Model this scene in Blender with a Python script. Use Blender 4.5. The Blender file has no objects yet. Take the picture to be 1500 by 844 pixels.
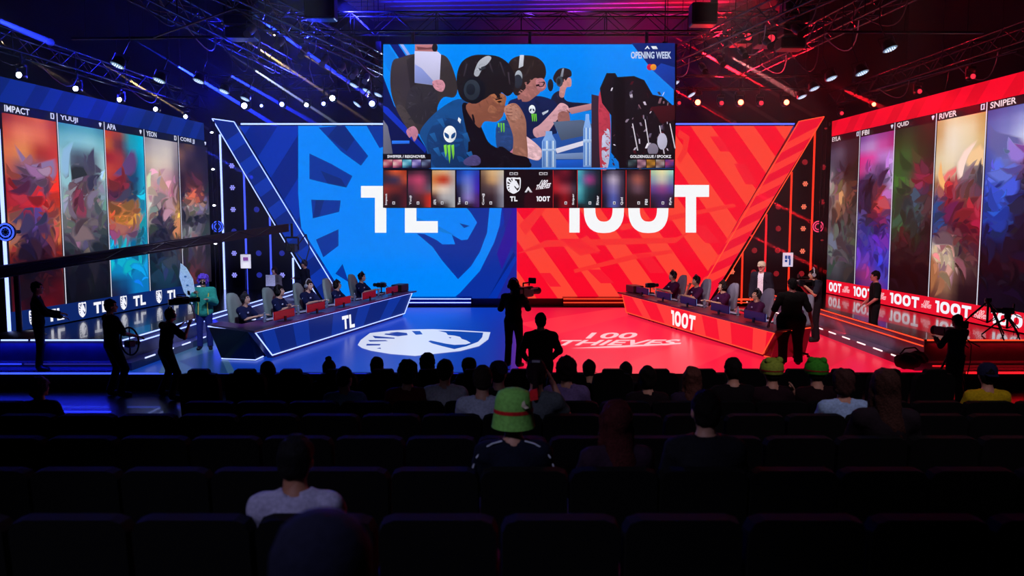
import bpy, bmesh, math, random
import numpy as np
from mathutils import Vector, Matrix, noise
from mathutils.geometry import tessellate_polygon
PI = math.pi
rng = random.Random(7)
SC = bpy.context.scene
COL = SC.collection

# ---------------------------------------------------------------- camera, world, exposure, large lights
CAM = Vector((0.0, 0.0, 3.05)); FPX = 1167.0; PITCH = math.radians(5.0)
cam_data = bpy.data.cameras.new('camera'); cam = bpy.data.objects.new('camera', cam_data); COL.objects.link(cam)
cam.location = CAM; cam.rotation_euler = (PI / 2 - PITCH, 0, 0)
cam_data.sensor_width = 36.0; cam_data.lens = FPX * 36.0 / 1500.0
cam_data.clip_start = 0.05; cam_data.clip_end = 200
cam_data.dof.use_dof = True; cam_data.dof.focus_distance = 20.0; cam_data.dof.aperture_fstop = 2.0
SC.camera = cam
world = bpy.data.worlds.new('world'); SC.world = world; world.use_nodes = True
world.node_tree.nodes['Background'].inputs[0].default_value = (0.004, 0.004, 0.007, 1)
world.node_tree.nodes['Background'].inputs[1].default_value = 0.25
SC.view_settings.view_transform = 'Standard'; SC.view_settings.look = 'None'
SC.view_settings.exposure = 0.0; SC.view_settings.gamma = 1.0; SC.view_settings.use_curve_mapping = False
SC.cycles.use_denoising = True; SC.cycles.max_bounces = 5; SC.cycles.diffuse_bounces = 2
SC.cycles.glossy_bounces = 3; SC.cycles.volume_bounces = 0; SC.cycles.transparent_max_bounces = 6
SC.cycles.sample_clamp_indirect = 4.0; SC.cycles.caustics_reflective = False; SC.cycles.caustics_refractive = False

def lin(c):
    if isinstance(c, str):
        c = tuple(int(c[i:i + 2], 16) for i in (0, 2, 4))
    o = []
    for v in c[:3]:
        v = v / 255.0
        o.append(v / 12.92 if v <= 0.04045 else ((v + 0.055) / 1.055) ** 2.4)
    return tuple(o)

def spot(name, loc, target, power, color, size, blend=0.3, radius=0.08, parent=None):
    d = bpy.data.lights.new(name, 'SPOT'); d.energy = power; d.color = lin(color) if max(color) > 1.01 else color
    d.spot_size = math.radians(size); d.spot_blend = blend; d.shadow_soft_size = radius
    o = bpy.data.objects.new(name, d); COL.objects.link(o); o.location = loc
    o.rotation_euler = (Vector(target) - Vector(loc)).to_track_quat('-Z', 'Y').to_euler()
    return o

# front wash of the desks and the stage floor (theatre lights hung from the trusses above the seats)
WASH = [((-3.0, 12.5, 8.3), (-6.6, 19.5, 0.8), 3200, (200, 215, 255), 30),
        ((-1.0, 14.0, 8.3), (-4.6, 23.5, 0.8), 2200, (210, 215, 255), 24),
        ((3.0, 12.5, 8.3), (6.9, 19.5, 0.8), 3000, (255, 225, 225), 30),
        ((1.0, 14.0, 8.3), (5.4, 23.5, 0.8), 2200, (255, 225, 225), 24),
        ((-9.5, 12.5, 8.3), (-7.6, 18.6, 0.6), 1200, (190, 225, 255), 20),
        ((6.0, 12.0, 8.3), (8.6, 18.6, 0.6), 900, (255, 205, 205), 18),
        ((-2.5, 15.5, 8.3), (-7.1, 24.2, 1.3), 1500, (215, 220, 255), 18), ((3.5, 14.0, 8.3), (7.3, 21.6, 1.2), 1400, (255, 225, 230), 18)]
for i, (l, t, p, c, s) in enumerate(WASH):
    spot('stage_wash', l, t, p, c, s)
# dim house light above the seats
spot('house_light', (-3.2, -1.0, 7.6), (-1.2, 3.4, 1.9), 760, (205, 205, 255), 40, 0.8, 0.4)
spot('house_light', (3.0, 2.0, 8.4), (4.0, 8.5, 1.0), 800, (235, 215, 240), 50, 0.9, 0.4)

# ---------------------------------------------------------------- helpers
cp, sp = math.cos(PITCH), math.sin(PITCH)
def ray(px, py):
    a = (px - 750.0) / FPX; b = -(py - 422.0) / FPX
    return Vector((a, cp + b * sp, -sp + b * cp))
def PZ(px, py, z):
    d = ray(px, py); return CAM + d * ((z - CAM.z) / d.z)
def PY(px, py, y):
    d = ray(px, py); return CAM + d * (y / d.y)
def PN(px, py, o, n):
    d = ray(px, py); return CAM + d * ((o - CAM).dot(n) / d.dot(n))

def tag(o, label=None, cat=None, group=None, kind=None):
    if label: o['label'] = label
    if cat: o['category'] = cat
    if group: o['group'] = group
    if kind: o['kind'] = kind
    return o
def thing(name, label, cat, loc=(0, 0, 0), rotz=0.0, group=None):
    o = bpy.data.objects.new(name, None); COL.objects.link(o)
    o.empty_display_size = 0.1; o.location = loc; o.rotation_euler = (0, 0, rotz)
    return tag(o, label, cat, group)
def dup(root, loc, rotz=None, label=None, group=None, scale=None):
    kids = [(c, list(c.children)) for c in root.children]
    r = root.copy(); COL.objects.link(r); r.location = loc
    if rotz is not None: r.rotation_euler = (0, 0, rotz) if not hasattr(rotz, '__len__') else rotz
    if scale is not None: r.scale = (scale,) * 3 if not hasattr(scale, '__len__') else scale
    if label: r['label'] = label
    if group: r['group'] = group
    for ch, sub in kids:
        c = ch.copy(); COL.objects.link(c); c.parent = r
        for g in sub:
            d = g.copy(); COL.objects.link(d); d.parent = c
    return r

MATS = {}
def mat(name, color, rough=0.6, metal=0.0, emit=None, strength=0.0, bump=0.0, scale=30.0, vary=0.12, coat=0.0, spec=0.5, trans=0.0):
    if name in MATS: return MATS[name]
    m = bpy.data.materials.new(name); m.use_nodes = True; nt = m.node_tree; N = nt.nodes; L = nt.links
    b = N['Principled BSDF']; b.inputs['Roughness'].default_value = rough; b.inputs['Metallic'].default_value = metal
    b.inputs['Coat Weight'].default_value = coat; b.inputs['Specular IOR Level'].default_value = spec
    b.inputs['Transmission Weight'].default_value = trans
    c = lin(color)
    if emit is not None:
        b.inputs['Base Color'].default_value = (*c, 1)
        b.inputs['Emission Color'].default_value = (*lin(emit), 1); b.inputs['Emission Strength'].default_value = strength
    else:
        t = N.new('ShaderNodeTexNoise'); t.inputs['Scale'].default_value = scale; t.inputs['Detail'].default_value = 3
        tc = N.new('ShaderNodeTexCoord'); L.new(tc.outputs['Object'], t.inputs['Vector'])
        r = N.new('ShaderNodeValToRGB'); r.color_ramp.elements[0].position = 0.3; r.color_ramp.elements[1].position = 0.7
        r.color_ramp.elements[0].color = (*[v * (1 - vary) for v in c], 1); r.color_ramp.elements[1].color = (*[min(1, v * (1 + vary)) for v in c], 1)
        L.new(t.outputs['Fac'], r.inputs['Fac']); L.new(r.outputs['Color'], b.inputs['Base Color'])
        if bump:
            bp = N.new('ShaderNodeBump'); bp.inputs['Strength'].default_value = bump; bp.inputs['Distance'].default_value = 0.01
            L.new(t.outputs['Fac'], bp.inputs['Height']); L.new(bp.outputs['Normal'], b.inputs['Normal'])
    MATS[name] = m; return m
def glow(name, color, strength):
    return mat(name, (10, 10, 10), 0.4, emit=color, strength=strength)
def art_mat(name='screen_pixels', strength=1.0, rough=0.35, body=0.0, spec=0.06):
    if name in MATS: return MATS[name]
    m = bpy.data.materials.new(name); m.use_nodes = True; nt = m.node_tree; N = nt.nodes; L = nt.links
    b = N['Principled BSDF']; b.inputs['Roughness'].default_value = rough; b.inputs['Specular IOR Level'].default_value = spec
    at = N.new('ShaderNodeVertexColor'); at.layer_name = 'Col'
    if body:   # printed / painted; with strength set, its colour is also put into emission
        L.new(at.outputs['Color'], b.inputs['Base Color'])
        if strength:
            L.new(at.outputs['Color'], b.inputs['Emission Color']); b.inputs['Emission Strength'].default_value = strength
    else:
        b.inputs['Base Color'].default_value = (0.01, 0.01, 0.01, 1)
        L.new(at.outputs['Color'], b.inputs['Emission Color']); b.inputs['Emission Strength'].default_value = strength
    MATS[name] = m; return m

class MB:
    def __init__(s): s.v = []; s.f = []; s.m = []; s.sm = []
    def add(s, vs, fs, mi=0, smooth=False):
        k = len(s.v); s.v += [tuple(v) for v in vs]
        for f in fs: s.f.append([i + k for i in f]); s.m.append(mi); s.sm.append(smooth)
        return s
    def box(s, c, d, mi=0, rz=0.0, M=None):
        x, y, z = d[0] / 2, d[1] / 2, d[2] / 2
        vs = [Vector(p) for p in ((-x, -y, -z), (x, -y, -z), (x, y, -z), (-x, y, -z), (-x, -y, z), (x, -y, z), (x, y, z), (-x, y, z))]
        R = Matrix.Rotation(rz, 3, 'Z') if M is None else M
        vs = [R @ v + Vector(c) for v in vs]
        return s.add(vs, [(0, 3, 2, 1), (4, 5, 6, 7), (0, 1, 5, 4), (1, 2, 6, 5), (2, 3, 7, 6), (3, 0, 4, 7)], mi)
    def rbox(s, c, d, r=0.02, mi=0, M=None):   # box with chamfered vertical+horizontal edges
        x, y, z = d[0] / 2, d[1] / 2, d[2] / 2; r = min(r, x * .9, y * .9, z * .9)
        vs = []; R = M or Matrix.Identity(3)
        for (zz, k) in ((-z, r), (-z + r, 0), (z - r, 0), (z, r)):
            a, b = x - k, y - k; q = r
            for p in ((-a + q, -b), (a - q, -b), (a, -b + q), (a, b - q), (a - q, b), (-a + q, b), (-a, b - q), (-a, -b + q)):
                vs.append(R @ Vector((p[0], p[1], zz)) + Vector(c))
        fs = [tuple(range(7, -1, -1)), tuple(range(24, 32))]
        for l in range(3):
            for i in range(8):
                j = (i + 1) % 8; fs.append((l * 8 + i, l * 8 + j, l * 8 + 8 + j, l * 8 + 8 + i))
        return s.add(vs, fs, mi)
    def hexa(s, p, mi=0):   # 8 points: bottom 4 (ccw), top 4
        return s.add(p, [(0, 3, 2, 1), (4, 5, 6, 7), (0, 1, 5, 4), (1, 2, 6, 5), (2, 3, 7, 6), (3, 0, 4, 7)], mi)
    def tube(s, a, b, r, n=6, mi=0, r2=None, cap=True, smooth=True):
        a = Vector(a); b = Vector(b); d = (b - a)
        if d.length < 1e-6: return s
        d.normalize(); u = d.orthogonal().normalized(); w = d.cross(u); r2 = r if r2 is None else r2
        vs = []
        for p, q in ((a, r), (b, r2)):
            for i in range(n):
                t = 2 * PI * i / n; vs.append(p + (u * math.cos(t) + w * math.sin(t)) * q)
        fs = [(i, (i + 1) % n, n + (i + 1) % n, n + i) for i in range(n)]
        s.add(vs, fs, mi, smooth)
        if cap: s.add(vs[:n], [tuple(range(n - 1, -1, -1))], mi); s.add(vs[n:], [tuple(range(n))], mi)
        return s
    def path(s, pts, r, n=6, mi=0):
        for i in range(len(pts) - 1): s.tube(pts[i], pts[i + 1], r if not hasattr(r, '__len__') else r[i], n, mi, None if not hasattr(r, '__len__') else r[i + 1])
        return s
    def lathe(s, prof, n=16, c=(0, 0, 0), axis='Z', mi=0, M=None, smooth=True):
        vs = []; c = Vector(c)
        for (r, z) in prof:
            for i in range(n):
                t = 2 * PI * i / n; p = Vector((r * math.cos(t), r * math.sin(t), z))
                if axis == 'Y': p = Vector((p.x, p.z, p.y))
                if axis == 'X': p = Vector((p.z, p.x, p.y))
                if M is not None: p = M @ p
                vs.append(p + c)
        fs = []
        for k in range(len(prof) - 1):
            for i in range(n):
                j = (i + 1) % n; fs.append((k * n + i, k * n + j, (k + 1) * n + j, (k + 1) * n + i))
        s.add(vs, fs, mi, smooth)
        s.add(vs[:n], [tuple(range(n - 1, -1, -1))], mi); s.add(vs[-n:], [tuple(range(n))], mi)
        return s
    def ball(s, c, r, n=12, mi=0, M=None):
        rr = r if hasattr(r, '__len__') else (r, r, r); k = max(5, n // 2); vs = []; c = Vector(c)
        for a in range(1, k):
            ph = PI * a / k
            for i in range(n):
                t = 2 * PI * i / n; p = Vector((rr[0] * math.sin(ph) * math.cos(t), rr[1] * math.sin(ph) * math.sin(t), rr[2] * math.cos(ph)))
                vs.append((M @ p if M is not None else p) + c)
        top = Vector((0, 0, rr[2])); bot = Vector((0, 0, -rr[2]))
        vs += [(M @ top if M is not None else top) + c, (M @ bot if M is not None else bot) + c]
        T = len(vs) - 2; fs = []
        for a in range(k - 2):
            for i in range(n):
                j = (i + 1) % n; fs.append((a * n + i, (a + 1) * n + i, (a + 1) * n + j, a * n + j))
        for i in range(n):
            j = (i + 1) % n; fs.append((T, i, j)); fs.append((T + 1, (k - 2) * n + j, (k - 2) * n + i))
        return s.add(vs, fs, mi, True)
    def prism(s, pts, a, b, mi=0):   # polygon of 3-D points, extruded by vectors a..b
        n = len(pts); vs = [Vector(p) + Vector(a) for p in pts] + [Vector(p) + Vector(b) for p in pts]
        return s.add(vs, [tuple(range(n - 1, -1, -1)), tuple(range(n, 2 * n))] + [(i, (i + 1) % n, n + (i + 1) % n, n + i) for i in range(n)], mi)
    def build(s, name, mats, parent=None, origin=None, fix=True):
        me = bpy.data.meshes.new(name); o0 = Vector(origin) if origin is not None else Vector((0, 0, 0))
        me.from_pydata([tuple(Vector(v) - o0) for v in s.v], [], s.f)
        for m in (mats if isinstance(mats, (list, tuple)) else [mats]): me.materials.append(m)
        me.polygons.foreach_set('material_index', s.m); me.polygons.foreach_set('use_smooth', s.sm)
        if fix:
            bm = bmesh.new(); bm.from_mesh(me); bmesh.ops.recalc_face_normals(bm, faces=bm.faces); bm.to_mesh(me); bm.free()
        me.update()
        o = bpy.data.objects.new(name, me); COL.objects.link(o)
        if parent is not None: o.parent = parent
        return o

def struct(name, mb, m, **k):
    o = mb.build(name, m, **k); o['kind'] = 'structure'; return o

def smooth_pts(pts, n=5):
    out = []; N = len(pts)
    for i in range(N):
        p0, p1, p2, p3 = [Vector(pts[(i + k) % N]) for k in (-1, 0, 1, 2)]
        for j in range(n):
            t = j / n
            out.append(0.5 * ((2 * p1) + (p2 - p0) * t + (2 * p0 - 5 * p1 + 4 * p2 - p3) * t * t + (3 * p1 - p0 - 3 * p2 + p3) * t ** 3))
    return [(p.x, p.y) for p in out]

def clip_poly(pts, box):
    x0, y0, x1, y1 = box
    for ax, lim, sg in ((0, x0, 1), (0, x1, -1), (1, y0, 1), (1, y1, -1)):
        out = []
        for i in range(len(pts)):
            a, b = pts[i - 1], pts[i]; ia = sg * (a[ax] - lim) >= 0; ib = sg * (b[ax] - lim) >= 0
            if ia != ib:
                t = (lim - a[ax]) / (b[ax] - a[ax]); out.append((a[0] + (b[0] - a[0]) * t, a[1] + (b[1] - a[1]) * t))
            if ib: out.append(b)
        pts = out
        if not pts: return []
    return pts

_GL = {}
def text_mesh(s, bold=0.0, shear=0.0, spacing=1.0):
    key = (s, bold, shear, spacing)
    if key not in _GL:
        c = bpy.data.curves.new('t', 'FONT'); c.body = s; c.offset = bold; c.shear = shear; c.resolution_u = 3; c.space_character = spacing
        o = bpy.data.objects.new('t', c); COL.objects.link(o); bpy.context.view_layer.update()
        ev = o.evaluated_get(bpy.context.evaluated_depsgraph_get()); me = ev.to_mesh()
        v = [(p.co.x, p.co.y) for p in me.vertices]; f = [tuple(p.vertices) for p in me.polygons]
        ev.to_mesh_clear(); bpy.data.objects.remove(o); bpy.data.curves.remove(c)
        x0 = min(p[0] for p in v); x1 = max(p[0] for p in v); y0 = min(p[1] for p in v); y1 = max(p[1] for p in v)
        _GL[key] = ([((p[0] - x0) / (x1 - x0), (p[1] - y0) / (y1 - y0)) for p in v], f)
    return _GL[key]

def ell(cx, cy, rx, ry, n=20, a=0.0):
    return [(cx + rx * math.cos(t) * math.cos(a) - ry * math.sin(t) * math.sin(a), cy + rx * math.cos(t) * math.sin(a) + ry * math.sin(t) * math.cos(a)) for t in [2 * PI * i / n for i in range(n)]]

SHIELD = [(0, .96), (.25, .975), (.5, 1.0), (.75, .975), (1, .96), (1, .45), (.97, .30), (.88, .16), (.72, .06), (.5, -.02), (.28, .06), (.12, .16), (.03, .30), (0, .45)]
STRIPES = [[(.30, .92), (.42, .93), (.43, .79), (.39, .76)], [(.10, .87), (.23, .90), (.34, .73), (.306, .685)], [(.055, .742), (.265, .635), (.235, .58), (.055, .62)],
           [(.063, .524), (.208, .52), (.2, .466), (.072, .435)], [(.087, .335), (.197, .384), (.197, .306), (.123, .25)], [(.217, .22), (.247, .134), (.18, .174)]]
HOLLOW = [(.56, .90), (.935, .88), (.935, .48), (.92, .37), (.887, .277), (.78, .148), (.58, .37), (.53, .47), (.60, .45), (.66, .40), (.70, .345), (.74, .30), (.77, .345), (.82, .325), (.86, .38), (.90, .44), (.84, .55), (.75, .68), (.70, .80), (.64, .76), (.60, .84)]
EYE = [(.72, .55), (.78, .545), (.75, .515)]
GLYPH = {'T': ([[(0, 1), (1, 1), (1, .75), (.645, .75), (.645, 0), (.355, 0), (.355, .75), (0, .75)]], .86),
         'L': ([[(0, 1), (.35, 1), (.35, .25), (1, .25), (1, 0), (0, 0)]], .72),
         '1': ([[(0, 1), (1, 1), (1, 0), (.42, 0), (.42, .76), (0, .76)]], .42)}
def letters(s):
    """polys and ring strips in a unit box"""
    out = []; x = 0.0; h = []
    for ch in s:
        if ch == '0':
            w = .95; n = 28; ring = []
            for i in range(n):
                t = 2 * PI * i / n; e = .8
                cx = math.copysign(abs(math.cos(t)) ** e, math.cos(t)); cy = math.copysign(abs(math.sin(t)) ** e, math.sin(t))
                ring.append(((x + w / 2 + w / 2 * cx, .5 + .51 * cy), (x + w / 2 + w * .215 * cx, .5 + .27 * cy)))
            for i in range(n):
                a, b = ring[i], ring[(i + 1) % n]; out.append([a[0], b[0], b[1], a[1]])
        elif ch == ' ': w = .45
        else:
            ps, w = GLYPH[ch]; out += [[(x + p[0] * w, p[1]) for p in q] for q in ps]
        x += w + .10
    W = x - .10
    return [[(p[0] / W, p[1]) for p in q] for q in out]

class Art:
    """flat picture shown on a real surface: coloured faces in one mesh"""
    def __init__(s, o, n, step=0.0015):
        s.o = Vector(o); s.n = Vector(n).normalized(); s.v = []; s.f = []; s.c = []; s.k = 1; s.step = step; s.clip = None
    def to3(s, p):
        w = PN(p[0], p[1], s.o, s.n)
        return w + s.n * (s.step * s.k)
    def face3(s, vs, cols):
        k = len(s.v); s.v += vs; s.f.append(tuple(range(k, k + len(vs)))); s.c += cols
    shade = 0.0
    def poly(s, pts, col, smooth=False, next_layer=True):
        if smooth: pts = smooth_pts(pts)
        if s.clip: pts = clip_poly(pts, s.clip)
        if len(pts) < 3: return
        vs = [s.to3(p) for p in pts]
        c = lin(col); cs = [c] * len(vs)
        if s.shade:
            ys = [p[1] for p in pts]; xs = [p[0] for p in pts]; h = max(ys) - min(ys) + 1e-6; w = max(xs) - min(xs) + 1e-6
            cs = []
            for p in pts:
                f = 1 + s.shade * ((.5 - (p[1] - min(ys)) / h) * 1.2 + (.5 - (p[0] - min(xs)) / w) * .5 + noise.noise((p[0] * .06, p[1] * .06, len(s.v) * .01)) * .8); cs.append(tuple(min(1, v * max(.2, f)) for v in c))
        tri = tessellate_polygon([[Vector((p[0], p[1], 0)) for p in pts]]) if len(pts) > 4 else None
        if tri is None: s.face3(vs, cs)
        else:
            for t in tri: s.face3([vs[i] for i in t], [cs[i] for i in t])
        if next_layer: s.k += 1
    def grad(s, corners, grid, nu=10, nv=24):
        """corners TL,TR,BR,BL (px); grid rows top->bottom of colours; smooth interpolation"""
        W = [s.to3(p) for p in corners]; g = np.array([[lin(c) for c in r] for r in grid]); R, Cn = g.shape[:2]
        g = g ** (1 / 2.2)
        def samp(u, v):
            x = u * (Cn - 1); y = v * (R - 1); i = min(int(x), Cn - 2) if Cn > 1 else 0; j = min(int(y), R - 2); fx = x - i; fy = y - j
            fx = fx * fx * (3 - 2 * fx); fy = fy * fy * (3 - 2 * fy); i2 = min(i + 1, Cn - 1)
            c = (g[j, i] * (1 - fx) + g[j, i2] * fx) * (1 - fy) + (g[j + 1, i] * (1 - fx) + g[j + 1, i2] * fx) * fy
            return tuple(c ** 2.2)
        def pos(u, v): return (W[0] * (1 - u) + W[1] * u) * (1 - v) + (W[3] * (1 - u) + W[2] * u) * v
        for a in range(nu):
            for b in range(nv):
                q = [(a / nu, b / nv), ((a + 1) / nu, b / nv), ((a + 1) / nu, (b + 1) / nv), (a / nu, (b + 1) / nv)]
                s.face3([pos(*t) for t in q], [samp(*t) for t in q])
        s.k += 1
    def painted(s, corners, grid, nu, nv, seed, n=150):
        '''colour field plus many soft leaf-shaped strokes tinted from the field'''
        s.grad(corners, grid, nu, nv); W = [s.to3(p) for p in corners]; g = np.array([[lin(c) for c in r] for r in grid]) ** (1 / 2.2); R, Cn = g.shape[:2]; rs = random.Random(seed)
        def samp(u, v):
            x = min(max(u, 0), .9999) * (Cn - 1); y = min(max(v, 0), .9999) * (R - 1); i, j = int(x), int(y); fx, fy = x - i, y - j; fx = fx * fx * (3 - 2 * fx); fy = fy * fy * (3 - 2 * fy)
            return (g[j, i] * (1 - fx) + g[j, i + 1] * fx) * (1 - fy) + (g[j + 1, i] * (1 - fx) + g[j + 1, i + 1] * fx) * fy
        def pos(u, v): return (W[0] * (1 - u) + W[1] * u) * (1 - v) + (W[3] * (1 - u) + W[2] * u) * v
        for q in range(n):
            u, v = rs.random(), .16 + .8 * (rs.random() + rs.random()) / 2; L = rs.uniform(.07, .30) * (1 - .5 * q / n); wd = L * rs.uniform(.18, .5); a = rs.gauss(1.0, .6) + 2.2 * math.sin(3.1 * v + seed); fac = rs.choice((.6, .75, 1.2, 1.35, 1.5)); tint = np.array([rs.uniform(.85, 1.15) for _ in range(3)])
            c0 = tuple(np.clip(samp(u, v) * fac ** .5 * tint, 0, 1) ** 2.2); m = 10; ring = []
            for i in range(m):
                t = 2 * PI * i / m; x = L * math.cos(t); y = wd * math.sin(t) * (1 - .55 * math.cos(t)); y += .35 * L * (math.cos(t) ** 2)
                uu = u + (x * math.cos(a) - y * math.sin(a)) * 1.6; vv = v + (x * math.sin(a) + y * math.cos(a)) * .55; ring.append((min(max(uu, 0), 1), min(max(vv, 0), 1)))
            cu = sum(p[0] for p in ring) / m; cv = sum(p[1] for p in ring) / m; o = s.n * (.00004 * (q + 1))
            inner = [(cu + (p[0] - cu) * .7, cv + (p[1] - cv) * .7) for p in ring]
            P0, PI_, cr = [pos(*p) + o for p in ring], [pos(*p) + o for p in inner], [tuple(samp(*p) ** 2.2) for p in ring]; pc = pos(cu, cv) + o
            for i in range(m):
                j = (i + 1) % m; s.face3([pc, PI_[i], PI_[j]], [c0] * 3); s.face3([PI_[i], P0[i], P0[j], PI_[j]], [c0, cr[i], cr[j], c0])
        s.k += 5
    def unit(s, polys, corners, col, sub=1):
        """polys in a unit box (v up) mapped on the world quad through TL,TR,BR,BL"""
        W = [s.to3(p) for p in corners]; c = lin(col)
        def pos(u, v): return (W[3] * (1 - u) + W[2] * u) * (1 - v) + (W[0] * (1 - u) + W[1] * u) * v
        for q in polys:
            if len(q) <= 4 and len(q) == 4 or len(q) == 3: s.face3([pos(*p) for p in q], [c] * len(q))
            else:
                for t in tessellate_polygon([[Vector((p[0], p[1], 0)) for p in q]]): s.face3([pos(*q[i]) for i in t], [c] * 3)
        s.k += 1
    def text(s, st, corners, col, bold=0.0, shear=0.0, spacing=1.0):
        v, f = text_mesh(st, bold, shear, spacing); W = [s.to3(p) for p in corners]; c = lin(col)
        def pos(u, v): return (W[3] * (1 - u) + W[2] * u) * (1 - v) + (W[0] * (1 - u) + W[1] * u) * v
        for q in f: s.face3([pos(*v[i]) for i in q], [c] * len(q))
        s.k += 1
    def shield(s, corners, col, dark, outer=True):
        if outer: s.unit([smooth_pts(SHIELD, 3)], corners, col)
        s.unit([HOLLOW] + STRIPES, corners, dark); s.unit([EYE], corners, dark)
    def build(s, name, m, parent=None, origin=None):
        o0 = Vector(origin) if origin is not None else Vector((0, 0, 0))
        me = bpy.data.meshes.new(name); me.from_pydata([tuple(v - o0) for v in s.v], [], s.f)
        at = me.color_attributes.new('Col', 'FLOAT_COLOR', 'CORNER')
        li = np.empty(len(me.loops), dtype=np.int32); me.loops.foreach_get('vertex_index', li)
        ca = np.ones((len(s.v), 4), dtype=np.float32); ca[:, :3] = np.array(s.c, dtype=np.float32)
        at.data.foreach_set('color', ca[li].ravel()); me.materials.append(m); me.update()
        o = bpy.data.objects.new(name, me); COL.objects.link(o)
        if parent is not None: o.parent = parent
        return o
def Q(x0, y0, x1, y1): return [(x0, y0), (x1, y0), (x1, y1), (x0, y1)]
# ---------------------------------------------------------------- materials
M_black = mat('black_paint', (9, 9, 12), 0.55)
M_blackmetal = mat('black_metal', (16, 16, 20), 0.35, 0.6)
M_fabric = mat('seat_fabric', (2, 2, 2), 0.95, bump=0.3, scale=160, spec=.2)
M_wall = mat('dark_wall', (14, 14, 22), 0.7, bump=0.2, scale=12)
M_floor = mat('pit_floor', (16, 17, 22), 0.30, scale=3, coat=0.3)
M_deck = mat('gloss_deck', (10, 10, 14), 0.21, scale=4, coat=0.5)
M_satin = mat('satin_fascia', (96, 90, 122), 0.35, scale=5)
M_alu = mat('aluminium', (150, 152, 160), 0.35, 0.9, scale=50)
M_blueled = glow('blue_led', (150, 170, 255), 2.2)
M_blueled2 = glow('blue_led_dim', (40, 60, 255), 1.6)
M_redled = glow('red_led', (255, 74, 40), 1.25)
M_redled2 = glow('red_led_dim', (255, 30, 40), 1.3)
M_pix = art_mat('screen_pixels', 1.0)
M_floorpix = art_mat('floor_pixels', 0.85, rough=0.3, spec=0.35)

AZ, NV, NV2 = '0086fa', '022284', '0432ac'
RD, OR = 'fa0c2a', 'ff4434'

# ---------------------------------------------------------------- large structure
struct('floor', MB().box((0, 6.2, -.40), (34, 18.6, .1)), M_floor)
struct('ceiling', MB().box((0, 14, 11.6), (36, 36, .2)), M_black)
struct('wall_back', MB().box((0, 31.2, 5.6), (36, .2, 12)), M_wall)
struct('wall_left', MB().box((-15.2, 14, 5.6), (.2, 36, 12)), M_wall)
struct('wall_right', MB().box((15.2, 14, 5.6), (.2, 36, 12)), M_wall)
struct('wall_front', MB().box((0, -4.2, 5.6), (36, .2, 12)), M_wall)
SY0 = 15.62   # front edge of the stage
struct('stage_deck', MB().box((0, (SY0 + 31) / 2, -.225), (30, 31 - SY0, .44)), M_black)

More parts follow.
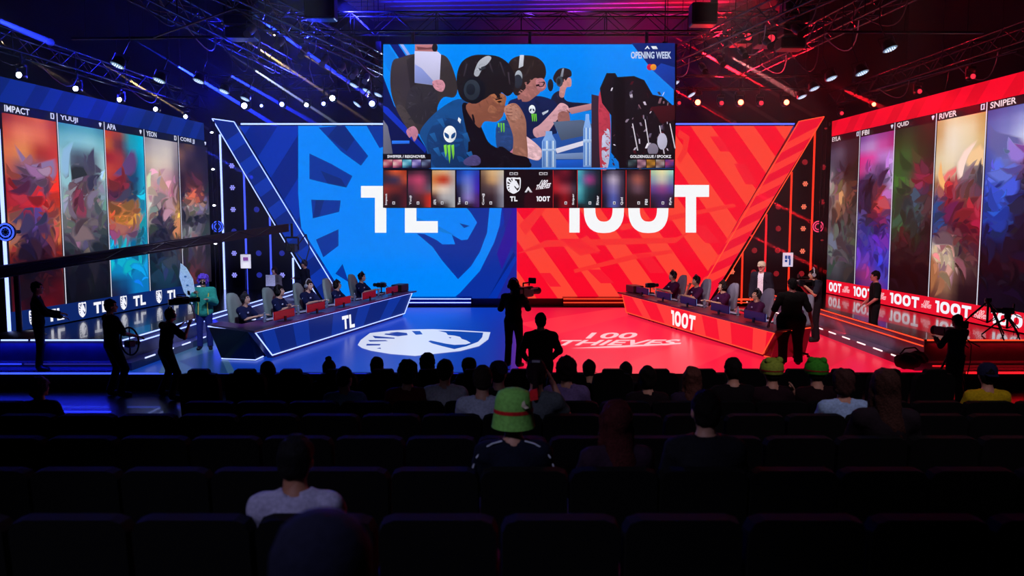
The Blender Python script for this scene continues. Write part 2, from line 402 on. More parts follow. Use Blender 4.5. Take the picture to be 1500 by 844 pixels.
# LED floor, blue half and red half, one art surface each
def led_floor(side):
    a = Art((0, 0, 0.0), (0, 0, 1), step=0.0012); a.k = 4
    back = 27.1; xc = 0.13
    if side < 0:
        V = [Vector((-8.0, SY0, 0)), Vector((xc, SY0, 0)), Vector((xc, back, 0)), Vector((-8.0, back, 0))]
        cols = [['0a2a8a', '0a40c8', '0b46d8', '0a38b0'], ['0a2c90', '0838b4', '0838b4', '0a2c98'], ['0c3c9c', '0a38a8', '0a34a8', '101c86']]  # back row brighter: reflection painted into the floor colour
    else:
        V = [Vector((xc, SY0, 0)), Vector((8.4, SY0, 0)), Vector((8.4, back, 0)), Vector((xc, back, 0))]
        cols = [['d80c38', 'e81440', 'e41038', 'c00828'], ['e8103c', 'fa2a4a', 'f0143c', 'e00a34'], ['e40a3c', 'f4163e', 'f81840', 'f60a38']]
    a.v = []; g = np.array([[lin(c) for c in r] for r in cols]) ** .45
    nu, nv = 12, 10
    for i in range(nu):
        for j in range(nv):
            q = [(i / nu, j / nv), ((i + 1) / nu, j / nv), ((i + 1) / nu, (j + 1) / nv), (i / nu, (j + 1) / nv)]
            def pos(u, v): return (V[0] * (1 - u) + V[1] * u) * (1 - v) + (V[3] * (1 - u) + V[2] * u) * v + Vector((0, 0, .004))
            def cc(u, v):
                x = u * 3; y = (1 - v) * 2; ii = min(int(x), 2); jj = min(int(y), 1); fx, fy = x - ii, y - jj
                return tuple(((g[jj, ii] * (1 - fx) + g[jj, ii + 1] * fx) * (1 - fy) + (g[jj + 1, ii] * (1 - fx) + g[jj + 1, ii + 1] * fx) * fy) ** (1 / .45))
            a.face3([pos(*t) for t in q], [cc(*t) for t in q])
    a.k = 6
    if side < 0:
        # spotlight pool painted into the blue floor's colour, with a darker wedge
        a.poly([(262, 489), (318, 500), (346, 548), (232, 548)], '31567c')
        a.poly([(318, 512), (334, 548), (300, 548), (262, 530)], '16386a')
        qd = [(546, 484.5), (717, 484.5), (716, 521.5), (522, 521.5)]
        F = lambda x, y: (500 + x / 4.167, 380 + y / 4.167)
        out = [F(*p) for p in [(100, 525), (118, 495), (175, 452), (300, 437), (430, 430), (560, 428), (740, 436), (910, 447), (897, 490), (840, 532), (725, 562), (580, 578), (450, 592), (300, 580), (180, 560), (125, 543)]]
        a.poly(out, 'dfe6f8')
        DK = '0a3498'
        for p in ([(430, 440), (480, 440), (497, 460), (455, 463)], [(340, 446), (400, 452), (405, 466), (360, 470), (290, 452)], [(270, 456), (300, 456), (370, 470), (345, 473), (262, 462)],
                  [(190, 470), (325, 482), (325, 488), (205, 485)], [(163, 497), (270, 497), (285, 503), (175, 506)], [(155, 520), (240, 521), (235, 530), (152, 531)], [(215, 548), (238, 543), (243, 552)]):
            a.poly([F(*q) for q in p], DK)
        a.poly([F(*q) for q in [(590, 440), (700, 443), (866, 452), (860, 480), (835, 508), (765, 535), (690, 553), (620, 536), (555, 518), (530, 505), (545, 500), (640, 520), (690, 527), (760, 524), (790, 515), (765, 500), (735, 490), (725, 478), (690, 470), (650, 466), (640, 452)]], DK)
        a.poly([F(*q) for q in [(655, 480), (672, 481), (665, 488)]], DK)
    else:
        F = lambda x, y: (760 + x / 4.412, 380 + y / 4.412)
        W = 'ffd2d8'
        for i, (x0, x1, y0, y1, c) in enumerate([(0, 8.4, 0, 0, 0)]): pass
        # broad tonal bands across the red floor
        for q in ([(760, 474), (900, 452), (960, 452), (810, 492)], [(870, 548), (1010, 500), (1080, 512), (1000, 548)], [(1220, 500), (1260, 515), (1200, 548), (1120, 548)]):
            a.poly(q, 'fb2c46' if q[0][0] != 1220 else 'ea0a34')
        a.text('100', [F(455, 476), F(775, 476), F(750, 514), F(430, 514)], W, 0.02, 0.1)
        a.text('THIEVES', [F(275, 525), F(1050, 521), F(1010, 557), F(245, 559)], W, 0.02, 0.2)
        a.poly([F(*q) for q in [(335, 578), (620, 563), (1050, 543), (1045, 550), (640, 573)]], W)
    o = a.build('floor_picture', M_floorpix); o['kind'] = 'structure'; return o
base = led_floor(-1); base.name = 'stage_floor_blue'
base = led_floor(1); base.name = 'stage_floor_red'
# lip and light strip of the stage front
struct('stage_fascia', MB().box((0, SY0 - .02, -.2), (29.8, .03, .36)), M_black)
st = MB(); st.box((-10.8, SY0 - .045, -.012), (8.4, .03, .03)); struct('stage_edge_strip_blue', st, glow('stage_edge_blue', (60, 90, 255), 1.6))
st = MB(); st.box((-3.2, SY0 - .045, -.012), (6.6, .03, .016)); struct('stage_edge_strip_dim', st, glow('stage_edge_dim', (25, 40, 190), 0.9))
st = MB()
for x0, x1 in ((9.0, 10.6), (10.75, 11.9), (12.0, 12.6), (12.7, 14.8)): st.box(((x0 + x1) / 2, SY0 - .045, -.0), (x1 - x0, .03, .04))
struct('stage_edge_strip_red', st, M_redled2)

# ---------------------------------------------------------------- side platforms
def side_platform(sg):
    xf, xb = (-7.93, -7.45) if sg < 0 else (8.38, 8.46); xo = sg * 15.0; yf, yb = 16.03, 28.4; z = .6
    led, led2 = (M_blueled, M_blueled2) if sg < 0 else (M_redled, M_redled2)
    pts = [(xf, yf), (xb, yb), (xo, yb), (xo, yf)]
    if sg > 0: pts = pts
    b = MB(); b.prism([(p[0], p[1], 0) for p in pts], (0, 0, 0.001), (0, 0, z - .03)); root = struct('side_platform_' + ('blue' if sg < 0 else 'red'), b, M_satin)
    t = MB(); t.prism([(p[0], p[1], 0) for p in pts], (0, 0, z - .03), (0, 0, z)); t.build('platform_top', M_deck, root)
    # low ledge along the inner side and along the front
    w = .30; lg = MB(); lg.prism([(xf - sg * w, yf - .25, 0), (xb - sg * w, yb, 0), (xb, yb, 0), (xf, yf, 0), (xo, yf, 0), (xo, yf - .25, 0)], (0, 0, .003), (0, 0, .16 if True else 0)); lg.build('low_ledge', M_satin, root)
    # strips: two on the inner riser
    d = Vector((xb - xf, yb - yf, 0)).normalized(); nrm = Vector((-d.y, d.x, 0)) * (1 if sg > 0 else -1)
    for zz, m in ((z - .02, led), (z - .14, led)):
        q = MB(); a = Vector((xf, yf, zz)) + nrm * .015; e = Vector((xb, yb, zz)) + nrm * .015
        q.prism([a, e, e + nrm * .012, a + nrm * .012], (0, 0, -.012), (0, 0, .012)); q.build('light_strip', m, root)
    for i in range(14):   # dashes of the floor-level marker row
        a = Vector((xf, yf, .18)) + nrm * (w + .01) + d * (.3 + i * .85); q = MB(); q.prism([a, a + d * .42, a + d * .42 + nrm * .02, a + nrm * .02], (0, 0, -.025), (0, 0, 0.0)); q.build('marker_light', glow('marker_' + ('b' if sg < 0 else 'r'), (190, 200, 255) if sg < 0 else (255, 215, 215), 1.6), root)
    # front strips, in bars with short gaps
    cuts = [-15, -11.2, -10.4, -9.8, -7.95] if sg < 0 else [8.4, 9.0, 10.9, 11.6, 12.4, 14.8]
    for k in range(len(cuts) - 1):
        q = MB(); a, e = cuts[k] + .03, cuts[k + 1] - .03; q.box(((a + e) / 2, yf - .012, z - .015), (e - a, .02, .028)); q.build('light_strip', led, root)
        q = MB(); q.box(((a + e) / 2, yf - .262, .14 if sg < 0 else .10), (e - a, .02, .02)); q.build('light_strip', led2 if k % 2 == 0 else glow('dim_' + str(sg), (40, 40, 160) if sg < 0 else (120, 10, 16), .8), root)
side_platform(-1); side_platform(1)
def strip_glow(c, e, width, color, power, rot):
    d = bpy.data.lights.new('strip_glow', 'AREA'); d.shape = 'RECTANGLE'; d.size = width; d.size_y = .03; d.energy = power; d.color = lin(color)
    o = bpy.data.objects.new('strip_glow', d); COL.objects.link(o); o.location = c; o.rotation_euler = rot
for z_, y_ in ((.56, 15.98), (.12, 15.72)):
    strip_glow((-11.4, y_, z_), None, 6.8, (16, 30, 255), 26, (-.5, 0, 0)); strip_glow((11.6, y_, z_), None, 6.2, (255, 14, 30), 14, (-.5, 0, 0))
strip_glow((-7.66, 20.5, .55), None, 8.6, (16, 30, 255), 26, (0, .5, PI / 2 - .04)); strip_glow((8.38 - .04, 20.5, .55), None, 8.6, (255, 20, 20), 22, (0, -.5, PI / 2))

# ---------------------------------------------------------------- back steps in front of the LED wall
def back_steps(x0, x1, led, nm):
    b = MB(); b.box(((x0 + x1) / 2, 27.75, .15), (x1 - x0, .6, .3)); r = struct('back_step_' + nm, b, mat('step_' + nm, (16, 34, 170) if nm == 'blue' else (150, 10, 26), .3))
    for z in (.27, .14):
        q = MB(); q.box(((x0 + x1) / 2, 27.44, z), (x1 - x0, .02, .028)); q.build('light_strip', led, r)
back_steps(-9.6, -1.42, M_blueled, 'blue'); back_steps(1.78, 9.6, M_redled, 'red')
struct('back_plinth_blue', MB().box((-.62, 27.92, .12), (1.56, .28, .24)), mat('plinth_blue', (20, 36, 150), .35))
struct('back_plinth_red', MB().box((.98, 27.92, .12), (1.56, .28, .24)), mat('plinth_red', (120, 10, 22), .35))

# ---------------------------------------------------------------- big LED wall
WALLY = 28.0; HP = 1167.0
def led_wall():
    root = thing('led_wall', 'huge two-colour LED wall behind both desks, blue half and red half with white letters', 'screen', (0, 28.2, .25))
    z0, z1 = PY(750, 437, WALLY).z, PY(750, 184.5, WALLY).z
    xl, xr = PY(325, 310, WALLY).x, PY(1190, 310, WALLY).x; xm = PY(757, 310, WALLY).x
    for (a, b) in ((xl, xm), (xm, xr)):
        MB().box(((a + b) / 2, 28.12, (z0 + z1) / 2), (b - a - .004, .22, z1 - z0)).build('housing', M_blackmetal, root, (0, 28.2, .25))
    # blue half
    a = Art((0, WALLY, 0), (0, -1, 0)); a.k = 3; L0, L1 = 325, 757; T, B = 184.5, 437
    tl = [PY(750, T, WALLY), PY(750, B, WALLY)]
    a.clip = (L0, T, L1, B)
    a.poly([(L0, T), (L1, T), (L1, B), (L0, B)], NV)
    a.k += 1; k0 = a.k
    for i in range(-6, 9):      # paler diagonal bands
        x = 325 + i * 78; a.k = k0; a.poly([(x + 160, T), (x + 198, T), (x + 38, B), (x, B)], NV2)
    a.k = k0 + 1
    a.poly([(702, 380), (757, 300), (757, 360), (715, 437), (668, 437)], '0a2f9e'); a.poly([(735, 290), (757, 290), (757, 437), (728, 437), (757, 380), (740, 340)], '1a2494')
    a.poly([(757, 290), (757, 345), (735, 395), (728, 372)], '28189a')
    # giant shield emblem
    a.poly([(437, 184), (437, 284), (439, 312), (442, 338), (453, 380), (466, 410), (480, 437), (664, 437), (674, 429), (703, 397), (724, 355), (732, 330), (735, 305), (736, 184)], AZ)
    MN = '07339a'
    for p in ([(537, 184), (562, 184), (562, 215), (556, 217)], [(467, 187), (505, 184), (520, 204), (539.5, 228.6), (528.8, 242.8), (500, 222)], [(453.5, 225), (485, 240), (516.4, 258), (507.5, 274.8), (480, 269), (453.5, 262.4)],
              [(456, 292.6), (499.3, 293.7), (497, 310.4), (458.5, 320)], [(463, 351), (496, 336), (496, 360), (473.8, 377)], [(502, 386.8), (511, 413.4), (491.5, 401)]):
        a.poly(p, MN)
    a.k += 1; k0 = a.k
    for p in ([(480, 200), (494, 184), (506, 186), (520, 204), (508, 222)], [(470, 250), (500, 262), (507, 274), (480, 269)], [(463, 293), (475, 293), (468, 317), (459, 319)]):
        a.k = k0; a.poly(p, '0a2878')
    a.k = k0 + 1
    a.poly([(600, 184), (717, 184), (717, 305), (713.6, 340.6), (703, 369), (690, 390), (671, 409), (648, 382), (634, 362), (610.6, 342), (622, 343), (640, 352), (648, 358), (655, 358), (667, 358), (662, 344), (676, 352), (685, 351), (699, 326), (690, 312), (680, 300), (650, 250)], '08309a')
    a.poly([(690, 362), (713, 325), (717, 305), (735, 300), (732, 330), (724, 355), (703, 397), (690, 412)], '0a86f2') if False else None
    a.poly([(673, 327), (688, 331), (680, 334)], '08309a'); a.poly([(610, 318), (640, 330), (667, 345), (640, 338), (612, 326)], '0a78e0')
    # letters
    WH = 'fbfdff'
    a.unit(letters('TL'), [(529, 272.5), (641.5, 272.5), (641.5, 341), (529, 341)], WH)
    a.build('blue_picture', M_pix, root, (0, 28.2, .25))
    # red half
    a = Art((0, WALLY, 0), (0, -1, 0)); a.k = 3; a.clip = (757, T, 1190, B)
    a.poly([(757, T), (1190, T), (1190, B), (757, B)], RD); k0 = a.k
    for i in range(-4, 8):
        x = 757 + i * 62 + 6; a.k = k0
        a.poly([(x, T), (x + 31, T), (x + 31 + 178, B), (x + 178, B)], OR)
    a.k = k0 + 1; k0 = a.k
    # crossing ghost strokes of the big brush-script emblem
    for p in ([(840, 395), (930, 372), (985, 366), (985, 371), (930, 380), (842, 400)], [(757, 372), (800, 352), (990, 348), (1010, 340), (990, 356), (800, 362)],
              [(905, 330), (1075, 298), (1078, 303), (910, 338)], [(995, 190), (1010, 200), (1006, 225), (996, 240), (992, 233), (1000, 218), (1001, 205), (992, 200)],
              [(760, 330), (790, 300), (800, 305), (770, 345)], [(830, 360), (860, 345), (880, 368), (850, 375)]):
        a.k = k0; a.poly(p, 'fa3230')
    for (x, y, w, h) in ((820, 350, 60, 22), (930, 372, 44, 28), (860, 395, 40, 20), (1010, 330, 46, 26), (1075, 240, 34, 30), (1040, 200, 30, 22), (790, 400, 32, 20)):
        a.k = k0; a.poly([(x, y), (x + w * .5, y), (x + w, y + h), (x + w * .5, y + h)], 'f81c30')
    a.k = k0 + 1
    a.unit(letters('100T'), [(823, 271), (1038.6, 271), (1038.6, 340.8), (823, 340.8)], WH)
    a.build('red_picture', M_pix, root, (0, 28.2, .25))
    for (x0, x1) in ((353, 560), (560, 757)): 
        p, q = PY(x0, 182, 27.86), PY(x1, 180.5, 27.86); b = MB(); b.box(((p.x + q.x) / 2, 27.86, z1 + .05), (q.x - p.x, .05, .05)); b.build('top_light_bar', M_blueled, root, (0, 28.2, .25))
    p, q = PY(757, 182, 27.86), PY(1168, 180.5, 27.86); b = MB(); b.box(((p.x + q.x) / 2, 27.86, z1 + .05), (q.x - p.x, .05, .05)); b.build('top_light_bar', glow('top_bar_blue', (70, 90, 255), 2.2), root, (0, 28.2, .25))
led_wall()

# ---------------------------------------------------------------- leaning V pillars
def leaning_pillar(sg):
    Y = 27.05
    if sg < 0: px = [(311, 174), (343, 178.5), (508, 444), (474, 444)]
    else: px = [(1207, 171), (1170, 178), (1011, 444), (1039.5, 444)]
    w = [PY(x, y, Y) for x, y in px]
    for p in w[2:]: p.z = .02
    o = (w[3] + w[2]) / 2; o.z = 0
    root = thing('leaning_pillar', ('blue' if sg < 0 else 'red') + ' leaning pillar with glowing edges slanting up beside the ' + ('blue' if sg < 0 else 'red') + ' half of the LED wall', 'pillar', o)
    b = MB(); b.prism(w, (0, .02, 0), (0, .32, 0)); b.build('pillar_body', M_blackmetal, root, o)
    a = Art((0, Y, 0), (0, -1, 0)); a.k = 2
    P = px[:]; P[2] = (P[2][0], 440); P[3] = (P[3][0], 440)
    a.poly(P, '08247c' if sg < 0 else 'f01030')
    k0 = a.k
    for i in range(1, 8):
        t0, t1 = (i - .3) / 8, (i + .18) / 8
        f = lambda t, k, dt: (P[k][0] + (P[3 - k if k == 0 else 2][0] - P[k][0]) * (t + dt), P[k][1] + (P[3 if k == 0 else 2][1] - P[k][1]) * (t + dt))
        a.k = k0; dt = -.035 if sg < 0 else .035
        a.poly([f(t0, 0, -dt), f(t0, 1, dt), f(t1, 1, dt), f(t1, 0, -dt)], '0a34a8' if sg < 0 else 'ff3a34')
    a.build('pillar_picture', M_pix, root, o)
    m = M_blueled if sg < 0 else M_redled
    for i, (k, j) in enumerate(((0, 1), (0, 3), (1, 2))):
        b = MB(); b.tube(w[k] + Vector((0, -.02, 0)), w[j] + Vector((0, -.02, 0)), .017, 5); b.build('edge_light', m, root, o)
    return root
leaning_pillar(-1); leaning_pillar(1)

# ---------------------------------------------------------------- dark flank walls with vertical light lines and small round lamps
M_lampring_b = glow('lamp_ring_blue', (150, 150, 255), 1.2); M_lampdim_b = glow('lamp_dim_blue', (50, 60, 200), .5)
M_lampring_r = glow('lamp_ring_red', (255, 120, 90), 1.2); M_lampdim_r = glow('lamp_dim_red', (170, 30, 40), .6)
def flank(sg):
    Y = 27.45; cn = 'blue' if sg < 0 else 'red'
    xa, xb = (PY(306, 300, Y).x, PY(505, 300, Y).x) if sg < 0 else (PY(1015, 300, Y).x, PY(1214, 300, Y).x)
    # the wall is a triangle under the leaning pillar
    if sg < 0: pts = [(306, 440), (306, 172), (316, 176), (482, 440)]
    else: pts = [(1214, 440), (1214, 172), (1203, 176), (1037, 440)]
    w = [PY(x, y, Y) for x, y in pts]
    for p in (w[0], w[3]): p.z = .02
    b = MB(); b.prism(w, (0, 0, 0), (0, .12, 0)); root = struct('flank_wall_' + cn, b, mat('flank_' + cn, (10, 12, 40) if sg < 0 else (30, 8, 12), .35))
    strips = ((322, 197, 437), (357, 252, 437), (395, 318, 437), (429, 378, 437)) if sg < 0 else ((1194, 192, 437), (1160, 252, 437), (1123, 314, 437), (1088, 368, 437))
    for (x, ya, yb) in strips:
        p = PY(x, ya, Y - .04); q = PY(x, yb, Y - .04); t = MB(); t.box((p.x, Y - .03, (p.z + .1) / 2), (.05, .05, p.z - .1)); t.build('light_strip', (M_blueled if x < 330 or x == 429 else glow('strip_b', (70, 90, 255), 1.3)) if sg < 0 else (M_redled2 if x in (1123,) else glow('strip_r', (255, 50, 28), 1.2)), root)
    p, q = (PY(333, 437, Y - .05), PY(470, 437, Y - .05)) if sg < 0 else (PY(1040, 437, Y - .05), PY(1190, 437, Y - .05))
    t = MB(); t.box(((p.x + q.x) / 2, Y - .04, .25), (q.x - p.x, .05, .05)); t.build('light_strip', M_blueled if sg < 0 else M_redled, root)
    lamps = [(340, 243, 1), (341, 275, 1), (342, 307, 1), (343, 339, 0), (343.5, 371, 1), (344, 403, 1), (376, 307, 0), (377, 339, 0), (379, 371, 0), (380, 403, 0), (412, 339, 0), (413, 371, 0), (414, 403, 1)] if sg < 0 else \
            [(1179, 237.5, 0), (1179, 269.5, 1), (1177, 303, 1), (1176, 335, 1), (1175, 368, 1), (1174, 401, 0), (1140, 303, 0), (1140, 335, 0), (1139, 367, 0), (1137, 401, 0), (1105, 367, 0), (1104, 399, 0), (1072, 398, 1), (1206, 245, 0), (1204, 296, 0)]
    for (x, y, k) in lamps:
        p = PY(x, y, Y - .04); t = MB()
        if k:
            t.lathe([(.10, 0), (.12, -.03), (.10, -.05)], 10, (p.x, Y - .02, p.z), 'Y')
            l = t.build('round_lamp', M_blackmetal, root)
            q = MB()
            for i in range(6): q.box((p.x + .065 * math.cos(i * PI / 3), Y - .078, p.z + .065 * math.sin(i * PI / 3)), (.045, .012, .045))
            q.box((p.x, Y - .078, p.z), (.05, .012, .05)); q.build('lamp_face', M_lampring_b if sg < 0 else M_lampring_r, l)
        else:
            t.lathe([(.09, 0), (.10, -.03), (.07, -.05)], 8, (p.x, Y - .02, p.z), 'Y'); t.build('round_lamp', M_lampdim_b if sg < 0 else M_lampdim_r, root)
flank(-1); flank(1)
# ---------------------------------------------------------------- side screens
BL = [  # soft abstract colour fields, top row first
 dict(g=[['8c2a20', 'c04a2c', 'd4603a', 'a83420'], ['c85030', 'e88050', 'e07040', 'c04020'], ['d87040', 'e08848', 'a83018', 'c83828'], ['c86040', '6a4a6c', '7c6080', 'd04828'], ['a01c20', '4c3450', '604868', 'd82818'],
         ['982028', 'b02038', 'd02418', 'b83820'], ['c06840', '383058', '4c3a68', 'c87850'], ['d07848', '281c40', '382448', 'a04020'], ['701c18', '100a14', '280c18', '701c10'], ['300c10', '080810', '180810', '300c10'], ['400a14', '100812', '3c0a12', '500c14'], ['500e18', '1c0810', '600c14', '400c12']],
      s=[('e05828', [(.55, .30), (.86, .20), (.80, .38), (.64, .42)]), ('c41c30', [(.78, .55), (1, .40), (1, .62), (.90, .66)]), ('7a1a20', [(0, .50), (.30, .55), (.36, .68), (.12, .66)]), ('e84a20', [(.20, .55), (.5, .60), (.95, .50), (.8, .60), (.5, .65)])]),
 dict(g=[['3888a0', '4c98b0', '50a0b4', '3c8098'], ['70b0c0', '80bccc', '8cc4d0', '70b0bc'], ['98c8d4', '485060', '505868', 'a0ccd4'], ['90bccc', '3a3440', '484450', 'a0c8d0'], ['88a8b4', '602838', '706068', '88a4ac'],
         ['80a0ac', '702c38', '606068', '607078'], ['706c74', '504850', '605058', '404450'], ['3c4048', '807078', '4c4850', '20242c'], ['20242c', '34343c', '2c2c34', '181a20'], ['0c1018', '14181c', '181820', '0c0e14'], ['080c12', '100c14', '14141c', '0a0c14'], ['080a10', '0c0c12', '0c0e14', '080a10']],
      s=[('c8243a', [(.22, .42), (.5, .36), (.42, .52), (.28, .56)]), ('2c2c38', [(.05, .30), (.5, .18), (.72, .28), (.60, .36), (.2, .42)]), ('b84c58', [(.34, .66), (.7, .62), (.66, .66), (.4, .70)])]),
 dict(g=[['c83c10', 'a04028', '1898b0', '00b0d4'], ['d06820', '602838', '2098b4', '00b4d8'], ['981c20', 'a83430', '144c70', '00a8d0'], ['c04830', 'b03428', '183c60', '08a0cc'], ['b03a30', '8c2020', '203858', '10a4cc'],
         ['402038', '3c2438', '284c68', '10a8cc'], ['a85028', 'c07038', 'a06038', '08a8cc'], ['c06028', 'd88038', 'c07030', '0ca8cc'], ['702868', 'a85040', '60586c', '00a0cc'], ['08a0cc', '108cb8', '3c5870', '10a0c8'], ['0498c8', '0890c4', '0a94c4', '0a90c0'], ['0a80b8', '0888c4', '0a84c0', '0a78b4'], ['183050', '104c80', '0a78c0', '0a78b8'], ['201c38', '102c60', '0878c0', '0870b8']],
      s=[('ec8020', [(.05, .02), (.3, .05), (.2, .16), (.02, .14)]), ('d85c3c', [(.05, .22), (.55, .20), (.62, .30), (.1, .32)]), ('4c5870', [(.3, .73), (.7, .70), (.95, .74), (.6, .80)])]),
 dict(g=[['8c8088', 'b0a8ac', 'b8b0b4', '988c94'], ['a89ca0', 'c4b8b4', 'd0c4bc', '8c8088'], ['c0a898', 'd8c8b8', 'd8c4b8', '706878'], ['a09088', 'd8b8b0', 'c89ca4', '685060'], ['d0b098', 'c8909c', 'd08c94', '584458'],
         ['e0d0c0', 'b08088', 'b88088', '806050'], ['c8b8a8', '383040', 'a88084', 'c89048'], ['b0a498', '282434', '504450', 'd09c50'], ['403840', '202030', '38303c', 'b07840'], ['181c28', '1c2030', '282430', '603c34'], ['141824', '182030', '242430', '34303c'], ['142030', '203c50', '283c50', '2c2c3c'], ['10283c', '183850', '1c3c54', '182c40'], ['101c30', '142c44', '103048', '101c30']],
      s=[('f0e4d8', [(.1, .18), (.4, .10), (.75, .16), (.5, .22), (.2, .34)]), ('c03858', [(.52, .50), (.66, .49), (.6, .53)]), ('f0b868', [(.72, .55), (.98, .50), (.9, .72), (.7, .74)])]),
 dict(g=[['302430', '604438', '201820', '181420'], ['805848', '403038', '201820', '201828'], ['584048', '281c28', '302430', '1c1828'], ['302028', '402830', '382028', '201828'], ['301820', '703830', '582830', '202030'],
         ['302030', 'c06040', '703c38', '302c40'], ['584c54', '9c8c90', '807478', '504c58'], ['302c38', '202028', '1c1c24', '242430'], ['686068', '888084', '605860', '44404c'], ['504850', '706870', '504850', '302c38'], ['202028', '34343c', '302c38', '201c28'], ['301c28', '503038', '402838', '201c28'], ['402028', '683038', '402430', '241c28'], ['301820', '502028', '301c28', '1c1824']],
      s=[('e07c50', [(.40, .34), (.60, .32), (.62, .42), (.42, .43)]), ('b0a4a4', [(.15, .48), (.8, .46), (.82, .52), (.15, .54)])])]
RL = [
 dict(g=[['281c28', '382838', '281c24', '201820'], ['484058', '584c60', '302430', '2c1c20'], ['504c5c', '40384c', '302028', '2c1c1c'], ['807c84', '3c2c30', '30201c', '281c1c'], ['908088', '68443c', '5c382c', '2c2020'],
         ['706468', 'b08468', '6c4434', '302424'], ['6c6060', '784c3c', '503834', '342c2c'], ['484048', '302828', '383030', '343030'], ['6c6868', '58545c', '484448', '383438'], ['545458', '585860', '404048', '303034'], ['504c54', '4c4c54', '38383c', '2c2c30'], ['383840', '484850', '302c34', '242428'], ['302c34', '343038', '242428', '1c1c20']],
      s=[('d8a080', [(.50, .37), (.74, .36), (.70, .50), (.52, .52)]), ('b4b4b8', [(.12, .40), (.3, .30), (.26, .50), (.14, .56)])]),
 dict(g=[['683c88', '9050a0', '983c88', 'a02870'], ['a070b8', 'b88cc8', 'c850a0', 'b02c74'], ['d82c84', 'e0409c', 'b878c8', 'c08cd0'], ['c83880', '905c9c', '583868', 'b08cd0'], ['3c2858', '181828', '483058', 'c0a0dc'],
         ['281c40', '101420', '9c2c40', 'b080c0'], ['302048', '201428', 'e04038', '804068'], ['5050a0', '181420', '701c40', '4c3070'], ['3c3488', '283080', '20184c', '402c78'], ['2c2068', '3028a0', '5028a0', '6024a0'], ['302070', '3c2cb0', '4434b8', '3c34b4'], ['5838a8', '6c2c98', '3430b0', '3430b0'], ['6c2868', '903070', '4c3ca8', '3c38a8'], ['38186c', '702c78', '7c3080', '40289c']],
      s=[('ff2c80', ell(.32, .16, .24, .07, 14)), ('2c1c44', [(.05, .26), (.45, .40), (.5, .66), (.2, .50)]), ('f86850', [(.42, .62), (.95, .52), (.9, .58), (.48, .68)]), ('ecdcf4', [(.62, .44), (.95, .48), (.64, .52)])]),
 dict(g=[['1c2418', '283020', '30241c', '301c18'], ['283818', '344024', '38281c', '3c201c'], ['305020', '38582c', '38301c', '34201c'], ['2c5824', '34502c', '582030', '40201c'], ['2c5c28', '385030', '982040', '581828'],
         ['204820', '302c28', '283048', '401820'], ['345034', '283038', '3c5058', '481c20'], ['30502c', '283c28', '202028', '301418'], ['182c20', '501018', '182018', '281014'], ['200c14', '180c10', '201014', '1c0c10'], ['1c0810', '1c0a10', '200a12', '1c0a10'], ['1a0810', '1c080e', '1c0810', '1a080e'], ['18080e', '1a080e', '18080e', '16080c']],
      s=[('b81c48', ell(.62, .30, .24, .10, 16, 0.2)), ('f4d0dc', ell(.72, .26, .10, .045, 12, 0.5)), ('48805c', [(.1, .56), (.3, .52), (.34, .62), (.14, .66)])]),
 dict(g=[['c89864', 'e8d0a8', 'e0c090', 'c09050'], ['c8945c', 'f0e0c8', 'ecd8b4', 'cc9c5c'], ['d8b080', 'f0e0cc', 'e8d4b0', 'd8b070'], ['e0c8a0', 'f0dcc0', 'dcc8b0', 'c0a080'], ['e0c49c', 'e8d0a8', '908088', '605860'],
         ['986848', 'a83038', '605060', '402c38'], ['384470', '981c34', '804038', '703038'], ['1c4c98', '5c1c38', '902030', 'a81c34'], ['183c80', '401c38', '701828', 'a01830'], ['483050', '6c4c50', '401820', '8c1830'], ['c8bcb4', 'a08078', '402830', '481824'], ['c87050', 'd0b8a8', '684848', '381c28'], ['985038', 'a87860', '482c30', '301820'], ['704030', '906850', '201018', '241018'], ['602c28', '643c38', '180c14', '1c0c14']],
      s=[('8c5c3c', [(.30, .34), (.60, .20), (.97, .03), (1, .05), (.62, .24), (.33, .37)]), ('d0283c', [(.12, .44), (.42, .38), (.60, .42), (.4, .50), (.2, .48)]), ('686470', [(.60, .34), (.80, .28), (1, .32), (.9, .36), (.62, .38)]), ('5c88c8', [(.05, .54), (.3, .50), (.42, .56), (.3, .66), (.05, .66)])]),
 dict(g=[['3c4898', '4858a8', '5868b8', '4c58a8'], ['5060b0', '6878c0', '98a4dc', '6470bc'], ['4858ac', '8088cc', 'c4ccec', '7c80c8'], ['3c50a8', '6878c4', '8c60a0', '6c70bc'], ['3848a0', '5868b8', '684878', '9098cc'],
         ['2440a0', '3858b8', '181838', '302848'], ['1c38a0', '2c50c0', '14102c', '18142c'], ['1834a0', '1c40b8', '100c20', '0c0c1c'], ['101c60', '142c80', '180c18', '0c1438'], ['080c28', '0c1030', '100814', '0c1440'], ['1c0812', '200812', '200814', '180818'], ['080814', '0c0814', '0e0814', '0a0814'], ['06061a', '08081a', '080614', '060614'], ['06061a', '060818', '060814', '060612']],
      s=[('c02848', [(.42, .34), (.56, .24), (.66, .30), (.5, .38)]), ('2450c8', ell(.24, .46, .20, .07, 16, -0.3)), ('88a8f0', ell(.22, .45, .08, .028, 12, -0.3)), ('b8b0cc', [(.48, .40), (1, .34), (1, .36), (.5, .43)])])]

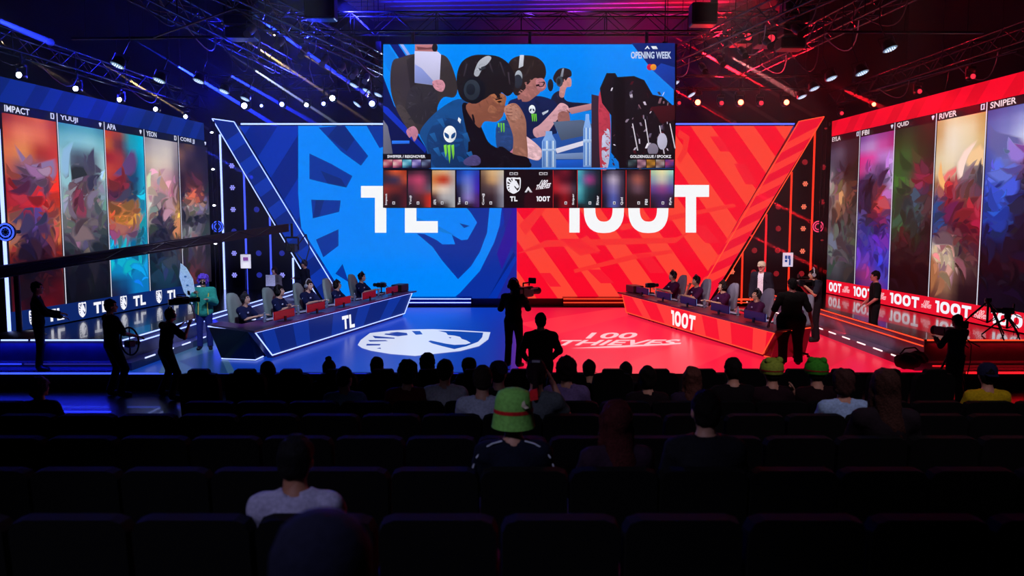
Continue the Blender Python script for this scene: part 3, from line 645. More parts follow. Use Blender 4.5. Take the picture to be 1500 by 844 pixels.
def side_screen(sg):
    cn = 'blue' if sg < 0 else 'red'
    if sg < 0:
        A, B = Vector((-10.69, 16.85, 0)), Vector((-9.60, 25.15, 0)); zt, hb, ht, bt = 6.0, 5.25, 5.47, 1.06; names = ['IMPACT', 'YUUJI', 'APA', 'YEON', 'CORE JJ']
    else:
        B, A = Vector((10.92, 16.30, 0)), Vector((10.305, 26.0, 0)); zt, hb, ht, bt = 6.16, 5.46, 5.68, 1.06; names = ['EYLA', 'FBI', 'QUID', 'RIVER', 'SNIPER']
    d = (B - A).normalized(); n = Vector((d.y, -d.x, 0)); 
    if sg > 0: n = Vector((-n.x, -n.y, 0)) if n.x > 0 else n
    if sg < 0 and n.x < 0: n = -n
    mid = (A + B) / 2
    o = Vector((mid.x, mid.y, .6))
    root = thing('led_screen', 'tall ' + cn + '-banded LED screen of five portrait panels on the ' + cn + ' side platform', 'screen', o)
    L = (B - A).length; ndir = n
    b = MB(); Ra = Matrix.Rotation(math.atan2(d.y, d.x), 3, 'Z')
    b.box(mid - n * .13 + Vector((0, 0, (zt + .62) / 2)), (L + .06, .24, zt - .62), M=Ra); b.build('housing', M_blackmetal, root, o)
    a = Art(A, n); a.k = 2
    def at3(t, z): return A + d * (t * L) + Vector((0, 0, z))
    class S:   # direct 3-D art with (t, z) coordinates
        pass
    a.to3 = lambda p: at3(p[0], p[1]) + n * (a.step * a.k)
    a.poly([(0, .62), (1, .62), (1, zt), (0, zt)], '0a1020' if sg < 0 else '22060e')
    top = '0a2a86' if sg < 0 else 'f40a28'
    a.poly([(0, ht), (1, ht), (1, zt), (0, zt)], top)
    k0 = a.k
    for i in range(9):
        a.k = k0; t = -.06 + i * .125 + (.02 if i % 2 else 0); w = .055; sl = .05
        q = clip_poly([(t, ht), (t + w, ht), (t + w + sl, zt), (t + sl, zt)], (0, ht, 1, zt))
        if len(q) > 2: a.poly(q, '08226c' if sg < 0 else 'e00a22')
    a.k = k0 + 1
    # banner
    a.poly([(0, .62), (1, .62), (1, bt), (0, bt)], '0a2464' if sg < 0 else 'e8122c')
    W = 'f4f4ff'
    if sg < 0:
        z0, z1 = .70, .98; per = 1.62 / L
        for i in range(-1, 6):
            t = .065 + i * per
            for (dt, w, kind) in ((0, .27, 's'), (.55, .56, 'l')):
                ta = t + dt / L; tb = ta + w / L
                if ta < 0.002 or tb > .998: continue
                c = [(ta, z1 + (.05 if kind == 's' else 0)), (tb, z1 + (.05 if kind == 's' else 0)), (tb, z0 - (.03 if kind == 's' else 0)), (ta, z0 - (.03 if kind == 's' else 0))]
                if kind == 's': a.shield(c, W, '0a2464')
                else: a.unit(letters('TL'), c, W)
    else:
        z0, z1 = .70, .99; pos = [(1214, 1232, 0), (1250, 1278, 1), (1304, 1347, 1), (1371, 1424, 1), (1454, 1520, 1)]
        def tt(px):
            r = ray(px, 440); P0 = CAM; den = r.x * d.y - r.y * d.x; w = A - P0; s_ = (w.x * d.y - w.y * d.x) / den; h = P0 + r * s_; return (h - A).dot(d) / L
        for x0, x1, full in pos:
            t0, t1 = tt(x0), tt(x1)
            if t1 > .998 : t1 = .995
            a.unit(letters('100T' if full else '00T'), [(t0, z1), (t1, z1), (t1, z0), (t0, z0)], W)
        for x0, x1 in ((1234, 1245), (1284, 1299), (1351, 1366), (1429, 1449)):
            t0, t1 = tt(x0), tt(x1)
            a.text('100', [(t0 + (t1 - t0) * .25, .95), (t0 + (t1 - t0) * .8, .95), (t0 + (t1 - t0) * .75, .85), (t0 + (t1 - t0) * .2, .85)], 'ffc8d0', .02, .3)
            a.text('THIEVES', [(t0, .84), (t1, .86), (t1, .76), (t0, .74)], 'ffc8d0', .03, .4)
    data = BL if sg < 0 else RL
    n5 = 5
    for i in range(n5):
        t0, t1 = i / n5 + .004, (i + 1) / n5 - .002
        tr = lambda u, v: (t0 + (t1 - t0) * u, hb + (bt - hb) * v)
        k0 = a.k
        a.painted([(t0, hb), (t1, hb), (t1, bt), (t0, bt)], data[i]['g'], 8, 34, i * 3 + (1 if sg < 0 else 20), 130)
        if i > 0: a.poly([(i / n5 - .002, bt), (i / n5 + .0015, bt), (i / n5 + .0015, ht - .02), (i / n5 - .002, ht - .02)], 'd8d8e8')
        w = min(.095, .0145 * len(names[i])) * (1.0 if i else 1.0); hz = .17
        a.text(names[i], [(t0 + .008, hb + .175), (t0 + .008 + w, hb + .175), (t0 + .008 + w, hb + .035), (t0 + .008, hb + .035)], 'd8dcf0' if sg < 0 else 'f0e0e4', 0.02)
        e = t1 - .022   # small role icon
        if i in (0, 3): 
            for q in ([(e, hb + .18), (e + .014, hb + .18), (e + .014, hb + .16), (e, hb + .16)], [(e, hb + .07), (e + .014, hb + .07), (e + .014, hb + .05), (e, hb + .05)], [(e, hb + .16), (e + .004, hb + .16), (e + .004, hb + .07), (e, hb + .07)], [(e + .010, hb + .16), (e + .014, hb + .16), (e + .014, hb + .07), (e + .010, hb + .07)]): a.poly(q, 'd8dcf0')
        else: a.poly([(e, hb + .15), (e + .007, hb + .17), (e + .014, hb + .15), (e + .010, hb + .08), (e + .007, hb + .05), (e + .004, hb + .08)], 'd8dcf0')
    a.build('picture', M_pix, root, o)
side_screen(-1); side_screen(1)

# ---------------------------------------------------------------- hanging centre screen
def hanging_screen():
    Y = 22.0
    p0, p1 = PY(561, 65, Y), PY(987, 304, Y); cx = (p0.x + p1.x) / 2
    o = Vector((cx, Y + .1, p1.z))
    root = thing('hanging_screen', 'large hanging video screen showing players in headsets at a desk, below the ceiling truss', 'screen', o)
    MB().box((cx, Y + .09, (p0.z + p1.z) / 2), (p1.x - p0.x + .03, .16, p0.z - p1.z + .03)).build('housing', M_blackmetal, root, o)
    for x in (p0.x + .8, cx, p1.x - .8): MB().box((x, Y + .09, p0.z + .18), (.08, .08, .36)).build('hanging_bracket', M_alu, root, o)
    a = Art((0, Y, 0), (0, -1, 0), 0.001); a.k = 2; a.shade = .32
    K = 3.309; H = lambda p: (550 + p[0] / K, 55 + p[1] / K)
    rt = random.Random(11)
    def P(pts, c, s=False, tex=None):
        q = smooth_pts([H(p) for p in pts], 4) if s else [H(p) for p in pts]
        a.poly(q, c)
        xs = [p[0] for p in q]; ys = [p[1] for p in q]; area = (max(xs) - min(xs)) * (max(ys) - min(ys))
        if tex is None: tex = (s and area > 120)
        if not tex: return
        base = lin(c); lum = sum(base) / 3; n = int(min(46, 6 + area / 28)); dark = lum < .03
        def inside(x, y):
            r = False
            for i in range(len(q)):
                (x1, y1), (x2, y2) = q[i - 1], q[i]
                if (y1 > y) != (y2 > y) and x < (x2 - x1) * (y - y1) / (y2 - y1) + x1: r = not r
            return r
        cx, cy = sum(xs) / len(xs), sum(ys) / len(ys); k = 0
        while k < n:
            k += 1; x, y = rt.uniform(min(xs), max(xs)), rt.uniform(min(ys), max(ys))
            if not inside(x, y): continue
            ang = math.atan2(y - cy, x - cx) + rt.uniform(-.5, .5) if dark else rt.uniform(-.4, 1.2); L = rt.uniform(1.6, 5.5) * (1.0 if area < 900 else 1.5); wd = L * rt.uniform(.12, .3) if dark else L * rt.uniform(.25, .5)
            f = rt.choice((.6, .75, 1.35, 1.8, 2.6) if dark else (.72, .85, 1.15, 1.3)); ring = []
            for i in range(8):
                t = 2 * PI * i / 8; u, v = L * math.cos(t), wd * math.sin(t); X, Y2 = x + u * math.cos(ang) - v * math.sin(ang), y + u * math.sin(ang) + v * math.cos(ang)
                if not inside(X, Y2): X, Y2 = x, y
                ring.append(a.to3((X, Y2)) + a.n * .0002)
            pc = a.to3((x, y)) + a.n * .0003; cc = tuple(min(1, v * f + (.004 if dark and f > 1 else 0)) for v in base)
            for i in range(8): a.face3([pc, ring[i], ring[(i + 1) % 8]], [cc, base, base])
    def E(x, y, rx, ry, c, ang=0): a.poly([H(p) for p in ell(x, y, rx, ry, 18, ang)], c)
    a.poly(Q(561, 65, 987, 304), '0c0810')
    x0, y0, x1, y1 = 38, 33, 1446, 636
    P([(x0, y0), (x1, y0), (x1, y1), (x0, y1)], '0084f6')
    # dark set on the left
    P([(38, 190), (90, 330), (180, 430), (260, 560), (260, 636), (38, 636)], '0a1450')
    P([(38, 33), (60, 33), (170, 200), (120, 240), (38, 120)], '0a78e0'); P([(70, 33), (110, 33), (190, 150), (160, 170)], '0c1c70'); P([(118, 33), (135, 33), (200, 130), (190, 140)], '8fa0f0')
    P([(38, 330), (60, 340), (250, 540), (240, 560), (38, 360)], '1030b8'); P([(80, 500), (165, 500), (165, 514), (80, 516)], '2a78ff')
    P([(38, 400), (60, 430), (74, 500), (84, 566), (38, 566)], '6c6c80')
    # official in a dark suit holding a sheet
    P([(82, 120), (120, 98), (190, 80), (300, 80), (350, 100), (385, 180), (398, 250), (380, 290), (330, 290), (300, 340), (296, 420), (250, 440), (215, 470), (190, 440), (150, 420), (95, 330), (72, 230)], '3a3234', True)
    P([(150, 110), (190, 84), (200, 240), (170, 250)], '2c2629'); P([(190, 230), (290, 240), (300, 330), (280, 420), (160, 400), (150, 300)], '2e2a30', True)
    P([(130, 330), (180, 400), (205, 450), (180, 470), (140, 420), (100, 340)], '453c3c', True)
    P([(192, 34), (300, 34), (300, 72), (270, 86), (215, 84), (192, 66)], 'b8767a'); P([(200, 44), (250, 50), (290, 44), (288, 58), (205, 60)], '7c4448'); E(288, 50, 14, 20, '1c1820')
    P([(190, 66), (305, 70), (318, 84), (310, 235), (190, 220)], 'c6c4e6'); P([(192, 130), (225, 150), (300, 232), (190, 220)], '8c98d8')
    P([(278, 212), (320, 206), (338, 232), (326, 262), (300, 258), (282, 240)], 'd08c9c', True); P([(276, 224), (320, 222), (320, 228), (278, 232)], 'a05c70')
    P([(150, 452), (186, 430), (208, 462), (190, 505), (176, 480), (164, 486)], 'c07c94', True)
    # third player (far)
    P([(850, 300), (880, 262), (905, 268), (930, 310), (1045, 322), (1045, 352), (930, 368), (940, 400), (900, 440), (840, 420)], '1c1c34', True)
    P([(905, 210), (945, 196), (948, 236), (925, 244), (912, 290), (890, 280)], 'c88a88', True)
    P([(862, 190), (880, 160), (908, 148), (944, 158), (950, 186), (932, 196), (920, 212), (880, 222), (864, 210)], '2a2024', True)
    P([(925, 345), (1046, 320), (1046, 350), (950, 372)], 'b88088')
    E(892, 214, 17, 26, '3c4450'); E(888, 214, 9, 16, '23262e'); P([(896, 190), (905, 152), (914, 150), (908, 192)], '8c90a0')
    E(848, 232, 14, 30, '20222c')
    # second player
    P([(640, 330), (680, 296), (780, 284), (850, 300), (880, 330), (862, 410), (880, 470), (820, 520), (740, 520), (640, 470)], '14204c', True)
    P([(690, 300), (700, 240), (760, 196), (802, 206), (800, 262), (770, 290), (735, 312)], 'a86c68', True)
    P([(640, 150), (660, 106), (712, 88), (776, 94), (818, 130), (826, 180), (806, 212), (776, 196), (745, 222), (716, 262), (680, 282), (652, 230)], '2c2222', True)
    P([(778, 206), (812, 200), (828, 238), (806, 262), (784, 250)], 'c07c84', True)
    E(694, 190, 18, 30, 'a8b0bc'); E(690, 214, 22, 34, '2c303c'); P([(694, 150), (700, 86), (720, 86), (716, 140)], 'c8ccd8')
    P([(765, 445), (800, 420), (866, 350), (898, 318), (934, 336), (926, 372), (880, 400), (830, 470), (800, 490), (770, 478)], 'd09aa4', True)
    P([(884, 372), (930, 350), (944, 420), (930, 448), (895, 440)], '9c6460', True)
    E(759, 349, 16, 21, 'eaf0f8'); E(752, 352, 4, 7, '14204c', .5); E(766, 352, 4, 7, '14204c', -.5)
    for x in (756, 765, 774): P([(x, 372), (x + 6, 370), (x + 8, 404), (x + 4, 410)], '6ccc30')
    P([(806, 366), (838, 352), (836, 362), (812, 378)], 'c0c8d8')
    # desk, papers, far bottle, monitor
    P([(720, 500), (1046, 430), (1046, 636), (720, 636)], '2450a0'); P([(860, 410), (1000, 400), (1046, 420), (1046, 470), (900, 500)], '51607c')
    P([(870, 540), (1046, 490), (1046, 512), (880, 562)], 'd4d0e0'); P([(860, 566), (1046, 556), (1046, 590), (850, 590)], '6c84b0'); P([(850, 596), (1046, 592), (1046, 636), (850, 636)], '1450b8')
    P([(700, 470), (760, 500), (808, 552), (790, 596), (730, 580), (690, 540)], 'e4b8c0', True)
    P([(600, 500), (640, 520), (690, 560), (650, 570), (610, 540)], 'c87894', True)
    def bottle(x, y, w, h):
        P([(x - w * .22, y), (x + w * .22, y), (x + w * .24, y + h * .1), (x + w * .5, y + h * .28), (x + w * .5, y + h), (x - w * .5, y + h), (x - w * .5, y + h * .28), (x - w * .24, y + h * .1)], '7ca4e0')
        for i in range(4): P([(x - w * .4 + i * w * .22, y + h * .26), (x - w * .32 + i * w * .22, y + h * .26), (x - w * .32 + i * w * .22, y + h * .97), (x - w * .4 + i * w * .22, y + h * .97)], 'd8e8fc' if i % 2 else '4a74bc')
        P([(x - w * .5, y + h * .48), (x + w * .5, y + h * .48), (x + w * .5, y + h * .54), (x - w * .5, y + h * .54)], 'a8c4f0')
    bottle(1026, 372, 40, 256)
    # first player (near)
    P([(590, 420), (660, 410), (672, 520), (640, 560), (590, 540)], '28447c', True)
    for x in (594, 606, 618): P([(x, 416), (x + 7, 416), (x + 8, 456), (x + 3, 462)], '6ccc30')
    P([(216, 470), (240, 420), (310, 350), (400, 300), (470, 330), (500, 440), (520, 560), (640, 636), (286, 636), (262, 600), (244, 530)], '164a88', True)
    P([(270, 440), (330, 390), (420, 420), (430, 520), (460, 636), (300, 636), (250, 520)], '13386e', True)
    P([(420, 330), (470, 340), (520, 450), (560, 520), (660, 560), (735, 590), (735, 636), (470, 636), (450, 500)], '120e16', True)
    P([(440, 330), (520, 290), (600, 270), (634, 290), (628, 330), (642, 350), (622, 366), (616, 384), (586, 410), (530, 408), (505, 440), (470, 400)], '8a5240', True)
    P([(560, 280), (620, 275), (630, 320), (600, 330)], 'a86848', True)
    P([(396, 180), (420, 120), (470, 90), (530, 86), (600, 96), (655, 140), (676, 200), (668, 262), (640, 286), (610, 268), (600, 300), (566, 276), (530, 300), (470, 320), (420, 300), (398, 250)], '1e1a1e', True)
    for (x, y, dx, dy) in ((480, 110, 30, 60), (540, 100, 26, 70), (600, 120, 26, 70), (440, 130, -14, 60), (640, 170, 8, 60)): P([(x, y), (x + 8, y), (x + dx + 6, y + dy), (x + dx, y + dy)], '38303a')
    P([(478, 178), (500, 120), (540, 92), (562, 100), (546, 128), (520, 150), (498, 190)], 'b0b4c0', True); P([(500, 150), (530, 140), (536, 152), (506, 164)], '30343c')
    E(478, 258, 56, 66, '14161e'); E(468, 256, 40, 50, '2c3440'); E(462, 254, 22, 28, '1c222c')
    P([(640, 332), (672, 320), (700, 340), (728, 400), (732, 480), (736, 590), (690, 604), (664, 590), (668, 490), (648, 420), (632, 380)], '9c6858', True)
    P([(626, 340), (664, 322), (700, 352), (706, 396), (660, 404), (630, 376)], 'b07c6c', True); 
    for y in (346, 362, 378): P([(634, y), (664, y + 2), (664, y + 5), (634, y + 4)], '70403c')
    P([(600, 530), (668, 566), (738, 584), (738, 620), (660, 636), (560, 636)], '100c14', True)
    P([(588, 312), (606, 308), (614, 314), (600, 319)], '1a1010'); P([(580, 300), (612, 294), (616, 299), (584, 306)], '1a1012'); P([(560, 330), (590, 352), (575, 372), (545, 360)], '9a6048', True)
    P([(776, 232), (792, 228), (796, 236), (780, 240)], '241418'); P([(786, 222), (818, 216), (822, 224), (812, 240), (792, 242), (788, 230), (794, 238), (810, 236), (816, 222)], '181418')
    for (x, y) in ((300, 400), (262, 470), (318, 560), (420, 470), (440, 560), (280, 540)): P([(x, y), (x + 26, y - 8), (x + 40, y + 34), (x + 30, y + 38)], '1e5a9c')
    E(362, 470, 31, 41, 'f0f6fc'); P([(336, 462), (356, 474), (356, 492), (340, 482)], '164a88', True); P([(388, 462), (370, 474), (370, 492), (386, 482)], '164a88', True)
    for x, h in ((332, 60), (350, 90), (368, 70)): P([(x, 524), (x + 14, 520), (x + 16, 524 + h * .6), (x + 10, 524 + h), (x + 5, 524 + h * .6)], '7cd040')
    P([(404, 388), (416, 400), (412, 420), (400, 404)], 'e8f0fc'); P([(430, 596), (480, 570), (510, 590), (500, 620), (440, 620)], '4c4478', True)
    bottle(840, 456, 68, 178)
    P([(1045, 278), (1098, 290), (1098, 636), (1045, 636)], '342434'); P([(1080, 284), (1110, 310), (1132, 370), (1138, 480), (1132, 580), (1120, 636), (1088, 636)], 'b8384c', True)
    P([(1098, 470), (1130, 450), (1134, 540), (1124, 630), (1098, 630)], 'b8bcd8', True)
    # camera rig full of cables and metal
    P([(1085, 250), (1118, 176), (1160, 176), (1170, 195), (1250, 190), (1300, 210), (1340, 280), (1390, 290), (1446, 340), (1446, 636), (1200, 636), (1140, 560), (1140, 380), (1096, 320)], '141018')
    rr = random.Random(5)
    for i in range(90):
        x = rr.uniform(1130, 1425); y = rr.uniform(max(190, 190 + (x - 1250) * .55), 615); w = rr.uniform(5, 26); h = rr.uniform(4, 26); t = rr.choice(['3a2c3c', '8c7c90', 'c8bcd0', '4c1420', '60546c', '241c28', '100c14', '7a5c68', 'e4dcec'])
        sx = rr.uniform(-12, 12); P([(x, y), (x + w * .5, y - 2), (x + w * .5 + sx, y + h), (x + sx, y + h)], t); a.k -= 1 if i % 3 else 0
    P([(1150, 200), (1205, 196), (1210, 636), (1178, 636), (1150, 360)], '0c0a10'); P([(1330, 340), (1446, 330), (1446, 400), (1380, 420)], '3c1018')
    for (x, y, h) in ((1240, 420, 130), (1300, 400, 160), (1370, 430, 150), (1420, 420, 120)): P([(x, y), (x + 4, y), (x + 30, y + h), (x + 24, y + h)], 'd4ccd8')
    E(1385, 506, 24, 40, 'b8b4cc'); E(1340, 545, 26, 30, '7c7488')
    # event title corner
    P([(1236, 33), (1446, 33), (1446, 262), (1340, 165)], '0c2470'); P([(1446, 150), (1446, 262), (1340, 165), (1380, 130)], '12389c')
    a.poly([H(p) for p in [(1300, 62), (1314, 45), (1326, 62), (1319, 62), (1313, 54), (1307, 62)]], 'e8ecf8'); P([(1330, 48), (1356, 48), (1364, 62), (1340, 62)], 'e8ecf8')
    a.text('OPENING WEEK', [H((1234, 74)), H((1428, 74)), H((1428, 108)), H((1234, 108))], 'c8d4ee', 0.03)
    E(1325, 149, 15, 15, 'd01840'); E(1342, 149, 15, 15, 'e8902c')
    # captions
    P([(40, 566), (272, 566), (272, 636), (40, 636)], '0a080e'); a.text('SWIFFER / REIGNOVER', [H((62, 572)), H((245, 572)), H((245, 586)), H((62, 586))], 'e8e8f0', 0.03)
    P([(1216, 566), (1446, 566), (1446, 636), (1216, 636)], '0a080e'); a.text('GOLDENGLUE / SPOOKZ', [H((1230, 572)), H((1428, 572)), H((1428, 586)), H((1230, 586))], 'e8e8f0', 0.03)
    th = [('982040', 'd4b0a8'), ('b84070', 'e8d0c0'), ('2078a0', 'a0d8e0'), ('483c90', 'c0b0e0'), ('241c38', '788cb0')]
    for i in range(5):
        x = 43 + i * 46; a.grad([H((x, 594)), H((x + 43, 594)), H((x + 43, 633)), H((x, 633))], [[th[i][0], th[i][1]], [th[i][1], th[i][0]], [th[i][0], '181020']], 4, 5)
    th = [('182028', '4c5c60'), ('c090a0', '583048'), ('c88830', '604018'), ('a89ca0', '704840'), ('4c3488', 'b03c60')]
    for i in range(5):
        x = 1220 + i * 44.6; a.grad([H((x, 594)), H((x + 41, 594)), H((x + 41, 633)), H((x, 633))], [[th[i][0], th[i][1]], [th[i][1], th[i][0]], [th[i][0], '181020']], 4, 5)
    P([(274, 633), (1160, 633), (1160, 641), (274, 641)], '3c8cf0')
    # lower strip
    P([(42, 645), (1442, 645), (1442, 826), (42, 826)], '140a0c')
    T = [('Impact', ['501c14', 'e05828', '903018'], ['281c30', '302848', 'c04828'], ['902c1c', '702018', '40141c'], ['601810', '200c10', '501018'], 45),
         ('Yuuji', ['201820', '402030', '181420'], ['903050', 'c04468', '302838'], ['582840', '903850', '585060'], ['28202c', '501c20', 'c82c18'], 162),
         ('APA', ['c8a070', 'e0b484', 'b0a8a8'], ['d07840', 'b83018', 'b0a098'], ['d8a880', 'e0c8b8', 'b0acb0'], ['301418', 'a8a4a8', 'a8a8ac'], 278),
         ('Yeon', ['102c88', '1c58d0', '2438a0'], ['183c98', '6070d0', '2c20a0'], ['181838', '7880c0', '3818a8'], ['0c0c20', '8878c0', '401c60'], 395),
         ('CoreJJ', ['806450', 'd8b080', 'c8bca8'], ['584038', 'c89868', 'b0a8a8'], ['403034', '584448', 'a8a4b0'], ['281c20', '302028', '808090'], 512)]
    for nm, r0, r1, r2, r3, x in T:
        a.grad([H((x, 646)), H((x + 110, 646)), H((x + 110, 824)), H((x, 824))], [r0, r1, r2, r3, ['200c10', '180c10', r3[2]]], 6, 12)
        a.text(nm, [H((x + 6, 812)), H((x + 6, 812 - 9 * len(nm))), H((x + 19, 812 - 9 * len(nm))), H((x + 19, 812))], 'e8e8f0', .02)
        P([(x + 42, 796), (x + 54, 796), (x + 54, 810), (x + 42, 810)], 'd8d8e0'); P([(x + 45, 799), (x + 51, 799), (x + 51, 807), (x + 45, 807)], '281418')
    T = [('Sniper', ['38101c', '701828', '180c10'], ['901c28', '501020', '141018'], ['b81c28', 'a83c48', '383040'], ['20080c', '801018', '180c10'], 862),
         ('River', ['48b0c0', '203c58', '181c24'], ['2898b0', 'a03c80', '102028'], ['58b8c4', '183c48', '0c1c20'], ['3c98a8', '102c34', '100c14'], 978),
         ('Quid', ['14101c', '504860', '201828'], ['302c50', 'b8a8c0', '281c30'], ['282458', '8078b0', '201828'], ['14101c', '4c58a8', '180c18'], 1095),
         ('FBI', ['1c0c10', '402028', '201014'], ['3c2834', 'a05448', '281418'], ['281c24', '684858', '1c1014'], ['180c10', '201014', '180c10'], 1212),
         ('Eyla', ['a8c8a0', 'e8e0a8', '98d8c8'], ['8094a8', 'c8c0b0', '6480a0'], ['5c3c88', '8c4080', '4c3c98'], ['201838', '382058', '281c30'], 1328)]
    for nm, r0, r1, r2, r3, x in T:
        P([(x - 4, 645), (x - 1, 645), (x - 1, 826), (x - 4, 826)], 'b82028')
        a.grad([H((x, 646)), H((x + 108, 646)), H((x + 108, 824)), H((x, 824))], [r0, r1, r2, r3, ['180c10', r3[1], '180c10']], 6, 12)
        a.text(nm, [H((x + 88, 812)), H((x + 88, 812 - 9 * len(nm))), H((x + 101, 812 - 9 * len(nm))), H((x + 101, 812))], 'e8e8f0', .02)
        P([(x + 52, 796), (x + 64, 796), (x + 64, 810), (x + 52, 810)], 'd8d8e0'); P([(x + 55, 799), (x + 61, 799), (x + 61, 807), (x + 55, 807)], '281418')
    P([(624, 645), (858, 645), (858, 826), (624, 826)], '140a0e'); P([(720, 770), (858, 660), (858, 826), (720, 826)], '2c0a12')
    a.shield([H((636, 680)), H((703, 680)), H((703, 757)), H((636, 757))], 'f0f0f8', '140a0e')
    a.unit(letters('TL'), [H((652, 771)), H((688, 771)), H((688, 795)), H((652, 795))], 'f4f4fa'); a.unit(letters('100T'), [H((779, 771)), H((844, 771)), H((844, 795)), H((779, 795))], 'f4f4fa')
    P([(722, 752), (740, 724), (760, 752), (748, 752), (740, 740), (732, 752)], 'e0dce4')
    a.text('100', [H((800, 692)), H((836, 692)), H((828, 714)), H((792, 714))], 'f0ecf4', .03, .3); a.text('THIEVES', [H((780, 716)), H((850, 706)), H((846, 730)), H((776, 740))], 'f0ecf4', .04, .4)
    for x in (650, 672, 792, 814): P([(x, 656), (x + 18, 656), (x + 18, 669), (x, 669)], 'c8c4cc'); P([(x + 3, 659), (x + 15, 659), (x + 15, 666), (x + 3, 666)], '140a0e')
    a.build('picture', M_pix, root, o)
    return root
hanging_screen()
# ---------------------------------------------------------------- overhead rig
M_truss = mat('truss_metal', (70, 71, 80), 0.25, 0.9, scale=60)
M_fix = mat('fixture_body', (22, 22, 27), 0.3, 0.3)
M_lens_w = glow('lens_white', (225, 235, 255), 30.0); M_lens_b = glow('lens_blue', (120, 130, 255), 16.0)
M_lens_r = glow('lens_red', (255, 90, 60), 16.0); M_lens_rd = glow('lens_red_dim', (230, 40, 60), 1.6)
M_par = glow('par_face', (150, 190, 215), 0.75)

def truss(label, a, b, w=.42, h=.42, bays=None, group=None, dark=False):
    a, b = Vector(a), Vector(b); d = (b - a); Ln = d.length; d.normalize(); u = d.cross(Vector((0, 0, 1))).normalized() * (w / 2); v = Vector((0, 0, h / 2))
    root = thing('lighting_truss', label, 'truss', (a + b) / 2, 0, group); o = (a + b) / 2; m = M_fix if dark else M_truss
    cs = [(-1, -1), (1, -1), (1, 1), (-1, 1)]
    for (i, j) in cs:
        t = MB(); t.tube(a + u * i + v * j, b + u * i + v * j, .026, 6); t.build('chord', m, root, o)
    n = bays or max(4, int(Ln / .55)); t = MB()
    for k in range(n):
        p, q = a + d * (Ln * k / n), a + d * (Ln * (k + 1) / n); s = 1 if k % 2 else -1
        for (f, g) in (((-1, -1), (-1, 1)), ((1, -1), (1, 1)), ((-1, -1), (1, -1)), ((-1, 1), (1, 1))):
            A, B = (f, g) if s > 0 else (g, f); t.tube(p + u * A[0] + v * A[1], q + u * B[0] + v * B[1], .013, 4, cap=False)
        if k % 4 == 0:
            for c1, c2 in ((0, 1), (1, 2), (2, 3), (3, 0)): t.tube(p + u * cs[c1][0] + v * cs[c1][1], p + u * cs[c2][0] + v * cs[c2][1], .016, 4, cap=False)
    l = t.build('lattice', m, root, o); l['kind'] = 'stuff'
    hg = 11.49
    for f in (.12, .88):   # hoist chains up to the roof
        p = a + d * (Ln * f); t = MB(); t.tube(p, (p.x, p.y, hg), .018, 5); t.box((p.x, p.y, p.z + h / 2 + .25), (.16, .16, .3)); t.build('hoist_chain', M_fix, root, o)
    return root
truss('wide box truss holding the hanging video screen', (-6.6, 22.1, 8.30), (7.1, 22.1, 8.30), .5, .5)
truss('long truss directly over the LED wall, carrying a row of beam lights', (-10.2, 27.0, 7.55), (10.4, 27.0, 7.55))
truss('truss above the blue side screen, its beam lights burning white', (-11.3, 15.6, 6.95), (-10.6, 27.6, 6.95))
truss('truss above the red side screen, its beam lights burning red', (11.4, 15.0, 7.1), (11.0, 27.6, 7.1))
truss('truss crowded with cabled lamps, running back beside the hanging screen on the blue side', (-6.1, 15.6, 7.7), (-3.7, 25.6, 7.7))
truss('truss crowded with lamps, running back beside the hanging screen on the red side', (6.6, 15.6, 7.7), (4.3, 25.6, 7.7))
truss('blue-lit truss running back over the blue desk', (-7.9, 16.0, 7.8), (-7.0, 26.4, 7.8))
truss('red-lit truss running back over the red desk', (8.3, 16.0, 7.8), (7.4, 26.4, 7.8))
truss('cross truss near the roof in front of the hanging screen', (-11.5, 17.2, 9.0), (11.8, 17.2, 9.0), .4, .4, dark=True)

def pipe(label, a, b, r=.03):
    a, b = Vector(a), Vector(b); root = thing('lighting_pipe', label, 'pipe', (a + b) / 2); o = (a + b) / 2
    MB().tube(a, b, r, 8).build('pipe_tube', M_truss, root, o)
    for f in (.1, .5, .9):
        p = a.lerp(b, f); MB().tube(p, (p.x, p.y, 11.49), .012, 5).build('drop_wire', M_fix, root, o)
pipe('bare pipe hung level above the blue side screen', PY(105, 57, 18), PY(313, 54, 18.3))
pipe('bare pipe hung level above the red side screen', PY(1212, 46.5, 18), PY(1440, 48, 17.6))
pipe('sloping pipe rising from the blue side pipe towards the roof', PY(222, 56, 18.2), PY(345, 12, 16.5), .02)
pipe('low sloping pipe over the red side screen', PY(1285, 130, 21), PY(1490, 75, 18), .02)
pipe('thin level pipe at the back above the red desk', PY(1018, 111, 25.5), PY(1115, 113, 25.5), .02)

# house ceiling baffles catching blue and red light
for i in range(6):
    y = 24.9 + i * 1.0; z = 9.72 + .12 * i; t = MB(); t.prism([(-5.2, y, z), (7.6, y - .6, z), (7.6, y + .15, z + .1), (-5.2, y + .75, z + .1)], (0, 0, 0), (0, 0, .05))
    o = (1.2, y, z + .1); r = thing('acoustic_baffle', 'hanging ceiling baffle washed violet and red, ' + ['nearest the hanging screen', 'second from the hanging screen', 'third from the hanging screen', 'third from the back wall', 'second from the back wall', 'closest to the back wall'][i], 'baffle', o, 0, 'roof baffles')
    t.build('baffle_board', mat('baffle', (120, 112, 125), .6), r, o)
    for x in (-4, 6): MB().tube((x, y + .1, z), (x, y + .1, 11.49), .01, 4).build('baffle_wire', M_fix, r, o)
spot('baffle_wash', (-4.5, 21.0, 8.4), (-.5, 27.5, 10.3), 7000, (40, 40, 255), 60, .6, .1)
spot('baffle_wash', (1.6, 20.5, 8.6), (2.6, 26.5, 10.3), 3500, (170, 50, 235), 44, .6, .1)
spot('baffle_wash', (7.5, 22.0, 8.6), (5.2, 26.5, 10.3), 8000, (255, 20, 60), 46, .6, .1)

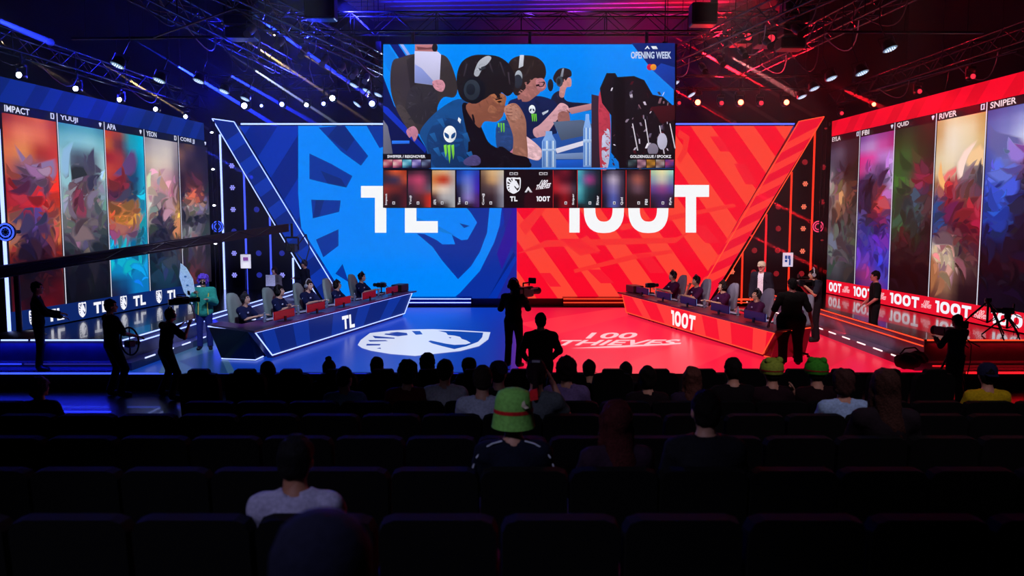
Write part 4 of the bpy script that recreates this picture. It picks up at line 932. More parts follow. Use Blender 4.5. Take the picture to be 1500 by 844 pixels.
# ---- moving head lights
def moving_head(name, label, lens, scale=1.0):
    r = thing(name, label, 'stage light')
    b = MB(); b.rbox((0, 0, .27), (.26, .2, .1), .02); b.box((0, 0, .345), (.06, .06, .06)); b.build('base_box', M_fix, r)
    y = MB()
    for s in (-1, 1): y.rbox((s * .135, 0, .13), (.035, .08, .24), .01)
    y.box((0, 0, .225), (.29, .08, .03)); y.build('yoke', M_fix, r)
    h = MB(); h.lathe([(.05, .16), (.10, .12), (.11, -.02), (.095, -.12), (.085, -.13)], 14, axis='Y'); hd = h.build('lamp_head', M_fix, r)
    l = MB(); l.lathe([(.078, -.128), (.076, -.142), (.05, -.150), (.012, -.153)], 14, axis='Y'); l.build('lens', lens, hd)
    r.scale = (scale,) * 3
    return r
heads = {}
def put_head(px, py, Y=None, x=None, lens='w', s=1.0, label='', hang=None, name='moving_head_light'):
    p = PY(px, py, Y) if Y else CAM + ray(px, py) * (x / ray(px, py).x)
    m = {'w': M_lens_w, 'b': M_lens_b, 'r': M_lens_r, 'd': M_lens_rd}[lens]
    if lens not in heads: heads[lens] = h = moving_head(name, label, m); 
    else: h = dup(heads[lens], (0, 0, 0), 0, label)
    h.location = p + Vector((0, .12 * s, 0)); h.rotation_euler = (0, 0, math.atan2(-p.x * .5, p.y) * -1 if False else 0); h.scale = (s,) * 3; h['label'] = label
    top = p.z + .36 * s
    if hang:
        t = MB(); t.tube((0, 0, .34), (0, 0, (hang - p.z) / s if hang > top + .02 else .42), .025 / s, 6); t.build('hanging_clamp', M_fix, h)
    return p
for i, (x, y) in enumerate([(28, 110), (111, 130), (175, 146), (228, 160), (272, 171)]):
    put_head(x, y, x=-10.95, lens='w', s=.78, hang=6.74, label='white-burning moving light above the blue side screen, ' + ['over the first panel edge', 'over the second panel', 'over the third panel', 'over the fourth panel', 'over the fifth panel'][i])
for i, (x, y, l) in enumerate([(1233, 166, 'd'), (1280, 153, 'r'), (1347, 134, 'd'), (1425, 112, 'd')]):
    put_head(x, y, x=11.15, lens=l, s=.8, hang=6.9, label='red moving light above the red side screen, ' + ['dim, over its rear corner', 'the brightest, over the second panel', 'dim, over the third panel', 'dim, over the fourth panel'][i])
BACK = [(358, 155, 'w', 1.15, 'bright white-blue moving light at the blue-side end of the back truss'), (383, 155, 'b', .6, 'small blue lamp next to the bright end lamp of the back truss'), (413, 153, 'b', .95, 'blue moving light on the back truss, third from its blue end'),
        (449, 154, 'w', .8, 'small white moving light on the back truss, fourth from its blue end'), (474, 152, 'b', .8, 'violet-blue moving light on the back truss, fifth from its blue end'), (487, 144, 'w', 1.1, 'bright white moving light with a yellowish beam over the blue wall'),
        (545, 152, 'b', 1.2, 'bright blue moving light beside the edge of the hanging screen'), (995, 151, 'd', .7, 'dim red lamp half beside the hanging screen edge'), (1022, 150, 'r', 1.15, 'bright red moving light nearest the hanging screen'),
        (1057, 151, 'd', .9, 'dim red lamp between the first two bright red moving lights'), (1085, 150, 'r', 1.15, 'bright red moving light in the middle of the red back truss'), (1115, 151, 'd', .95, 'dim red lamp between the last two bright red moving lights'),
        (1152, 150, 'r', 1.1, 'bright red moving light at the red end of the back truss')]
for (x, y, l, s, lab) in BACK: put_head(x, y, Y=26.67, lens=l, s=s, hang=7.40, label=lab)
p = put_head(3, 387, Y=17.2, lens='w', s=.8, label='white moving light standing low at the edge of the blue side platform')
MB().tube((0, 0, .34), (0, 0, .5), .02).build('clamp', M_fix, heads['w']) if False else None

# ---- par cans with dotted pale faces
def par_can():
    r = thing('par_light', '', 'stage light')
    b = MB(); b.lathe([(.05, .20), (.11, .16), (.145, .02), (.15, 0)], 16); b.build('can', M_fix, r)
    y = MB(); y.path([(-.16, 0, .08), (-.16, 0, .26), (.16, 0, .26), (.16, 0, .08)], .012, 5); y.tube((0, 0, .26), (0, 0, .6), .016, 5); y.build('bracket', M_fix, r)
    f = MB(); f.lathe([(.138, 0), (.13, -.008), (.01, -.012)], 16); fa = f.build('lamp_face', mat('par_glass', (150, 180, 200), .3, emit=(120, 160, 190), strength=.55), r)
    l = MB()
    for k, (n, rr) in enumerate(((1, 0), (6, .045), (12, .092))):
        for i in range(n): a = 2 * PI * i / n; l.ball((rr * math.cos(a), rr * math.sin(a), -.013), (.013, .013, .005), 6)
    l.build('diode_dots', glow('diode', (215, 235, 255), 2.0), fa)['kind'] = 'stuff'
    return r
par = par_can()
def tiltpar(h, tilt):
    for c in h.children: c.rotation_euler = (-.28, tilt * .55, 0)
    t = MB(); t.tube((math.sin(tilt * .55) * .6, math.sin(.28) * .6 * math.cos(tilt * .55), .5), (math.sin(tilt * .55) * .6, math.sin(.28) * .6 * math.cos(tilt * .55), 11.49 - h.location.z), .012, 5); t.build('hanging_wire', M_fix, h)
par0 = dup(par, (0, 0, 0))
PARS = [(172, 96, 16.5, .6, 'nearest the seats on the blue side'), (233, 118, 18, .5, 'second on the blue side'), (291, 119, 20, .5, 'third on the blue side, tilted'), (328, 134, 21.5, .55, 'fourth on the blue side'), (359, 145, 23, .6, 'fifth on the blue side, just over a bright lamp'),
        (1304, 72, 16.2, -.5, 'nearest the seats on the red side'), (1263, 107, 17.6, -.5, 'second on the red side'), (1218, 115, 19.5, -.5, 'third on the red side'), (1193, 130, 21.5, -.55, 'fourth on the red side'), (1175, 142, 23.5, -.55, 'fifth on the red side'),
        (518, 125, 24, .75, 'first of the white row beside the hanging screen'), (537, 133, 25, .75, 'middle of the white row beside the hanging screen'), (554, 139, 26, .7, 'last of the white row, touching the hanging screen edge'), (523, 153, 24.5, 1.1, 'steeply tilted below the white row'),
        (989, 122, 24, -.7, 'white, half hidden by the red edge of the hanging screen'), (1013, 139, 25, -.9, 'white, just above the first bright red lamp')]
for i, (x, y, Y, tilt, lab) in enumerate(PARS):
    h = par if i == 0 else dup(par0, (0, 0, 0)); h.location = PY(x, y, Y); tiltpar(h, tilt); h['label'] = 'round pale-faced stage lamp, ' + lab; h['group'] = 'round pale stage lamps'
for c in list(par0.children_recursive) + [par0]: bpy.data.objects.remove(c)

# ---- round fan lights with glowing rings beside the side screens
def ring_light(px, py, Y, c, label):
    p = PY(px, py, Y); r = thing('ring_light', label, 'stage light', p)
    b = MB(); b.lathe([(.05, .10), (.17, .08), (.20, 0), (.19, -.02)], 18, axis='Y'); b.tube((0, .08, 0), (0, .3, 0), .03); b.build('lamp_body', M_fix, r)
    col = (60, 90, 255) if c == 'b' else (230, 60, 100)
    for rr, w in ((.17, .018), (.10, .014)):
        t = MB(); n = 18
        for i in range(n):
            a, e = 2 * PI * i / n, 2 * PI * (i + 1) / n; t.tube((rr * math.cos(a), -.03, rr * math.sin(a)), (rr * math.cos(e), -.03, rr * math.sin(e)), w, 5, cap=False)
        t.build('glowing_ring', glow('ring_' + c, col, 1.6), r)
    t = MB()
    for i in range(8): a = 2 * PI * i / 8; t.tube((.04 * math.cos(a), -.02, .04 * math.sin(a)), (.17 * math.cos(a + .5), -.02, .17 * math.sin(a + .5)), .009, 4)
    t.build('fan_blades', glow('blade_' + c, (30, 60, 160) if c == 'b' else (110, 20, 40), .8), r)
    t = MB(); t.tube((0, .3, -p.z + .6), (0, .3, .1), .03, 6) if px > 50 else t.tube((0, .05, 0), (0, .45, 0), .04, 6); t.build('mast', M_fix, r)
ring_light(9, 340, 16.7, 'b', 'round fan-like lamp with blue rings at the front edge of the blue side screen')
ring_light(319, 332, 26.4, 'b', 'round fan-like lamp with blue rings between the blue side screen and the flank wall')
ring_light(1198, 332, 26.4, 'r', 'round fan-like lamp with pink rings beside the red side screen')
# tall light line at the near edge of the blue screen
p = PY(5, 300, 16.75); t = MB(); t.box((p.x - .02, 16.75, 2.75), (.05, .05, 4.3)); struct('edge_light_blue', t, M_blueled)
# vertical towers with four small lamps
for sg, x, ys in ((-1, 315, (194, 248, 301, 357)), (1, 1204.5, (188, 244, 297, 352))):
    p = PY(x, 300, 26.2); r = thing('lamp_tower', 'slim dark tower with four small ' + ('white' if sg < 0 else 'red') + ' lamps beside the ' + ('blue' if sg < 0 else 'red') + ' side screen', 'tower', (p.x, 26.2, .6))
    t = MB()
    for dx, dy in ((-.07, 0), (.07, 0), (0, .12)): t.tube((dx, dy, -.02), (dx, dy, 5.6), .018, 5)
    for k in range(12): t.tube((-.07, 0, k * .46), (.07, 0, k * .46 + .3), .01, 4)
    t.build('mast', M_fix, r)
    for y in ys:
        q = PY(x, y, 26.1); t = MB(); t.ball((0, -.08, q.z - .6), (.055, .03, .03), 8); t.build('small_lamp', glow('tower_w', (235, 240, 255), 5) if sg < 0 else M_lampdim_r, r)

# ---- dark gear hung in the rig: speakers, projectors, dimmer boxes
def gear(name, label, cat, px, py, Y, size, n=1, lens=None, top=11.49, col=None):
    p = PY(px, py, Y); r = thing(name, label, cat, p); w, d, h = size
    for k in range(n):
        t = MB(); t.rbox((0, .03 * k * k, -k * (h + .015)), (w, d, h), .025); c = t.build('cabinet', M_fix, r)
        g = MB(); g.box((0, .03 * k * k - d / 2 - .006, -k * (h + .015)), (w * .86, .01, h * .78)); g.build('front_grille', M_blackmetal, c)
    t = MB()
    for s in (-.3, .3): t.tube((s * w, 0, h / 2), (s * w, 0, top - p.z), .012, 5)
    t.build('hanging_cable', M_fix, r)
    if lens: l = MB(); l.lathe([(.09, 0), (.085, -.03), (.02, -.04)], 12, (w * .2, -d / 2 - .012, 0), 'Y'); l.build('lens', lens, r)
gear('speaker_array', 'column of black loudspeaker boxes hung near the hanging screen, blue side', 'speaker', 352, 14, 19.5, (.7, .5, .26), 3)
gear('speaker_array', 'column of black loudspeaker boxes hung on the red side of the rig', 'speaker', 1165, 10, 19.5, (.6, .5, .26), 4)
gear('projector', 'dark projector box with a red glint hung over the red wall', 'projector', 1085, 58, 21, (.5, .6, .3), 1, M_lens_rd)
gear('projector', 'second dark projector box with a red glint, further along the red rig', 'projector', 1119, 60, 21, (.45, .6, .3), 1, M_lens_rd)
gear('dimmer_rack', 'black dimmer box hanging between truss and roof, blue side', 'rack', 470, 12, 19, (.7, .4, .55))
gear('dimmer_rack', 'black dimmer box hanging between truss and roof, red side', 'rack', 1030, 22, 19, (.6, .4, .5))
for i, (x, y, Y) in enumerate([(398, 38, 18.0), (420, 48, 19.2), (442, 62, 20.3), (466, 72, 21.4), (490, 82, 22.4), (507, 88, 23.2), (525, 95, 24.0)]):
    Y = Y if Y < 20 else Y + .0; p = Vector((-6.1 + 2.4 * (Y - 15.6) / 10 - .21, Y, 7.21)); r = thing('profile_spotlight', 'black profile spotlight on the blue-side truss, ' + ['first from the seats', 'second from the seats', 'third from the seats', 'the middle one', 'third from the back', 'second from the back', 'last at the back'][i], 'stage light', p, 0, 'profile spotlights on the blue truss')
    t = MB(); t.lathe([(.06, .2), (.09, .1), (.09, -.15), (.07, -.2), (.07, -.36), (.085, -.4)], 10, axis='Y', M=Matrix.Rotation(.5, 3, 'X')); t.build('barrel', M_alu, r)
    t = MB(); t.path([(-.12, 0, 0), (-.12, 0, .18), (.12, 0, .18), (.12, 0, 0)], .012, 4); t.tube((0, 0, .18), (0, 0, .285), .02, 5); t.build('yoke', M_fix, r)
    t = MB(); pts = [(.05, .15, .05), (.10, .22, -.15), (.07, .2, -.4), (.16, .25, -.55 - .1 * (i % 3))]; t.path(pts, .014, 5); t.build('dangling_cable', M_alu, r)
for i, (x, y, Y) in enumerate([(1105, 40, 18.0), (1085, 50, 19.2), (1065, 62, 20.3), (1045, 72, 21.4), (1028, 82, 22.4)]):
    p = Vector((6.6 - 2.3 * (Y - 15.6) / 10 + .21, Y, 7.21)); r = thing('profile_spotlight', 'black profile spotlight on the red-side truss, ' + ['first from the seats', 'second from the seats', 'the middle one', 'second from the back', 'last at the back'][i], 'stage light', p, 0, 'profile spotlights on the red truss')
    t = MB(); t.lathe([(.06, .2), (.09, .1), (.09, -.15), (.07, -.2), (.07, -.36), (.085, -.4)], 10, axis='Y', M=Matrix.Rotation(.5, 3, 'X')); t.build('barrel', M_fix, r)
    t = MB(); t.path([(-.12, 0, 0), (-.12, 0, .18), (.12, 0, .18), (.12, 0, 0)], .012, 4); t.tube((0, 0, .18), (0, 0, .285), .02, 5); t.build('yoke', M_fix, r)
def slung(root_name, pts, m):
    r = bpy.data.objects[root_name]; t = MB(); t.path(pts, .014, 5); t.build('slung_cable', m, r, r.location)
for nm, x0, x1 in (('lighting_truss.004', -6.1, -3.7), ('lighting_truss.005', 6.6, 4.3), ('lighting_truss.006', -7.9, -7.0), ('lighting_truss.007', 8.3, 7.4), ('lighting_truss.002', -11.3, -10.6), ('lighting_truss.003', 11.4, 11.0)):
    zt = bpy.data.objects[nm].location.z
    for k in range(4):
        f0 = .12 + .2 * k; xa = x0 + (x1 - x0) * f0; xb = x0 + (x1 - x0) * (f0 + .17); ya, yb = 15.8 + 9.6 * f0, 15.8 + 9.6 * (f0 + .17); sag = .35 + .15 * (k % 3)
        slung(nm, [(xa + (xb - xa) * j / 8 + .2 * (1 - (2 * j / 8 - 1) ** 2), ya + (yb - ya) * j / 8, zt - .2 - sag * (1 - (2 * j / 8 - 1) ** 2)) for j in range(9)], M_alu if k % 2 else M_fix)

# unseen spots added to tint the haze and rake the metal of the rig
for l, t_, p_, c_, s_ in (((-6.6, 26.5, 6.9), (-6.8, 19, 8.2), 3000, (20, 24, 255), 80), ((-9.5, 26.3, 6.9), (-9.5, 18, 7.6), 900, (20, 24, 255), 70), ((-3.6, 26.3, 7.0), (-5.0, 19, 8.2), 300, (190, 200, 255), 34),
                         ((6.8, 26.5, 6.9), (7.2, 19, 8.2), 1400, (255, 12, 30), 80), ((9.6, 26.3, 6.9), (9.8, 18, 7.6), 350, (255, 20, 40), 60), ((0.5, 24.0, 8.3), (.5, 21, 8.6), 60, (120, 60, 255), 100)):
    spot('added_rig_wash', l, t_, p_, c_, s_, .5, .1)

# ---- narrow beams: added tubes of denser haze, each lit by an unseen lamp
YEL, BLU, REDC, WHT = (255, 214, 130), (30, 50, 255), (255, 16, 30), (200, 215, 255)
BEAMS = [((45, 88), 19.5, (150, 153), 24, YEL, 40), ((190, 118), 20, (313, 194), 27, YEL, 60), ((-40, 14), 14, (74, 62), 17.5, BLU, 160), ((262, 98), 22, (410, 188), 27.4, BLU, 260), ((340, 112), 22, (470, 186), 27.6, BLU, 90),
         ((375, 104), 22, (500, 186), 27.6, WHT, 40), ((380, 72), 21, (545, 182), 27.6, YEL, 90), ((380, 28), 20, (632, 206), 27.6, BLU, 420), ((440, 76), 21, (620, 190), 27.6, YEL, 60),
         ((950, 108), 22.6, (1076, 180), 27.6, REDC, 620), ((985, 86), 22, (1146, 184), 27.6, REDC, 760), ((1030, 78), 22, (1214, 182), 27.6, REDC, 620), ((1072, 84), 21, (1165, 138), 24, (255, 150, 150), 30), ((1236, 132), 22, (1310, 165), 26, REDC, 40),
         ((1100, 345), 24.5, (1216, 402), 27.2, REDC, 25), ((1110, 285), 24.5, (1216, 340), 27.2, REDC, 25), ((300, 220), 24.5, (372, 262), 27.2, BLU, 25)]
bm_ = bpy.data.materials.new('beam_haze'); bm_.use_nodes = True; nt = bm_.node_tree; nt.nodes.clear()
vo = nt.nodes.new('ShaderNodeVolumeScatter'); vo.inputs['Density'].default_value = 0.35; vo.inputs['Anisotropy'].default_value = 0.0
mo = nt.nodes.new('ShaderNodeOutputMaterial'); nt.links.new(vo.outputs[0], mo.inputs['Volume'])
for i, (s, Ys, e, Ye, c, pw) in enumerate(BEAMS):
    if e[1] >= 178 and e[1] < 210: Ys, Ye = Ys + 2.4, 30.4
    a, b = PY(s[0], s[1], Ys), PY(e[0], e[1], Ye); d = (b - a).normalized(); spot('beam_lamp', a - d * 2.0, b, pw * 3600, c, 1.6, .4, .01)
    t = MB(); r0 = .05 if c in (YEL, WHT) else .075; t.tube(a, b, r0 * .6, 8, 0, r0 * 1.15); o = t.build('added_haze_tube', bm_); o['kind'] = 'structure'
hz = MB().box((0, 21.9, 6.7), (29.6, 17.6, 9.4)); h = struct('haze', hz, None) if False else hz.build('haze', M_black)
hm = bpy.data.materials.new('stage_haze'); hm.use_nodes = True; nt = hm.node_tree; nt.nodes.clear()
vo = nt.nodes.new('ShaderNodeVolumeScatter'); vo.inputs['Density'].default_value = 0.005; vo.inputs['Anisotropy'].default_value = 0.2
mo = nt.nodes.new('ShaderNodeOutputMaterial'); nt.links.new(vo.outputs[0], mo.inputs['Volume']); h.data.materials.clear(); h.data.materials.append(hm); h['kind'] = 'structure'
# ---------------------------------------------------------------- figures: one continuous surface from blended limbs
def snet(f, lo, hi, h):
    lo = np.array(lo, float); n = np.maximum(np.ceil((np.array(hi) - lo) / h).astype(int) + 1, 3)
    ax = [lo[i] + h * np.arange(n[i]) for i in range(3)]
    X, Y, Z = np.meshgrid(*ax, indexing='ij'); G = f(np.stack([X, Y, Z], -1))
    c = n - 1; S = G < 0
    cnt = np.zeros(c, int); acc = np.zeros((*c, 3))
    cor = [(i, j, k) for i in (0, 1) for j in (0, 1) for k in (0, 1)]
    def sl(o): return tuple(slice(o[i], o[i] + c[i]) for i in range(3))
    for a in cor:
        for d in range(3):
            if a[d]: continue
            b = list(a); b[d] = 1; ga, gb = G[sl(a)], G[sl(b)]; m = (ga < 0) != (gb < 0)
            t = np.where(m, ga / np.where(m, ga - gb, 1), 0)
            cnt += m
            for e in range(3): acc[..., e] += np.where(m, a[e] + (t if e == d else 0), 0)
    act = cnt > 0; idx = -np.ones(c, int); idx[act] = np.arange(act.sum())
    base = np.stack(np.nonzero(act), -1); V = lo + h * (base + acc[act] / cnt[act][:, None])
    F = []
    for d in range(3):
        e, g = [(1, 2), (2, 0), (0, 1)][d]
        s0 = [slice(0, None)] * 3; s1 = [slice(0, None)] * 3
        s0[d] = slice(0, n[d] - 1); s1[d] = slice(1, n[d])
        for q in (e, g): s0[q] = slice(1, n[q] - 1); s1[q] = slice(1, n[q] - 1)
        A, B = S[tuple(s0)], S[tuple(s1)]; m = A != B; P = np.stack(np.nonzero(m), -1)
        if not len(P): continue
        P[:, e] += 1; P[:, g] += 1
        def cell(de, dg):
            Q_ = P.copy(); Q_[:, e] -= de; Q_[:, g] -= dg; return idx[Q_[:, 0], Q_[:, 1], Q_[:, 2]]
        q = np.stack([cell(1, 1), cell(0, 1), cell(0, 0), cell(1, 0)], -1)
        flip = ~A[m]; q[flip] = q[flip][:, ::-1]; q = q[(q >= 0).all(1)]; F.append(q)
    return V, np.concatenate(F) if F else np.zeros((0, 4), int)

def v3(*a): return np.array(a, float)
def dcap(P, a, b, ra, rb, ndir=None, k=1.0):
    a = np.array(a, float); b = np.array(b, float); q = P - a; ba = b - a
    if ndir is not None:
        nd = np.array(ndir, float); nd /= np.linalg.norm(nd); f = 1 / k - 1
        q = q + (q @ nd)[..., None] * nd * f; ba = ba + (ba @ nd) * nd * f
    L = max(ba @ ba, 1e-9); t = np.clip(q @ ba / L, 0, 1)
    d = np.linalg.norm(q - t[..., None] * ba, axis=-1) - (ra + (rb - ra) * t)
    return d * (k if ndir is not None else 1.0) ** .5
def dell(P, c, r):
    q = (P - np.array(c, float)) / np.array(r, float); l = np.linalg.norm(q, axis=-1); return (l - 1) * min(r) * (1.0 if True else 1)
def smin(a, b, k):
    h = np.clip(.5 + .5 * (b - a) / k, 0, 1); return b + (a - b) * h - k * h * (1 - h)
def smax(a, b, k): return -smin(-a, -b, k)

def field(prims, k=.03, extra=None):
    def f(P):
        d = None
        for p in prims:
            e = dcap(P, *p); d = e if d is None else smin(d, e, k)
        if extra is not None: d = extra(P, d)
        return d
    return f
def bounds(prims, m=.03):
    pts = []
    for p in prims:
        r = max(p[2], p[3]); pts += [np.array(p[0]) - r, np.array(p[0]) + r, np.array(p[1]) - r, np.array(p[1]) + r]
    pts = np.array(pts); return pts.min(0) - m, pts.max(0) + m

# --- head (cached), face towards +Y
def head_field(P):
    d = dell(P, (0, -.012, .022), (.077, .096, .098)); d = smin(d, dell(P, (0, .018, -.045), (.058, .070, .068)), .03)
    d = smin(d, dcap(P, (0, .086, .012), (0, .098, -.022), .009, .015), .012)
    d = smin(d, dell(P, (0, .072, -.052), (.026, .018, .013)), .015); d = smin(d, dell(P, (0, .07, -.095), (.024, .02, .016)), .02)
    for s in (-1, 1):
        d = smax(d, -dell(P, (s * .032, .098, .008), (.021, .020, .013)), .014)
        d = smin(d, dell(P, (s * .079, -.008, -.008), (.012, .022, .034)), .008)
    d = smin(d, dcap(P, (0, -.018, -.06), (0, -.035, -.17), .054, .058), .025)
    return d
HV, HF = snet(head_field, (-.11, -.14, -.18), (.11, .13, .14), .009)
HC = HV[HF].mean(1)
HM = np.zeros(len(HF), int)
HM[(HC[:, 1] > .068) & (abs(HC[:, 0]) < .027) & (HC[:, 2] > -.063) & (HC[:, 2] < -.046)] = 1
HM[(HC[:, 1] > .066) & (abs(HC[:, 0]) > .014) & (abs(HC[:, 0]) < .050) & (HC[:, 2] > .026) & (HC[:, 2] < .037)] = 2
EYB = MB()
for s in (-1, 1):
    EYB.ball((s * .032, .075, .007), .0135, 8, 3); EYB.ball((s * .032, .0845, .007), .006, 6, 2)

def hair_mesh(style, seed=0, h=.0125):
    rs = np.random.RandomState(seed); w = rs.uniform(-1, 1, (6, 3)); ph = rs.uniform(0, 6, 6)
    amp = {'short': .0055, 'mid': .009, 'long': .006, 'fluffy': .016, 'curly': .010, 'bun': .004, 'spiky': .010, 'ponytail': .004}[style]
    def f(P):
        g = .10 if style in ('fluffy',) else .0
        R = (.090, .108, .108) if style in ('short', 'bun', 'ponytail') else (.100, .116, .116)
        if style == 'fluffy': R = (.135, .138, .140)
        if style == 'curly': R = (.110, .122, .124)
        d = dell(P, (0, -.016, .032), R)
        if style in ('mid', 'curly', 'fluffy', 'spiky'): d = smin(d, dell(P, (0, -.045, -.045), (.088, .075, .075)), .03)
        if style in ('short', 'ponytail', 'bun'): d = smin(d, dell(P, (0, -.042, -.035), (.074, .060, .06)), .03)
        if style == 'long':
            d = smin(d, dcap(P, (0, -.05, -.02), (.01, -.10, -.30), .085, .10, (0, 1, 0), .55), .03); d = smin(d, dcap(P, (.03, -.10, -.28), (.05, -.13, -.50), .085, .05, (0, 1, 0), .5), .03)
            for s in (-1, 1): d = smin(d, dcap(P, (s * .075, .0, .02), (s * .095, -.02, -.30), .035, .035), .02)
        if style == 'bun': d = smin(d, dell(P, (0, -.03, .155), (.045, .045, .04)), .015)
        if style == 'ponytail': d = smin(d, dcap(P, (0, -.12, .04), (0, -.15, -.20), .035, .02), .02)
        fw = np.maximum(np.maximum(-(P[..., 1] - .052), P[..., 2] - .052), abs(P[..., 0]) - .12)
        d = smax(d, -fw, .012)                                            # open the face
        ear = np.maximum(np.maximum(-(P[..., 1] + .035), P[..., 2] - .004), -(abs(P[..., 0]) - .055))
        if style in ('short', 'bun', 'ponytail'): d = smax(d, -ear, .01)
        n = sum(np.sin((P @ w[i]) * (70 + 16 * i) + ph[i]) for i in range(6)) / 6
        return d + n * amp * 2.0
    lo, hi = (-.17, -.2, -.15), (.17, .14, .22)
    if style == 'long': lo = (-.2, -.26, -.58)
    if style == 'ponytail': lo = (-.12, -.2, -.25)
    return snet(f, lo, hi, h)
HAIRC = {}
def hair(style, seed=0):
    if (style, seed) not in HAIRC: HAIRC[(style, seed)] = hair_mesh(style, seed)
    return HAIRC[(style, seed)]

def hand(mb, w, d, up, side, curl=.5, mi=0):
    """palm with five fingers starting at wrist w, pointing along d; thumb leaves on `side`"""
    w = Vector(w); d = Vector(d).normalized(); up = Vector(up); up = (up - d * up.dot(d)).normalized(); s = d.cross(up).normalized() * side
    n = 8; M = Matrix((s, d, up)).transposed()
    mb.ball(w + d * .045, (.040, .052, .016), 10, mi, M)
    for i, (off, ln) in enumerate(((-.030, .060), (-.010, .074), (.010, .078), (.030, .070))):
        p = w + d * .085 + s * off; a = curl * .5; dd = d
        for j, (l, r) in enumerate(((.46, .0092), (.32, .0084), (.22, .0074))):
            dd = (dd * math.cos(a) - up * math.sin(a)).normalized() if True else dd; q = p + dd * ln * l
            mb.tube(p, q, r, 5, mi, r * .9); p = q; a = curl * .8
            upn = up; 
    p = w + d * .025 + s * .034; t1 = (s * .75 + d * .65 - up * .15 * curl).normalized(); q = p + t1 * .038; mb.tube(p, q, .012, 5, mi, .010)
    t2 = (d * .9 + s * .25 - up * .4 * curl).normalized(); mb.tube(q, q + t2 * .03, .0098, 5, mi, .0078)

def pose(kind='stand', **ov):
    if kind == 'stand':
        J = dict(pel=(0, 0, .95), wst=(0, 0, 1.10), chs=(0, -.005, 1.30), nk=(0, -.02, 1.455), hd=(0, .015, 1.625), shL=(-.18, -.01, 1.405), shR=(.18, -.01, 1.405),
                 elL=(-.235, -.03, 1.12), elR=(.235, -.03, 1.12), wrL=(-.25, .05, .88), wrR=(.25, .05, .88), hipL=(-.09, 0, .92), hipR=(.09, 0, .92),
                 knL=(-.105, .02, .50), knR=(.105, .02, .50), anL=(-.115, -.02, .09), anR=(.115, -.02, .09), toL=(-.14, .13, .035), toR=(.14, .13, .035))
    else:
        J = dict(pel=(0, 0, .56), wst=(0, -.02, .70), chs=(0, -.03, .89), nk=(0, -.03, 1.04), hd=(0, .01, 1.21), shL=(-.168, -.03, .975), shR=(.168, -.03, .975),
                 elL=(-.235, .06, .74), elR=(.235, .06, .74), wrL=(-.13, .28, .68), wrR=(.13, .28, .68), hipL=(-.09, .02, .54), hipR=(.09, .02, .54),
                 knL=(-.13, .44, .53), knR=(.13, .44, .53), anL=(-.13, .42, .10), anR=(.13, .42, .10), toL=(-.14, .57, .035), toR=(.14, .57, .035))
    J.update(ov); return J
def body_prims(J, w=1.0, off=0.0):
    y = (0, 1, 0); g = {}
    R = lambda r: r * (1 if off == 0 else 1) + off
    tr = lambda s: (tuple(np.array(J['nk']) * .85 + np.array(J['sh' + s]) * .15 - v3(0, 0, .015)), J['sh' + s], R(.050), R(.047))
    g['torso'] = [(J['pel'], J['wst'], R(.145 * w), R(.128 * w), y, .74), (J['wst'], J['chs'], R(.128 * w), R(.148 * w), y, .74), (J['shL'], J['shR'], R(.050), R(.050)), (J['chs'], J['nk'], R(.120 * w), R(.060), y, .74), tr('L'), tr('R')]
    g['neck'] = [(J['nk'], tuple(np.array(J['hd']) * .6 + np.array(J['nk']) * .4), .055, .052)]
    for s in 'LR':
        g['arm' + s] = [(J['sh' + s], J['el' + s], R(.054 * (.5 + .5 * w)), R(.041))]; g['fore' + s] = [(J['el' + s], J['wr' + s], R(.041), R(.027))]
        g['leg' + s] = [(J['hip' + s], J['kn' + s], R(.088 * (.5 + .5 * w) * J.get('legw', 1)), R(.058 * J.get('legw', 1))), (J['kn' + s], J['an' + s], R(.056 * J.get('legw', 1)), R(.038 * J.get('legw', 1)))]
        a = np.array(J['an' + s]); g['foot' + s] = [(tuple(a - v3(0, 0, .03)), J['to' + s], R(.040), R(.032))]
    return g

MATCACHE = {}
def cloth(col, rough=.9): return mat('cloth_%s' % ''.join('%02x' % int(c) for c in col), col, rough, bump=.35, scale=45, vary=.18, spec=.15)
def skin(col=(196, 142, 116)): return mat('skin_%s' % ''.join('%02x' % int(c) for c in col), col, .55, scale=20, vary=.06)
M_lip = mat('lips', (150, 80, 74), .5); M_eye = mat('eye_white', (205, 205, 205), .3)

def rotm(yaw=0, pitch=0, roll=0):
    return np.array((Matrix.Rotation(yaw, 3, 'Z') @ Matrix.Rotation(pitch, 3, 'X') @ Matrix.Rotation(roll, 3, 'Y')))
def mesh_obj(name, V, F, mats, mi=None, parent=None):
    me = bpy.data.meshes.new(name); me.from_pydata(V.tolist() if hasattr(V, 'tolist') else V, [], F.tolist() if hasattr(F, 'tolist') else F)
    for m in mats: me.materials.append(m)
    me.polygons.foreach_set('use_smooth', [True] * len(me.polygons))
    if mi is not None: me.polygons.foreach_set('material_index', mi)
    me.update(); o = bpy.data.objects.new(name, me); COL.objects.link(o)
    if parent is not None: o.parent = parent
    return o

